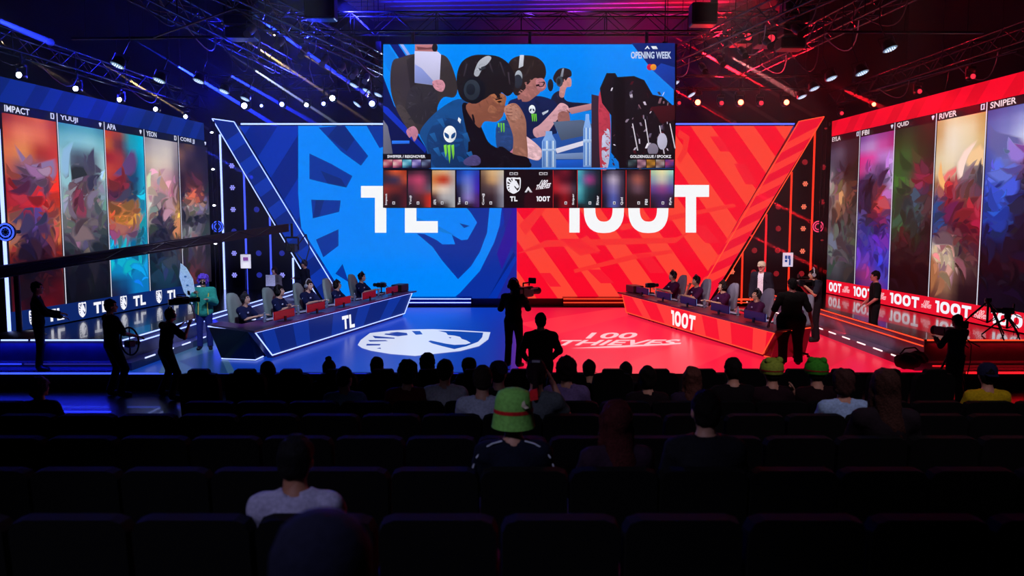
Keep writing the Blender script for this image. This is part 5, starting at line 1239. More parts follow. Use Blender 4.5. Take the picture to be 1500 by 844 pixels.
def person(label, J, loc, rotz=0.0, scale=1.0, shirt=(30, 30, 36), pants=(20, 20, 26), shoes=(20, 20, 22), skinc=(196, 142, 116), hairc=(20, 15, 13), style='short', seed=0,
           sleeve=.62, w=1.0, res=.019, hyaw=0.0, hpitch=0.0, hroll=0.0, hands=True, curl=.5, extra=None, coat=0.0, open_front=None, group=None, hem=None):
    root = thing('person', label, 'person', loc, rotz, group); root.scale = (scale,) * 3
    g = body_prims(J, w); allp = [p for k in g for p in g[k] if k != 'neck' or True]
    V, F = snet(field(allp, .028), *bounds(allp, .04), res)
    Rh = rotm(hyaw, hpitch, hroll); hd = np.array(J['hd'])
    HVw = HV @ Rh.T + hd
    sm = skin(skinc); hm = mat('hair_%02x%02x%02x' % tuple(int(c) for c in hairc), hairc, .8, bump=.9, scale=70, vary=.35, spec=.12); mats = [sm, M_lip, hm, M_eye]
    verts = V.tolist() + HVw.tolist(); faces = F.tolist() + (HF + len(V)).tolist(); mi = [0] * len(F) + HM.tolist()
    e = MB()
    e.v = [tuple(np.array(p) @ Rh.T + hd) for p in EYB.v]; e.f = [list(f) for f in EYB.f]; e.m = list(EYB.m); e.sm = list(EYB.sm)
    if hands:
        for s in 'LR':
            wv = Vector(J['wr' + s]); d = (wv - Vector(J['el' + s])).normalized(); up = Vector((0, 0, 1)) if abs(d.z) < .8 else Vector((1 if s == 'R' else -1, 0, 0)); hand(e, wv - d * .008, d, up, (-1 if s == 'R' else 1) * (1 if abs(d.z) < .8 else -1), curl)
    k = len(verts); verts += [list(p) for p in e.v]; faces += [[i + k for i in f] for f in e.f]; mi += e.m
    mesh_obj('body', verts, faces, mats, mi, root)
    # shirt / jacket
    o = .014 + coat; g2 = body_prims(J, w, o); sp = list(g2['torso'])
    for s in 'LR':
        a, b = np.array(J['sh' + s]), np.array(J['el' + s]); wv = np.array(J['wr' + s])
        if sleeve <= 1: sp.append((tuple(a), tuple(a + (b - a) * sleeve), .054 + o + .006, .045 + o + .010))
        else: sp += [(tuple(a), tuple(b), .054 + o, .043 + o), (tuple(b), tuple(b + (wv - b) * min(1, sleeve - 1)), .043 + o, .030 + o)]
    nk = np.array(J['nk']); hz = (J['pel'][2] - .06) if hem is None else hem; up = (np.array(J['nk']) - np.array(J['chs'])); up /= np.linalg.norm(up)
    def cutt(P, d):
        d = smax(d, -dcap(P, nk, J['hd'], .064, .075), .008); d = smax(d, (P - (nk + up * .045)) @ up, .012); d = smax(d, hz - P[..., 2], .01)
        return d + .004 * np.sin(P[..., 2] * 60 + P[..., 0] * 25) * np.sin(P[..., 1] * 40 + P[..., 0] * 18)
    V, F = snet(field(sp, .035, cutt), *bounds(sp, .04), res); mesh_obj('shirt' if coat < .008 else 'jacket', V, F, [cloth(shirt)], None, root)
    # trousers
    g3 = body_prims(J, w, .012); pp = g3['legL'] + g3['legR'] + [g3['torso'][0]]
    pp = [tuple(list(p[:2]) + [p[2], p[3] + (.018 if i in (1, 3) else 0)] + list(p[4:])) for i, p in enumerate(pp)]
    pz = J['wst'][2] - .02
    V, F = snet(field(pp, .03, lambda P, d: smax(smax(d, P[..., 2] - pz, .01), .06 - P[..., 2], .01)), *bounds(pp, .03), res); mesh_obj('trousers', V, F, [cloth(pants)], None, root)
    for s in 'LR':
        g4 = body_prims(J, w, .012)['foot' + s]; fz = min(J['an' + s][2] - .09, J['to' + s][2] - .035)
        V, F = snet(field(g4, .03, lambda P, d: smax(d, fz - P[..., 2] + .002, .004)), *bounds(g4, .03), .014); mesh_obj('shoe', V, F, [cloth(shoes, .5)], None, root)
    if style:
        hv, hf = hair(style, seed); mesh_obj('hair', hv @ Rh.T + hd, hf, [hm], None, root)
    root['_h'] = 0; del root['_h']
    HEADS[root.name] = (Rh, hd)
    if extra: extra(root, Rh, hd)
    return root
HEADS = {}
def headpart(root, Rh, hd, mb, name, mats):
    M = Matrix(Rh.tolist()); h = Vector(hd.tolist()); mb.v = [tuple(M @ Vector(p) + h) for p in mb.v]; return mb.build(name, mats, root)
M_hs = mat('headset_black', (24, 25, 30), .35); M_hsg = mat('headset_grey', (150, 152, 160), .4)
def headset(root, Rh, hd, band=None, mic=True):
    b = MB()
    pts = [(.108 * math.sin(t), -.005, .02 + .142 * math.cos(t)) for t in np.linspace(-1.62, 1.62, 12)]
    for i in range(11): b.tube(pts[i], pts[i + 1], .015, 6)
    for s in (-1, 1): b.lathe([(.020, .026), (.045, .020), (.048, -.010), (.040, -.02)], 12, (s * .104, .0, -.006), 'X')
    if mic: b.path([(-.10, .02, -.02), (-.09, .08, -.05), (-.03, .115, -.055)], .004, 5)
    headpart(root, Rh, hd, b, 'headset', [band or M_hs])
def cap_hat(col, brim_dir=1):
    def f(root, Rh, hd):
        b = MB(); b.lathe([(.101, .012), (.104, .04), (.100, .085), (.080, .125), (.045, .145), (.01, .150)], 16, (0, -.012, .0)); 
        b.hexa([(-.07, .07 * brim_dir, .030), (.07, .07 * brim_dir, .030), (.055, .17 * brim_dir, .018), (-.055, .17 * brim_dir, .018), (-.07, .07 * brim_dir, .040), (.07, .07 * brim_dir, .040), (.055, .17 * brim_dir, .026), (-.055, .17 * brim_dir, .026)])
        headpart(root, Rh, hd, b, 'cap', [cloth(col)])
    return f

def open_jacket(root):
    J = pose('stand'); g = body_prims(J, 1.0, .034); sp = list(g['torso']) + [p for k in ('armL', 'armR', 'foreL', 'foreR') for p in g[k]]
    nk = np.array(J['nk'])
    def cut(P, d):
        d = smax(d, -dcap(P, nk, J['hd'], .07, .08), .008); d = smax(d, P[..., 2] - nk[2] - .05, .012); d = smax(d, .84 - P[..., 2], .01)
        slot = np.maximum(np.abs(P[..., 0]) - .065, -P[..., 1]); d = smax(d, -slot, .012)
        return smax(d, -(field(body_prims(J, 1.0, .016)['torso'], .03)(P)), .005)
    V, F = snet(field(sp, .035, cut), *bounds(sp, .04), .016); mesh_obj('jacket', V, F, [cloth((34, 32, 46))], None, root)
# ---------------------------------------------------------------- seating
ROWS = [(1.85, 1.02, .552), (3.5, .76, .552), (4.75, .58, .545), (6.0, .43, .55), (7.1, .33, .55), (8.3, .17, .55), (9.4, .13, .548)]
for i, (y, z, w_) in enumerate(ROWS):
    y0 = y - .48; y1 = (ROWS[i + 1][0] - .48) if i < 6 else 10.9
    struct('seating_tier', MB().box((0, (y0 + y1) / 2, (z - .351) / 2), (15.5 if i < 6 else 12.0, y1 - y0 - .004, z + .351 - .02)), mat('tier_carpet', (12, 12, 15), .9, scale=80))
struct('camera_platform', MB().box((0, -.6, .45), (8, 3.9, 1.6)), mat('tier_carpet', (12, 12, 15), .9))
def theatre_seat(high=False):
    r = thing('theatre_seat', '', 'seat')
    h = 1.13 if high else .95
    b = MB(); n = 7; f, bk = [], []
    W, T = .25, .045
    prof = [(-.268, .36), (-.270, h - .06), (-.25, h - .018), (-.20, h), (.20, h), (.25, h - .018), (.270, h - .06), (.268, .36)]
    if high: prof = [(-.235, .36), (-.245, h - .18), (-.235, h - .11), (-.20, h - .06), (-.13, h - .05), (-.12, h - .015), (-.10, h), (.10, h), (.12, h - .015), (.13, h - .05), (.20, h - .06), (.235, h - .11), (.245, h - .18), (.235, .36)]
    lean = lambda z: -.10 * (z - .36)
    fr = [Vector((x, T + lean(z), z)) for x, z in prof]; bc = [Vector((x * .97, -T + lean(z), z)) for x, z in prof]; N = len(prof)
    mid = [Vector((x * .90, T + .022 + lean(z), .38 + (z - .36) * .95)) for x, z in prof]
    b.add(fr + bc + mid, [tuple(range(2 * N, 3 * N)), tuple(range(2 * N - 1, N - 1, -1))] + [(i, (i + 1) % N, N + (i + 1) % N, N + i) for i in range(N)] + [(2 * N + i, 2 * N + (i + 1) % N, (i + 1) % N, i) for i in range(N)])
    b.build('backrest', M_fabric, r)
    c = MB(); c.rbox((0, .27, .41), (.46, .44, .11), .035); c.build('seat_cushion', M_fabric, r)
    for s in (-1, 1):
        a = MB(); a.rbox((s * .258, .22, .60), (.03, .32, .04), .012); a.box((s * .258, .12, .30), (.028, .10, .60)); a.build('armrest', M_black, r)
    l = MB(); l.box((0, .10, .18), (.36, .10, .355)); l.build('pedestal', M_blackmetal, r)
    return r
ORD = ['first', 'second', 'third', 'fourth', 'fifth', 'sixth', 'seventh', 'eighth', 'ninth', 'tenth', 'eleventh', 'twelfth', 'thirteenth', 'fourteenth', 'fifteenth', 'sixteenth', 'seventeenth', 'eighteenth', 'nineteenth', 'twentieth', 'twenty-first', 'twenty-second', 'twenty-third']
ROWN = ['camera row', 'row just below the camera', 'row behind the green-hatted fan', 'third row up from the camera', 'fourth row up from the camera', 'second row from the stage', 'front row']
seat_lo, seat_hi = theatre_seat(), theatre_seat(True); used = {0: 0, 1: 0}
phase = [None, -.333, -.47 - .0, -.545, 0.0, .1, (287 - 750) / 1167 * 9.4]
half = [0, 2.6, 3.5, 4.3, 5.0, 6.0, 5.2]
for i in range(1, 7):
    y, z, w_ = ROWS[i]; ks = [k for k in range(-14, 22) if abs(phase[i] + k * w_) < half[i]]
    if i == 6: ks = list(range(0, 17))
    if i == 5: ks = [k for k in ks if not (-5.0 < phase[i] + k * w_ < -3.7)]
    for j, k in enumerate(ks):
        x = phase[i] + k * w_; hi = i == 6; src = seat_hi if hi else seat_lo
        if used[int(hi)] == 0: o = src; used[int(hi)] = 1
        else: o = dup(src, (0, 0, 0))
        o.location = (x, y + .045, z); o['label'] = ('high-backed black seat, ' if hi else 'low black theatre seat, ') + ORD[j] + ' from the blue end of the ' + ['', 'row nearest the camera', 'second row from the camera', 'third row from the camera', 'fourth row from the camera', 'fifth row from the camera', 'front row'][i]
        o['group'] = 'seats of the ' + ['', 'row nearest the camera', 'second row from the camera', 'third row from the camera', 'fourth row from the camera', 'fifth row from the camera', 'front row'][i]

# ---------------------------------------------------------------- audience
def sit_at(label, px, top, row, **k):
    y, z, _ = ROWS[row]; Y = y + .24; p = PY(px, top, Y); J = k.pop('J', None) or pose('sit'); hh = k.pop('hh', 1.345)
    s = max(.86, min(1.16, (p.z - z) / hh)); rz = k.pop('rz', rng.uniform(-.12, .12))
    res = k.pop('res', .022); return person(label, J, (p.x, Y, z), rz, s, res=res, **k)
def bucket_hat(big=False, eyes=False):
    def f(root, Rh, hd):
        g = cloth((122, 186, 84)); b = MB(); b.lathe([(.140, -.085), (.136, -.07), (.122, .018), (.121, .04), (.116, .09), (.098, .135), (.05, .156), (.008, .159)], 22, (0, -.012, .015)); o = headpart(root, Rh, hd, b, 'bucket_hat', [g])
        r = MB(); r.lathe([(.1255, .010), (.1245, .034)], 22, (0, -.012, .015)); r.f = r.f[:-2]; r.m = r.m[:-2]; r.sm = r.sm[:-2]
        q = headpart(root, Rh, hd, r, 'hat_band', [cloth((190, 30, 34))])
        t = MB(); t.prism([(.10, -.06, .10), (.155, -.05, .11), (.150, -.03, .17), (.105, -.02, .16)], (0, 0, 0), (0, .02, 0)); headpart(root, Rh, hd, t, 'red_bow', [cloth((190, 30, 34))])
        t = MB(); t.prism([(.05, -.125, .085), (.075, -.125, .070), (.095, -.118, .075), (.075, -.125, .095), (.068, -.125, .12), (.055, -.125, .11)], (0, -.012, 0), (0, 0, 0)); headpart(root, Rh, hd, t, 'cream_patch', [cloth((215, 200, 170))])
    return f
def plush_hat(tone, bumps=True):
    def f(root, Rh, hd):
        g = cloth(tone); b = MB(); b.lathe([(.118, -.02), (.128, .01), (.122, .07), (.095, .12), (.05, .142), (.008, .146)], 18, (0, -.01, .01)); headpart(root, Rh, hd, b, 'plush_hat', [g])
        for s in (-1, 1):
            e = MB(); e.ball((s * .06, -.06, .135), (.042, .036, .040), 10); headpart(root, Rh, hd, e, 'hat_bump', [g])
        r = MB(); r.lathe([(.131, .012), (.1305, .026)], 18, (0, -.01, .01)); r.f = r.f[:-2]; r.m = r.m[:-2]; r.sm = r.sm[:-2]; headpart(root, Rh, hd, r, 'hat_stripe', [cloth((150, 30, 34))])
    return f
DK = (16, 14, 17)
A = sit_at
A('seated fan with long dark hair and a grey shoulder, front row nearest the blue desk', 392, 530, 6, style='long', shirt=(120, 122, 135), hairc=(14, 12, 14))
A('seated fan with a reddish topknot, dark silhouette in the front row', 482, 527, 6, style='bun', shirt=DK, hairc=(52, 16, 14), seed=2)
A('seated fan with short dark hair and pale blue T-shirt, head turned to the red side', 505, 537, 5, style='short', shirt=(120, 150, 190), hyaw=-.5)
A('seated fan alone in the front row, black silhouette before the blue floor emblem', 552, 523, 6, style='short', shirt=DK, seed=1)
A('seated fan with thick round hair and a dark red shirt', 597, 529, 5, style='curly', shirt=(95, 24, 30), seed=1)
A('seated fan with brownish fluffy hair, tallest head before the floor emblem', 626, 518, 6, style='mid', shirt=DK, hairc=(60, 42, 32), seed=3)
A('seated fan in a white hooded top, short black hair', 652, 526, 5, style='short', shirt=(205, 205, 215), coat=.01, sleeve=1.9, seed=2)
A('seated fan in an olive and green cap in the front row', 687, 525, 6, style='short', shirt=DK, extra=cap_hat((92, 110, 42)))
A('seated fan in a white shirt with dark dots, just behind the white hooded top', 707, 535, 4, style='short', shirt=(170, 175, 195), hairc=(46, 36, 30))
A('seated fan in a violet-lit baseball cap near the centre', 731, 530, 5, style='short', shirt=DK, extra=cap_hat((60, 50, 78)), hyaw=-.4)  # violet light is put into the cap's cloth colour
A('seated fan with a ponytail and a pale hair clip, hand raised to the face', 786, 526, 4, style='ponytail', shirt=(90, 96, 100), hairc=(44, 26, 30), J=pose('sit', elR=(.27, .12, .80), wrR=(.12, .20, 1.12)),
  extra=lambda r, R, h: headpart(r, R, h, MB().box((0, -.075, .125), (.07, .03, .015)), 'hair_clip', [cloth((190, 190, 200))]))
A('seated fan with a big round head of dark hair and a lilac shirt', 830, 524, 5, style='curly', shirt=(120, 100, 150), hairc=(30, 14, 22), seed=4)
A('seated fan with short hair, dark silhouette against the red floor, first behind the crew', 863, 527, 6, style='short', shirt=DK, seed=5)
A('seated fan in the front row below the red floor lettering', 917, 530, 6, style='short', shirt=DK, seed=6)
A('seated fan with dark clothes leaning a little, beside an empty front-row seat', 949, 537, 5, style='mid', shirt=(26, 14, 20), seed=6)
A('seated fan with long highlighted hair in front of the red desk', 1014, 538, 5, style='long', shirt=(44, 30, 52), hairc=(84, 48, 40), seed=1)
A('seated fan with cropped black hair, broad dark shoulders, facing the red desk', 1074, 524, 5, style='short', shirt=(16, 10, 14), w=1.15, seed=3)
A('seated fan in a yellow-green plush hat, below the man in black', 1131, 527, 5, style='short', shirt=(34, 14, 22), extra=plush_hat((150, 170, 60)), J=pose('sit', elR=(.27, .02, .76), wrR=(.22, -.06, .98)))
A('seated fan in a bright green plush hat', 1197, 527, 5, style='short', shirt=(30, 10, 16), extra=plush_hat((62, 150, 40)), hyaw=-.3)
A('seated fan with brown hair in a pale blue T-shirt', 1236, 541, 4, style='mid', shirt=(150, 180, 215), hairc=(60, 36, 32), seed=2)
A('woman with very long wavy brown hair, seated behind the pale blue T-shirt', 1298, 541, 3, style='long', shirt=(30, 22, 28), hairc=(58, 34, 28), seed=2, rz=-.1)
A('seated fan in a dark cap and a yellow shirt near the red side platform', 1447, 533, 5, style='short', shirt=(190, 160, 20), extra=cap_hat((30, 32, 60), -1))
A('seated fan with violet-lit pale hair at the blue end of the seats', 58, 556, 5, style='curly', shirt=(30, 24, 60), hairc=(110, 90, 150), seed=2, hyaw=-.6)  # hair colour carries the violet light painted in
hat = A('person in a green bucket hat with red band and dark jersey with white piping', 752, 574, 2, style='short', shirt=(14, 18, 34), hh=1.36, rz=0, extra=bucket_hat(), sleeve=.9, res=.016)
A('woman with long auburn hair in the row of the green bucket hat', 903, 588, 2, style='long', shirt=(44, 26, 40), hairc=(64, 22, 22), seed=3, rz=.1)
A('broad man in a dark jacket, in the row of the green bucket hat', 1034, 572, 2, style='short', shirt=(24, 24, 30), coat=.01, sleeve=1.9, w=1.18, seed=4, hyaw=.15)
wt = A('man in a white T-shirt with short black hair, alone in the row nearest the camera', 433, 637, 1, style='short', shirt=(150, 146, 172), skinc=(150, 98, 74), hairc=(12, 11, 14), seed=7, w=1.12, hroll=.05, hyaw=-.15, rz=.04, res=.014, sleeve=.7)
person('blurred spectator in a dark knitted hat directly below the camera', pose('sit'), (PY(470, 760, 1.75).x, 1.75, .98), 0, 1.05, shirt=(20, 20, 40), style=None, res=.02,
       extra=lambda r, R, h: headpart(r, R, h, MB().lathe([(.105, -.06), (.112, 0), (.108, .05), (.085, .10), (.05, .125), (.008, .132)], 20, (0, -.012, 0)), 'knitted_hat', [cloth((26, 26, 46))]))
# jersey print of the bucket-hat fan: white shoulder piping and a faint name line
M_pipe = cloth((200, 205, 215)); jx = MB()
for s in (-1, 1):
    jx.path([(s * .07, -.085, 1.066), (s * .13, -.085, 1.05), (s * .19, -.085, 1.015), (s * .232, -.09, .96)], .006, 5); jx.path([(s * .246, -.08, .92), (s * .268, -.09, .85), (s * .262, -.09, .79)], .006, 5)
jx.build('jersey_piping', M_pipe, hat)
v, f = text_mesh('AJOLLOT', .01, 0, 1.4); me = bpy.data.meshes.new('jersey_lettering'); me.from_pydata([(-.085 + .17 * p[0], -.158 - .0, .845 + .045 * p[1]) for p in v], [], f); me.materials.append(cloth((70, 72, 84)))
o = bpy.data.objects.new('jersey_lettering', me); COL.objects.link(o); o.parent = hat
# ---------------------------------------------------------------- desks
def zpt(px, py, z): p = PZ(px, py, z); return Vector((p.x, p.y, z))
def desk(sg):
    cn = 'blue' if sg < 0 else 'red'
    if sg < 0: A, B, C, D = zpt(373, 487, .74), zpt(603, 429, .74), zpt(398, 520, .10), zpt(592, 459, .10)
    else: A, B, C, D = zpt(1135, 487, .74), zpt(912, 431, .74), zpt(1118, 518, .10), zpt(918, 457, .10)
    e = (B - A).normalized(); n = Vector((e.y, -e.x, 0)) * (1 if sg < 0 else -1)   # n: towards the stage centre
    o = (A + B) / 2; o.z = .0
    r = thing('player_desk', 'long angled ' + cn + '-fronted player desk with glowing edges and white letters', 'desk', o)
    top = MB(); dark = mat('desk_top_' + cn, (84, 34, 92) if sg < 0 else (96, 22, 48), .28, scale=6)
    a0 = A - e * .12 + n * .07; b0 = B + e * .25 + n * .07; dep = .86
    if sg < 0: L = zpt(305, 478, .74)
    else: L = Vector((A.x + (1.05), A.y + .75, .74))
    pts = [a0, b0, b0 - n * dep - e * .15, a0 - n * dep + e * .9, L + e * .5, L]
    top.prism([(p.x, p.y, 0) for p in pts], (0, 0, .745), (0, 0, .785)); top.build('desk_top', dark, r, o)
    # raised rim board behind the front panel
    # front body: slanted slab, wider at the top
    b = MB(); bk = -n * .16
    def Z(p, z): return Vector((p.x, p.y, z))
    C0, D0 = A + (C - A) * (.735 / .64), B + (D - B) * (.735 / .64)
    b.hexa([C0 + bk, D0 + bk, D0 - n * .02, C0 - n * .02, Z(A, .744) + bk, Z(B, .744) + bk, Z(B, .744) - n * .02, Z(A, .744) - n * .02]); b.build('front_body', dark, r, o)
    # picture on the front panel (plane through A, B, C)
    nn = (B - A).cross(C - A).normalized(); nn = nn if nn.dot(n) > 0 else -nn
    a = Art(A, nn); a.k = 3
    P4 = [(373, 487), (603, 429), (592, 459), (398, 520)] if sg < 0 else [(912, 431), (1135, 487), (1118, 518), (918, 457)]
    q = [a.to3(p) for p in P4]
    a.poly(P4, '08206c' if sg < 0 else 'f2142e'); k0 = a.k
    def lerp(u, v):
        x0 = P4[0][0] + (P4[1][0] - P4[0][0]) * u; y0 = P4[0][1] + (P4[1][1] - P4[0][1]) * u; x1 = P4[3][0] + (P4[2][0] - P4[3][0]) * u; y1 = P4[3][1] + (P4[2][1] - P4[3][1]) * u
        return (x0 + (x1 - x0) * v, y0 + (y1 - y0) * v)
    for u in ((.06, .14, .20, .30, .42, .52, .68, .76, .86, .93) if sg < 0 else (.05, .12, .20, .30, .52, .60, .72, .80, .88, .95)):
        pass
    for (u, w) in ((.04, .08), (.24, .10), (.50, .09), (.66, .08), (.86, .08)) if sg < 0 else ((.06, .06), (.22, .10), (.44, .08), (.62, .09), (.86, .09)):
        a.k = k0; s_ = -.05 if sg < 0 else .06
        a.poly([lerp(u, 0.02), lerp(u + w, .02), lerp(u + w + s_, .98), lerp(u + s_, .98)], '0a2f92' if sg < 0 else 'ff3a38')
    a.k = k0 + 1
    if sg < 0: a.unit(letters('TL'), [(500.5, 463.5), (518.5, 459.3), (519.5, 479.0), (501.8, 483.0)], 'f4f6ff')
    else: a.unit(letters('100T'), [(983.5, 454.0), (1019.5, 463.0), (1017.0, 484.5), (984.0, 475.5)], 'fff4f4')
    a.build('front_picture', M_pix, r, o)
    m = M_blueled if sg < 0 else M_redled
    for i in range(4):
        t = MB(); t.tube(q[i] + nn * .012, q[(i + 1) % 4] + nn * .012, .0135, 5); t.build('edge_light', m, r, o)
    # near end unit: canted box with its own light line
    if sg < 0: e1, e2, f1, f2, f3 = zpt(305, 478, .74), zpt(362, 483.5, .74), zpt(325, 525, .03), zpt(375, 527, .03), zpt(386, 522, .03)
    else: e1, e2, f1, f2, f3 = Vector((A.x + 1.02, A.y + .72, .74)), Vector((A.x + .12, A.y + .1, .74)), Vector((C.x + 1.0, C.y + .25, .03)), Vector((C.x + .14, C.y - .1, .03)), Vector((C.x + .05, C.y + .1, .03))
    bk2 = Vector((0, .5, 0)); t = MB()
    t.hexa([Z(f1, 0), Z(f2, 0), Z(f3, 0) + bk2 * .4, Z(f1, 0) + bk2, e1, e2, e2 + bk2, e1 + bk2]); t.build('end_unit', mat('desk_end_' + cn, (12, 14, 36) if sg < 0 else (80, 8, 18), .3), r, o)
    t = MB(); y_ = Vector((0, -.015, 0)); t.tube(e1 + y_, e2 + y_, .014, 5); t.build('end_light', m, r, o)
    t = MB(); t.tube(f1 + y_, f2 + y_, .014, 5); t.tube(f2 + y_, f3 + y_, .014, 5); t.build('end_light', m, r, o)
    t = MB(); t.hexa([Z(B, .2), Z(B, .2) + n * .01, Z(B, .2) - n * .5, Z(B, .2) - n * .45] + [Z(B, .74) + e * .2, Z(B, .74) + e * .2 + n * .01, Z(B, .74) - n * .6, Z(B, .74) - n * .5]) if False else None
    return A, B, e, n
dA, dB, dE, dN = desk(-1); rA, rB, rE, rN = desk(1)

# ---------------------------------------------------------------- players, chairs, monitors
M_mesh = mat('chair_mesh', (128, 140, 134), .8, bump=.4, scale=120)
M_mesh2 = mat('chair_mesh_violet', (118, 116, 136), .8, bump=.4, scale=120)
def gaming_chair(m):
    r = thing('gaming_chair', '', 'chair')
    P = [(-.20, .52), (-.265, .66), (-.27, .95), (-.235, 1.16), (-.16, 1.30), (-.07, 1.345), (.07, 1.345), (.16, 1.30), (.235, 1.16), (.27, .95), (.265, .66), (.20, .52)]
    b = MB(); ln = lambda z: -.20 - .14 * (z - .5); cv = lambda x: .9 * x * x
    fr = [Vector((x, ln(z) + cv(x) + .035, z)) for x, z in P]; bk = [Vector((x, ln(z) + cv(x) - .035, z)) for x, z in P]; N = len(P)
    ci = [Vector((x * .5, ln(z) + cv(x * .5) + .05, .93 + (z - .93) * .6)) for x, z in P]; cb = [Vector((x * .5, ln(z) + cv(x * .5) - .06, .93 + (z - .93) * .6)) for x, z in P]
    b.add(fr + bk + ci + cb, [(i, (i + 1) % N, N + (i + 1) % N, N + i) for i in range(N)] + [(i, (i + 1) % N, 2 * N + (i + 1) % N, 2 * N + i) for i in range(N)] + [(N + i, N + (i + 1) % N, 3 * N + (i + 1) % N, 3 * N + i) for i in range(N)] + [tuple(range(2 * N, 3 * N)), tuple(range(3 * N, 4 * N))], 0, True)
    b.build('backrest', m, r)
    s = MB(); s.rbox((0, .04, .47), (.52, .52, .10), .035); s.build('seat_cushion', m, r)
    for k in (-1, 1):
        a = MB(); a.path([(k * .27, -.08, .46), (k * .31, -.08, .55), (k * .31, -.06, .68)], .018, 6); a.rbox((k * .31, .02, .70), (.08, .26, .03), .012); a.build('armrest', M_black, r)
    c = MB(); c.tube((0, 0, .08), (0, 0, .42), .028, 8); c.lathe([(.05, .40), (.12, .42)], 10); c.build('gas_column', M_blackmetal, r)
    w = MB()
    for i in range(5): a = 2 * PI * i / 5; w.tube((0, 0, .10), (.30 * math.cos(a), .30 * math.sin(a), .075), .024, 6)
    w.build('star_base', M_blackmetal, r)
    for i in range(5): a = 2 * PI * i / 5; q = MB(); q.lathe([(.03, -.018), (.03, .018)], 10, (.30 * math.cos(a), .30 * math.sin(a), .032), 'X'); q.build('caster', M_black, r)
    return r
def monitor(m):
    r = thing('monitor', '', 'monitor'); b = MB(); b.rbox((0, 0, .27), (.60, .035, .34), .015); b.build('monitor_back', m, r)
    s = MB(); s.box((0, -.024, .27), (.56, .008, .30)); s.build('display', glow('monitor_display', (120, 150, 220), 1.2), r)
    s = MB(); s.rbox((0, .02, .008), (.26, .18, .016), .006); s.box((0, .03, .10), (.05, .02, .19)); s.build('stand', M_blackmetal, r)
    return r
def keyboard():
    r = thing('keyboard', '', 'keyboard'); b = MB(); b.rbox((0, 0, .011), (.40, .14, .022), .005); b.build('key_tray', M_black, r)
    k = MB()
    for i in range(14):
        for j in range(5): k.box((-.18 + i * .0277, -.052 + j * .026, .027), (.022, .021, .010))
    k = k.build('keys', mat('key_caps', (190, 190, 200), .5), r); k['kind'] = 'stuff'; return r
def bottle_thing():
    r = thing('water_bottle', '', 'bottle'); b = MB(); b.lathe([(.028, 0), (.032, .01), (.032, .13), (.030, .15), (.014, .19), (.013, .205)], 12); b.build('bottle_body', mat('bottle_plastic', (190, 205, 225), .12, trans=.7, coat=.3), r)
    c = MB(); c.lathe([(.016, .203), (.016, .222)], 10); c.build('cap', mat('bottle_cap', (230, 235, 245), .4), r); return r
kb0 = keyboard(); bt0 = bottle_thing(); first = {}
NTH = ['at the near end of the row', 'second from the near end', 'in the middle of the row', 'second from the far end', 'at the far end of the row']
NTHP = ['nearest', 'second', 'middle', 'fourth', 'farthest']
seatJ = lambda dz=0: pose('sit', elL=(-.22, .12, .78), elR=(.22, .12, .78), wrL=(-.15, .36, .83), wrR=(.15, .36, .83))
POS_B = [(-5.98, 17.76, 1.27), (-5.63, 19.2, 1.32), (-5.28, 20.6, 1.34), (-4.89, 22.2, 1.22), (-4.50, 23.8, 1.32)]
POS_R = [(6.22, 17.45, 1.27), (5.85, 18.95, 1.25), (5.46, 20.56, 1.32), (5.10, 21.98, 1.35), (4.76, 23.5, 1.38)]
MB_red = mat('monitor_shell_red', (190, 14, 22), .4); MB_navy = mat('monitor_shell_navy', (26, 18, 92), .4)
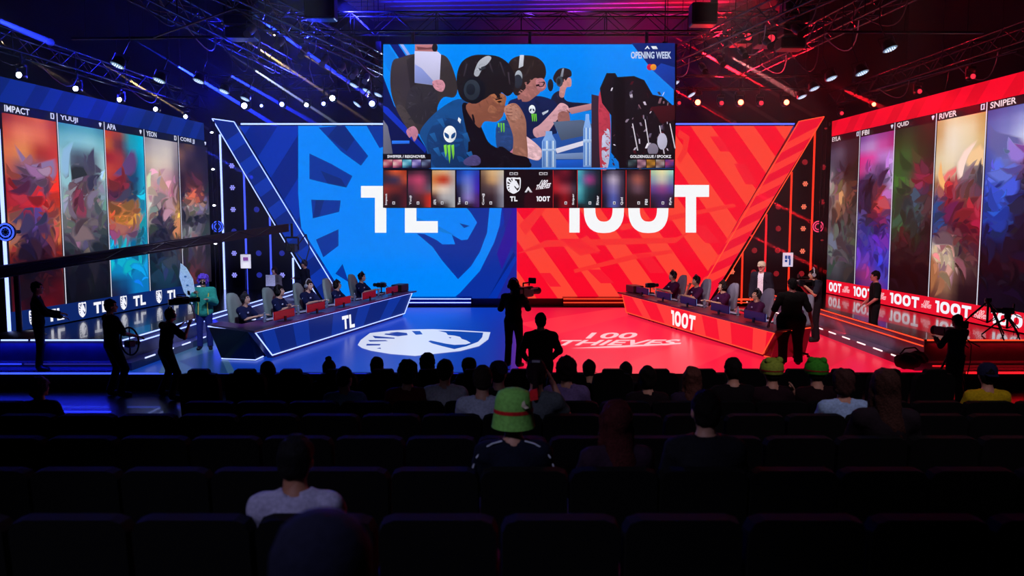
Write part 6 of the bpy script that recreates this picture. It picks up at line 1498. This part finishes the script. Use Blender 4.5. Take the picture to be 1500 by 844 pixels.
def team(side, POS, E, N_, team_col, details):
    cn = 'blue' if side < 0 else 'red'
    ch0 = gaming_chair(M_mesh if side < 0 else M_mesh2); mo0 = monitor(MB_red if side < 0 else MB_navy)
    f = N_; rz = math.atan2(-f.x, f.y)
    for i, (x, y, hz) in enumerate(POS):
        s = hz / 1.235; det = details[i]
        person('player ' + det[0] + ', ' + NTHP[i] + ' seat at the ' + cn + ' desk', pose('sit', **det[4]), (x, y, 0), rz + det[3], s, shirt=team_col, hairc=det[1], style=det[2], seed=i + 3, skinc=(206, 158, 134), res=.02, extra=lambda r, R, h: headset(r, R, h, M_hsg if 'white-banded' in r['label'] else None), hpitch=det[5], sleeve=.85)
        jp = bpy.data.objects[-1] if False else [o for o in bpy.data.objects if o.get('label', '').startswith('player ' + det[0])][0]; J_ = pose('sit', **det[4])
        for s_ in 'LR':
            a_, b_ = np.array(J_['sh' + s_]), np.array(J_['el' + s_]); c_ = a_ + (b_ - a_) * .35; q_ = MB(); sx = -1 if s_ == 'L' else 1; q_.ball((c_[0] + sx * .058, c_[1], c_[2]), (.014, .026, .032), 8); q_.build('sleeve_patch', cloth((215, 220, 235)), jp)
        q_ = MB(); q_.ball((.05, .094, J_['chs'][2] + .03), (.035, .016, .022), 8); q_.build('chest_patch', cloth((200, 205, 225)), jp)
        p = Vector((x, y, 0)) - f * .03 + E * (.0)
        c = ch0 if i == 0 else dup(ch0, (0, 0, 0)); c.location = p - f * .02; c.rotation_euler = (0, 0, rz); c.scale = (1, 1, 1.02)
        c['label'] = ('pale green-grey' if side < 0 else 'violet-grey') + ' mesh gaming chair, ' + NTH[i] + ' behind the ' + cn + ' desk'; c['group'] = 'gaming chairs behind the ' + cn + ' desk'
        base = Vector((x, y, .785)) + f * .96
        m = mo0 if i == 0 else dup(mo0, (0, 0, 0)); m.location = base; m.rotation_euler = (0, 0, rz); m.scale = (1.5, 1, .56)
        m['label'] = ('red-backed' if side < 0 else 'navy-backed') + ' monitor ' + NTH[i] + ' on the ' + cn + ' desk'; m['group'] = 'monitors on the ' + cn + ' desk'
        k = kb0 if not first.get('k') else dup(kb0, (0, 0, 0)); first['k'] = 1; k.location = Vector((x, y, .785)) + f * .60; k.rotation_euler = (0, 0, rz); k['label'] = 'black keyboard before the player ' + NTH[i] + ', ' + cn + ' desk'; k['group'] = 'keyboards on the ' + cn + ' desk'
        b = bt0 if not first.get('b') else dup(bt0, (0, 0, 0)); first['b'] = 1; b.location = Vector((x, y, .785)) + f * .68 - E * .34; b.rotation_euler = (0, 0, 0); b['label'] = 'clear water bottle beside the player ' + NTH[i] + ', ' + cn + ' desk'; b['group'] = 'water bottles on the ' + cn + ' desk'
both = dict(elL=(-.23, .14, .80), elR=(.23, .14, .80), wrL=(-.14, .38, .86), wrR=(.14, .38, .86))
chin = dict(elL=(-.23, .14, .80), wrL=(-.14, .38, .86), elR=(.20, .20, .82), wrR=(.06, .17, 1.06))
fold = dict(elL=(-.24, .10, .80), elR=(.24, .10, .80), wrL=(.02, .24, .90), wrR=(-.04, .26, .86))
team(-1, POS_B, dE, dN, (22, 28, 66), [('in a grey-green cap and dark jersey', (40, 40, 44), 'short', 0, both, .10), ('with black hair and dark jersey', (14, 12, 14), 'mid', .1, fold, .2), ('bareheaded under a white-banded headset, fair skin', (40, 30, 26), 'short', -.2, both, 0), ('with dark brown hair bent over the desk', (36, 24, 20), 'mid', .1, both, .15), ('with black hair sitting upright', (18, 14, 14), 'short', 0, both, 0)])
team(1, POS_R, rE, rN, (66, 20, 62), [('mostly hidden behind the man in black', (14, 12, 14), 'short', 0, both, .1), ('with a visor cap and brown skin, looking down', (20, 14, 14), 'short', 0, both, .2), ('with brown hair in a violet jersey', (44, 28, 24), 'mid', 0, both, .1), ('holding a fist to the chin', (24, 16, 16), 'short', 0, chin, 0), ('with black hair and outstretched arms', (14, 12, 14), 'short', 0, both, 0)])

# small robotic cameras and control boxes at the far desk ends
def desk_camera(p, rz, label):
    r = thing('desk_camera', label, 'camera', p, rz); b = MB(); b.rbox((0, 0, .03), (.16, .2, .06), .01); b.tube((0, 0, .06), (0, 0, .2), .02); b.build('mount', M_blackmetal, r)
    b = MB(); b.rbox((0, 0, .27), (.16, .28, .14), .02); b.box((.10, .0, .30), (.06, .12, .1)); b.rbox((-.11, .02, .29), (.05, .1, .09), .01); b.build('camera_body', M_fix, r)
    b = MB(); b.lathe([(.05, 0), (.055, .10), (.05, .12)], 12, (0, .13, .27), 'Y'); b.build('lens', M_black, r)
    b = MB(); b.path([(0, -.14, .28), (.05, -.2, .2), (.02, -.22, .06), (.12, -.3, .005)], .008, 5); b.build('camera_cable', M_black, r)
def ctl_box(p, rz, label, col):
    r = thing('control_box', label, 'box', p, rz); b = MB(); b.rbox((0, 0, .11), (.62, .34, .22), .015); b.build('box_shell', col, r)
    g = MB()
    for i in range(4): g.box((-.20 + i * .13, -.173, .13), (.07, .006, .04))
    g = g.build('status_lights', glow('status', (180, 205, 235), .8), r); g['kind'] = 'stuff'
bz = math.atan2(-dN.x, dN.y)
q = dB - dN * .42 - dE * .05; desk_camera((q.x - .38, q.y - .9, .785), bz + PI, 'small remote camera on the far end of the blue desk')
ctl_box((q.x + .05, q.y + .02, .785), bz + PI / 2 * 0, 'black control box with small lights at the far end of the blue desk', M_black)
q = rB - rN * .42; desk_camera((q.x + .35, q.y - .6, .785), -bz + PI, 'small remote camera on the far end of the red desk')
ctl_box((q.x - .02, q.y + .02, .785), -bz, 'dark red control box at the far end of the red desk', mat('box_red', (60, 10, 16), .4))

# notice boards on blue / dark stands against the flank walls
def notice(px, py, Y, label, c1, c2):
    p = PY(px, py, Y); r = thing('notice_stand', label, 'sign', (p.x, Y, 0)); w, h = .34, .46; zc = p.z
    b = MB(); b.box((0, .02, zc), (w + .03, .03, h + .03)); b.build('board', M_blackmetal, r)
    b = MB(); b.tube((0, .03, .02), (0, .03, zc), .02); b.rbox((0, .03, .015), (.4, .35, .03), .01); b.build('stand_pole', M_blackmetal, r)
    a = Art((p.x, Y, zc), (0, -1, 0)); a.k = 3; C = Vector((p.x, Y, zc)); a.to3 = lambda q: C + Vector((q[0] * w / 2, -.001 - a.step * a.k, q[1] * h / 2))
    a.poly([(-1, -1), (1, -1), (1, 1), (-1, 1)], 'e0def0')
    if c2: a.poly([(-.5, .1), (.5, .1), (.5, .6), (-.5, .6)], '8a4a9c'); a.poly([(-.7, -.9), (.7, -.9), (.6, -.2), (-.6, -.2)], 'f4f4fc'); a.poly([(-.5, .0), (.5, .0), (.5, .04), (-.5, .04)], '303060')
    else: 
        for (x, y, ww, hh) in ((-.6, .1, .5, .5), (0, .1, .5, .5), (-.6, -.35, .5, .35), (.2, -.8, .35, .9)): a.poly([(x, y), (x + ww, y), (x + ww, y + hh), (x, y + hh)], '2c4c94')
    a.build('notice_print', art_mat('glowing_print', .8, body=1), r, (p.x, Y, 0))  # paper print made to glow by emission, no lamp inside
notice(360, 383, 26.3, 'white notice with a violet block on a stand by the blue flank wall', 0, 1)
notice(1154, 380.5, 26.3, 'white notice with blue blocks on a stand by the red flank wall', 0, 0)

# ---------------------------------------------------------------- standing people
def stand_at(label, px, top, Y, z0=0.0, **k):
    p = PY(px, top, Y); J = k.pop('J', None) or pose('stand'); hh = k.pop('hh', 1.765); s = k.pop('s', None) or (p.z - z0) / hh
    return person(label, J, (p.x, Y, z0), k.pop('rz', 0), s, **k)
def shoulder_camera(loc, rz, label, pitch=0, s=1.0):
    """broadcast camera, lens towards +Y, origin under the body"""
    r = thing('shoulder_camera', label, 'camera', loc, rz); r.rotation_euler = (pitch, 0, rz); r.scale = (s,) * 3
    b = MB(); b.rbox((0, 0, .06), (.13, .40, .20), .02); b.rbox((0, -.26, .05), (.12, .14, .17), .015); b.build('camera_body', M_fix, r)
    b = MB(); b.lathe([(.045, 0), (.055, .04), (.06, .20), (.068, .22), (.068, .27)], 14, (0, .20, .05), 'Y'); b.build('lens', M_black, r)
    b = MB(); b.path([(0, .12, .17), (0, .12, .23), (0, -.10, .23), (0, -.10, .17)], .014, 6); b.build('top_handle', M_black, r)
    b = MB(); b.tube((-.06, .10, .14), (-.16, .06, .14), .012); b.rbox((-.18, -.02, .14), (.07, .16, .07), .012); b.rbox((.02, .20, .26), (.16, .04, .11), .01); b.build('viewfinder', M_black, r)
    b = MB(); b.tube((.08, .02, .12), (.08, .30, .12), .016, 8); b.build('microphone', M_hsg, r)
    return r
# operator with the camera in the middle of the stage edge
camJ = pose('stand', elL=(-.28, .02, 1.16), elR=(.27, .12, 1.18), wrL=(-.13, .22, 1.38), wrR=(.16, .30, 1.42), knR=(.12, .05, .5))
P0 = PY(752, 409, 16.2)
stand_at('camera operator in black seen from behind at the line between blue and red floor', 752, 409, 16.2, rz=-.35, J=camJ, shirt=(14, 14, 20), pants=(12, 12, 18), hairc=(20, 18, 20), w=1.12, sleeve=1.5, hpitch=-.05, extra=lambda r, R, h: headset(r, R, h, M_hsg, False))
shoulder_camera((P0.x + .26, 16.38, 1.47), -.55, 'black shoulder camera pointed across the red floor, held at the centre line', 0, 1.1)
stand_at('stout crew member in a dark sweater standing below the stage edge, seen from behind', 792, 457, 13.1, -.35, rz=.1, J=pose('stand', elL=(-.30, .02, 1.14), elR=(.30, .02, 1.14), wrL=(-.20, .22, .98), wrR=(.20, .22, .98), shL=(-.20, -.01, 1.38), shR=(.20, -.01, 1.38)), shirt=(26, 16, 24), pants=(14, 12, 18), hairc=(26, 20, 20), w=1.32, sleeve=1.9, hpitch=.2)
# blue side crew
stand_at('crew member in dark clothes working the crane at the front blue corner', 53, 412, 15.85, 0, rz=-1.1, J=pose('stand', elL=(-.22, .10, 1.15), elR=(.22, .14, 1.14), wrL=(-.14, .38, 1.10), wrR=(.14, .42, 1.05)), shirt=(14, 14, 22), pants=(10, 10, 20), sleeve=1.9)
stand_at('crew member with short dark hair holding a ring-shaped stabiliser', 161, 437, 15.0, -.35, rz=-.75, s=1.07, J=pose('stand', elL=(-.24, .10, 1.15), elR=(.24, .12, 1.15), wrL=(-.10, .38, 1.06), wrR=(.14, .40, 1.06), knL=(-.12, .12, .50), anL=(-.13, -.02, .09), knR=(.12, .16, .50), anR=(.14, .06, .09), toR=(.18, .20, .035)), shirt=(14, 15, 26), pants=(12, 14, 34), sleeve=.8, w=1.1, hyaw=-.4)
stand_at('camera operator in a black T-shirt leaning with legs apart at the blue stage edge', 243, 446, 15.0, -.35, rz=-.7, s=1.0, J=pose('stand', pel=(0, -.04, .88), wst=(-.02, -.02, 1.03), chs=(-.03, .02, 1.24), nk=(-.03, .05, 1.40), hd=(-.02, .10, 1.56), shL=(-.21, .03, 1.35), shR=(.15, .03, 1.35), elL=(-.30, .14, 1.12), elR=(.24, .22, 1.14), wrL=(-.12, .34, 1.34), wrR=(.12, .38, 1.36),
         hipL=(-.09, -.04, .86), hipR=(.09, -.04, .86), knL=(-.16, .10, .47), knR=(.24, .05, .48), anL=(-.20, -.06, .09), anR=(.34, -.12, .09), toL=(-.22, .09, .035), toR=(.42, .0, .035)), shirt=(14, 14, 22), pants=(12, 14, 30), sleeve=.8, hpitch=.05, extra=lambda r, R, h: headset(r, R, h, None, False))
p = PY(262, 440, 15.35); shoulder_camera((p.x + .02, 15.42, p.z - .06), -1.0, 'bulky handheld camera raised by the leaning operator', .05, .72)
# ring stabiliser
p = PY(190, 500, 15.3); r = thing('ring_stabiliser', 'black ring stabiliser with a small camera, held low by the crew member', 'camera', p); r.rotation_euler = (0, 0, -.5)
b = MB(); n_ = 20
for i in range(n_): a0, a1 = 2 * PI * i / n_, 2 * PI * (i + 1) / n_; b.tube((.27 * math.cos(a0), 0, .27 * math.sin(a0)), (.27 * math.cos(a1), 0, .27 * math.sin(a1)), .018, 6)
b.build('ring', M_black, r); b = MB(); b.rbox((0, 0, -.05), (.16, .16, .14), .02); b.tube((0, 0, -.26), (0, 0, -.12), .015); b.tube((0, 0, .26), (0, 0, .02), .012); b.lathe([(.04, 0), (.045, .12)], 12, (0, .08, -.05), 'Y'); b.build('camera_body', M_fix, r)
# costumed fan on the blue stage
def cos_extra(root, Rh, hd):
    hv, hf = hair('fluffy', 5); mesh_obj('wig', hv @ Rh.T + hd + v3(0, -.01, .02), hf, [cloth((104, 70, 190))], None, root)
cos = stand_at('person in a violet wig, black mask and iridescent green jacket, holding a white feathered prop', 297, 400, 18.4, 0, rz=-2.9, hh=1.83, J=pose('stand', elR=(.26, .14, 1.18), wrR=(.16, .30, 1.36), elL=(-.25, .06, 1.14), wrL=(-.14, .28, 1.22)), shirt=(50, 150, 130), pants=(34, 40, 110), shoes=(20, 16, 30), style=None, coat=.03, sleeve=1.9, w=1.15, hem=.80, extra=cos_extra)
b = MB(); b.ball((0, .088, 1.60 + .0), (.066, .028, .05), 12); b.build('mask', cloth((14, 12, 18)), cos)
b = MB(); b.path([(-.13, .125, 1.36), (-.10, .155, 1.1), (-.11, .165, .86)], .014, 5); b.path([(.13, .125, 1.36), (.10, .155, 1.1), (.11, .165, .86)], .014, 5); b.build('jacket_trim', cloth((210, 190, 90)), cos)
p = PY(275, 418, 18.1); r = thing('feather_prop', 'tall pale feather-shaped prop raised beside the person in the violet wig', 'prop', p)
b = MB(); pts = [(0, 0, -.45), (.13, 0, -.15), (.15, 0, .12), (.06, 0, .40), (-.04, 0, .52), (-.14, 0, .22), (-.12, 0, -.12)]; b.prism([Matrix.Rotation(-.2, 3, 'Y') @ Vector(q) for q in pts], (0, -.012, 0), (0, .012, 0)); b.build('feather_blade', cloth((205, 228, 240)), r)
b = MB()
for z in (-.2, 0, .2): b.box((.0 - z * .2, -.016, z), (.05, .01, .03), 0, 0)
b = b.build('feather_spots', cloth((60, 120, 170)), r); b['kind'] = 'stuff'; b = MB(); b.tube((0.06, 0, -.40), (.16, 0, -.85), .014); b.build('prop_handle', M_black, r)
# hosts behind the desks
sheet = lambda nm: None
stand_at('coach in a grey suit jacket reading a white sheet behind the blue desk', 402, 391, 24.2, 0, rz=2.8, J=pose('stand', elL=(-.25, .06, 1.14), wrL=(-.08, .26, 1.26), elR=(.25, .06, 1.14), wrR=(.10, .26, 1.22)), shirt=(92, 88, 96), pants=(30, 30, 36), style='mid', hairc=(44, 28, 26), coat=.012, sleeve=1.9, hpitch=-.02, skinc=(206, 158, 140))
p = PY(396, 411, 23.85); r = thing('paper_sheet', 'white sheet of paper held up by the coach in the grey jacket', 'paper', (p.x, 23.85, p.z)); b = MB(); b.add([(-.14, 0, -.17), (.14, .01, -.17), (.15, -.015, .17), (-.13, -.02, .17), (-.14, .004, -.17), (.14, .014, -.17), (.15, -.011, .17), (-.13, -.016, .17)], [(0, 1, 2, 3), (7, 6, 5, 4), (0, 4, 5, 1), (1, 5, 6, 2), (2, 6, 7, 3), (3, 7, 4, 0)]); b.build('page', cloth((225, 222, 240)), r)
stand_at('crew member in a dark cap and headset standing between blue desk and flank wall', 446, 381, 26.0, 0, rz=2.3, shirt=(22, 24, 40), pants=(14, 14, 22), J=pose('stand', elR=(.24, .10, 1.14), wrR=(.12, .34, 1.16)), sleeve=1.9, extra=lambda r, R, h: (cap_hat((30, 30, 60))(r, R, h), headset(r, R, h)))
stand_at('coach in a dark jacket over a white T-shirt and pale cap behind the red desk', 1116, 383, 21.6, 0, rz=2.6, shirt=(225, 222, 235), pants=(22, 20, 28), style='short', hairc=(60, 50, 40), sleeve=1.0, skinc=(214, 158, 148), hyaw=-.1,
         extra=lambda r, R, h: (cap_hat((205, 196, 170))(r, R, h), open_jacket(r)) if True else None)
stand_at('camera operator in a dark T-shirt aiming towards the red desk from its near end', 1197, 392, 19.6, 0, rz=1.45, shirt=(38, 40, 54), pants=(26, 22, 30), style='short', J=pose('stand', nk=(0, .04, 1.44), hd=(0, .09, 1.60), elL=(-.26, .10, 1.14), elR=(.26, .14, 1.14), wrL=(-.12, .30, 1.34), wrR=(.12, .34, 1.34)), sleeve=.8, extra=lambda r, R, h: headset(r, R, h, M_hsg, False))
p = PY(1180, 412, 19.5); shoulder_camera((p.x + .02, 19.55, p.z - .1), 1.5, 'camera with grey top rig aimed at the red desk, behind the man in black', 0, .85)
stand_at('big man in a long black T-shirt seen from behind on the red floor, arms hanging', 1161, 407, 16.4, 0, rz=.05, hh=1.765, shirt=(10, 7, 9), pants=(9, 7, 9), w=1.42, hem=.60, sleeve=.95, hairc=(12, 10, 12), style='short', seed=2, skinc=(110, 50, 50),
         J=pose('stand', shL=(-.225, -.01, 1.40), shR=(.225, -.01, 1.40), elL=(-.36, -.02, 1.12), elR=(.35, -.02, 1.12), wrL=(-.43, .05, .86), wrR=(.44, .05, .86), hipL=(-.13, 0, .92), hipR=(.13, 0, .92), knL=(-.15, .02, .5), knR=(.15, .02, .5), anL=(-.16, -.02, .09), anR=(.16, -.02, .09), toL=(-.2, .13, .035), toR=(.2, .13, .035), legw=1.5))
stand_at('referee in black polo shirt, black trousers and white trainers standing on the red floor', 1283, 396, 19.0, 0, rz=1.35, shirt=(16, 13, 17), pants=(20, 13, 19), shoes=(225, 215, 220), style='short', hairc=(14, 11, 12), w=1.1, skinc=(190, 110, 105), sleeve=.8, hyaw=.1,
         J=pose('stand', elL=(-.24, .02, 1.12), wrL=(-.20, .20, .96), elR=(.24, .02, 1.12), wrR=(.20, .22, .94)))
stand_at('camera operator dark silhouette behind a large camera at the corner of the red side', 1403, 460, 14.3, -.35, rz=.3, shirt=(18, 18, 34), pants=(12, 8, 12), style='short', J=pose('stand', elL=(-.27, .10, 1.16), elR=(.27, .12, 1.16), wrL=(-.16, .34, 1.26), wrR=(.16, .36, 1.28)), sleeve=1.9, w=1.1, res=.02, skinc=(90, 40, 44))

def tripod(loc, h, label, spread=.5, rz=0):
    r = thing('tripod', label, 'tripod', loc, rz); b = MB(); b.lathe([(.05, h - .12), (.07, h - .05), (.06, h)], 10); b.tube((0, 0, h * .35), (0, 0, h - .05), .025, 8); b.build('tripod_head', M_fix, r)
    for i in range(3):
        a = 2 * PI * i / 3 + .5; b = MB(); b.tube((.03 * math.cos(a), .03 * math.sin(a), h - .1), (spread * .5 * math.cos(a), spread * .5 * math.sin(a), h * .5), .022, 6); b.tube((spread * .5 * math.cos(a), spread * .5 * math.sin(a), h * .5), (spread * math.cos(a), spread * math.sin(a), .01), .016, 6); b.build('leg', M_blackmetal, r)
        b = MB(); b.tube((0, 0, h * .36), (spread * .5 * math.cos(a), spread * .5 * math.sin(a), h * .5), .01, 5); b.build('brace', M_blackmetal, r)
    b = MB(); b.tube((0, -.02, h - .05), (-.05, -.45, h - .25), .012, 6); b.build('pan_handle', M_fix, r)
    return r
# right side: pedestal camera, tripods
def studio_camera(loc, rz, label, s=1.0):
    r = thing('studio_camera', label, 'camera', loc, rz); r.scale = (s,) * 3
    b = MB(); b.rbox((0, 0, .14), (.20, .46, .26), .03); b.build('camera_body', M_fix, r)
    b = MB(); b.rbox((0, .38, .14), (.20, .34, .20), .03); b.lathe([(.09, 0), (.11, .05), (.11, .08)], 14, (0, .54, .14), 'Y'); b.build('box_lens', M_black, r)
    b = MB(); b.rbox((0, -.20, .36), (.26, .06, .18), .012); b.tube((0, -.2, .26), (0, -.2, .29), .02); b.build('viewfinder', M_black, r)
    b = MB(); b.path([(.10, -.2, .02), (.18, -.5, -.12)], .014); b.path([(-.10, -.2, .02), (-.18, -.5, -.12)], .014); b.build('pan_handles', M_blackmetal, r)
    b = MB(); b.path([(0, -.24, .10), (.10, -.34, -.1), (.14, -.30, -.5), (.12, -.24, -.9)], .012, 5); b.build('camera_cable', M_black, r)
    return r
c0 = PY(1401, 470, 14.75); 
tripod((c0.x, 14.75, -.35), 1.15, 'heavy tripod under the large camera at the corner of the red side', .42)
studio_camera((c0.x, 14.75, .80), .35, 'large camera on a heavy tripod before the corner of the red side', .8)
q = PZ(1462, 497, .6); tripod((q.x, q.y + .40, .6), .80, 'empty tripod standing on the red side platform before the banner', .62)
q = PZ(1490, 497, .6); tripod((q.x, q.y + .35, .6), .48, 'low tripod at the outer end of the red side platform', .45); 
r = studio_camera((q.x, q.y + .35, 1.07), 1.1, 'small camera on the low tripod, outer end of the red side platform', .5)
p = PZ(1372, 520, 0.0); r = thing('equipment_case', 'dark crumpled equipment bag at the corner of the red steps', 'bag', (p.x + .1, 15.95 - .1, .0)); r.location = (8.05, 15.95, .006)
V, F = snet(lambda P: smin(dell(P, (0, 0, .16), (.30, .22, .17)), dell(P, (.2, .02, .24), (.16, .16, .13)), .08) + .012 * np.sin(P[..., 0] * 32) * np.sin(P[..., 1] * 26 + P[..., 2] * 20), (-.4, -.35, 0), (.45, .3, .45), .02)
mesh_obj('bag_cloth', V, F, [cloth((30, 12, 20))], None, r); b = MB(); b.path([(-.2, 0, .30), (-.1, 0, .42), (.1, 0, .44), (.2, 0, .36)], .015); b.build('strap', M_black, r)

# crane (jib) reaching across the blue screen
def crane():
    Y0, Y1 = 15.9, 20.5
    a, e = PY(-60, 408, Y0), PY(421, 333, Y1)
    r = thing('camera_crane', 'long dark camera crane arm reaching across the blue side screen towards the stage', 'crane', (a.x, a.y, 0)); o = Vector((a.x, a.y, 0))
    d = (e - a).normalized(); s = d.cross(Vector((0, 0, 1))).normalized() * .09; u = Vector((0, 0, 1))
    m = mat('crane_metal', (34, 16, 24), .4, .3)
    for k, (z0, z1) in enumerate(((.10, .07), (-.10, -.05))):
        for q in (-1, 1):
            t = MB(); t.tube(a + s * q + u * z0, e + s * q * .5 + u * z1, .035, 6, 0, .022); t.build('arm_tube', m, r, o)
    t = MB(); n = 16
    for i in range(n):
        p, q = a.lerp(e, i / n), a.lerp(e, (i + 1) / n)
        for w in (-1, 1): t.tube(p + s * w + u * .09 * (1 if i % 2 else -1), q + s * w + u * .09 * (-1 if i % 2 else 1), .014, 4)
        t.hexa([p - s * .9 - u * .11, p + s * .9 - u * .11, q + s * .9 - u * .11, q - s * .9 - u * .11, p - s * .9 + u * .09, p + s * .9 + u * .09, q + s * .9 + u * .09, q - s * .9 + u * .09])
    l = t.build('arm_lattice', m, r, o); l['kind'] = 'stuff'
    t = MB(); t.tube(a + d * 1.0 + u * -.1, (a + d * 1.0).xy.to_3d() + u * .55, .06, 8); w = (a + d * 1.0); t.lathe([(.5, .60), (.42, .66), (.1, .70)], 12, (w.x, w.y, 0)); t.build('column', m, r, o)
    t = MB(); t.box(a - d * .6, (.5, .5, .4)); t.tube(a, a - d * .7, .05, 6); t.build('counterweight', m, r, o)
    # remote head with camera under the tip
    h = e + d * .12; t = MB(); t.tube(h + u * .08, h - u * .28, .035, 8); t.path([h - u * .28 + Vector((-.16, 0, 0)), h - u * .28 + Vector((.16, 0, 0))], .025, 6); t.path([h - u * .28 + Vector((-.16, 0, 0)), h - u * .60 + Vector((-.16, 0, 0))], .025, 6); t.path([h - u * .28 + Vector((.16, 0, 0)), h - u * .60 + Vector((.16, 0, 0))], .025, 6); t.build('remote_head', M_fix, r, o)
    t = MB(); t.rbox(h - u * .55, (.20, .34, .22), .02); t.lathe([(.05, 0), (.06, -.14), (.07, -.18)], 12, h - u * .55 + Vector((0, -.17, 0)), 'Y'); t.build('crane_camera', M_black, r, o)
    t = MB(); pts = [h - u * .5 + Vector((.10, .1, 0)), h - u * .2 + Vector((.34, .1, 0)), h - u * .55 + Vector((.42, .1, 0)), h - u * .95 + Vector((.3, .1, 0)), h - u * .7 + Vector((.1, .1, 0))]; t.path(pts, .016, 5); t.build('loop_cable', M_black, r, o)
crane()
# second host board / floor monitor wedge at the blue desk end
for i, (px, py, lab) in enumerate([(322, 514, 'small black stool foot behind the end of the blue desk')]): pass
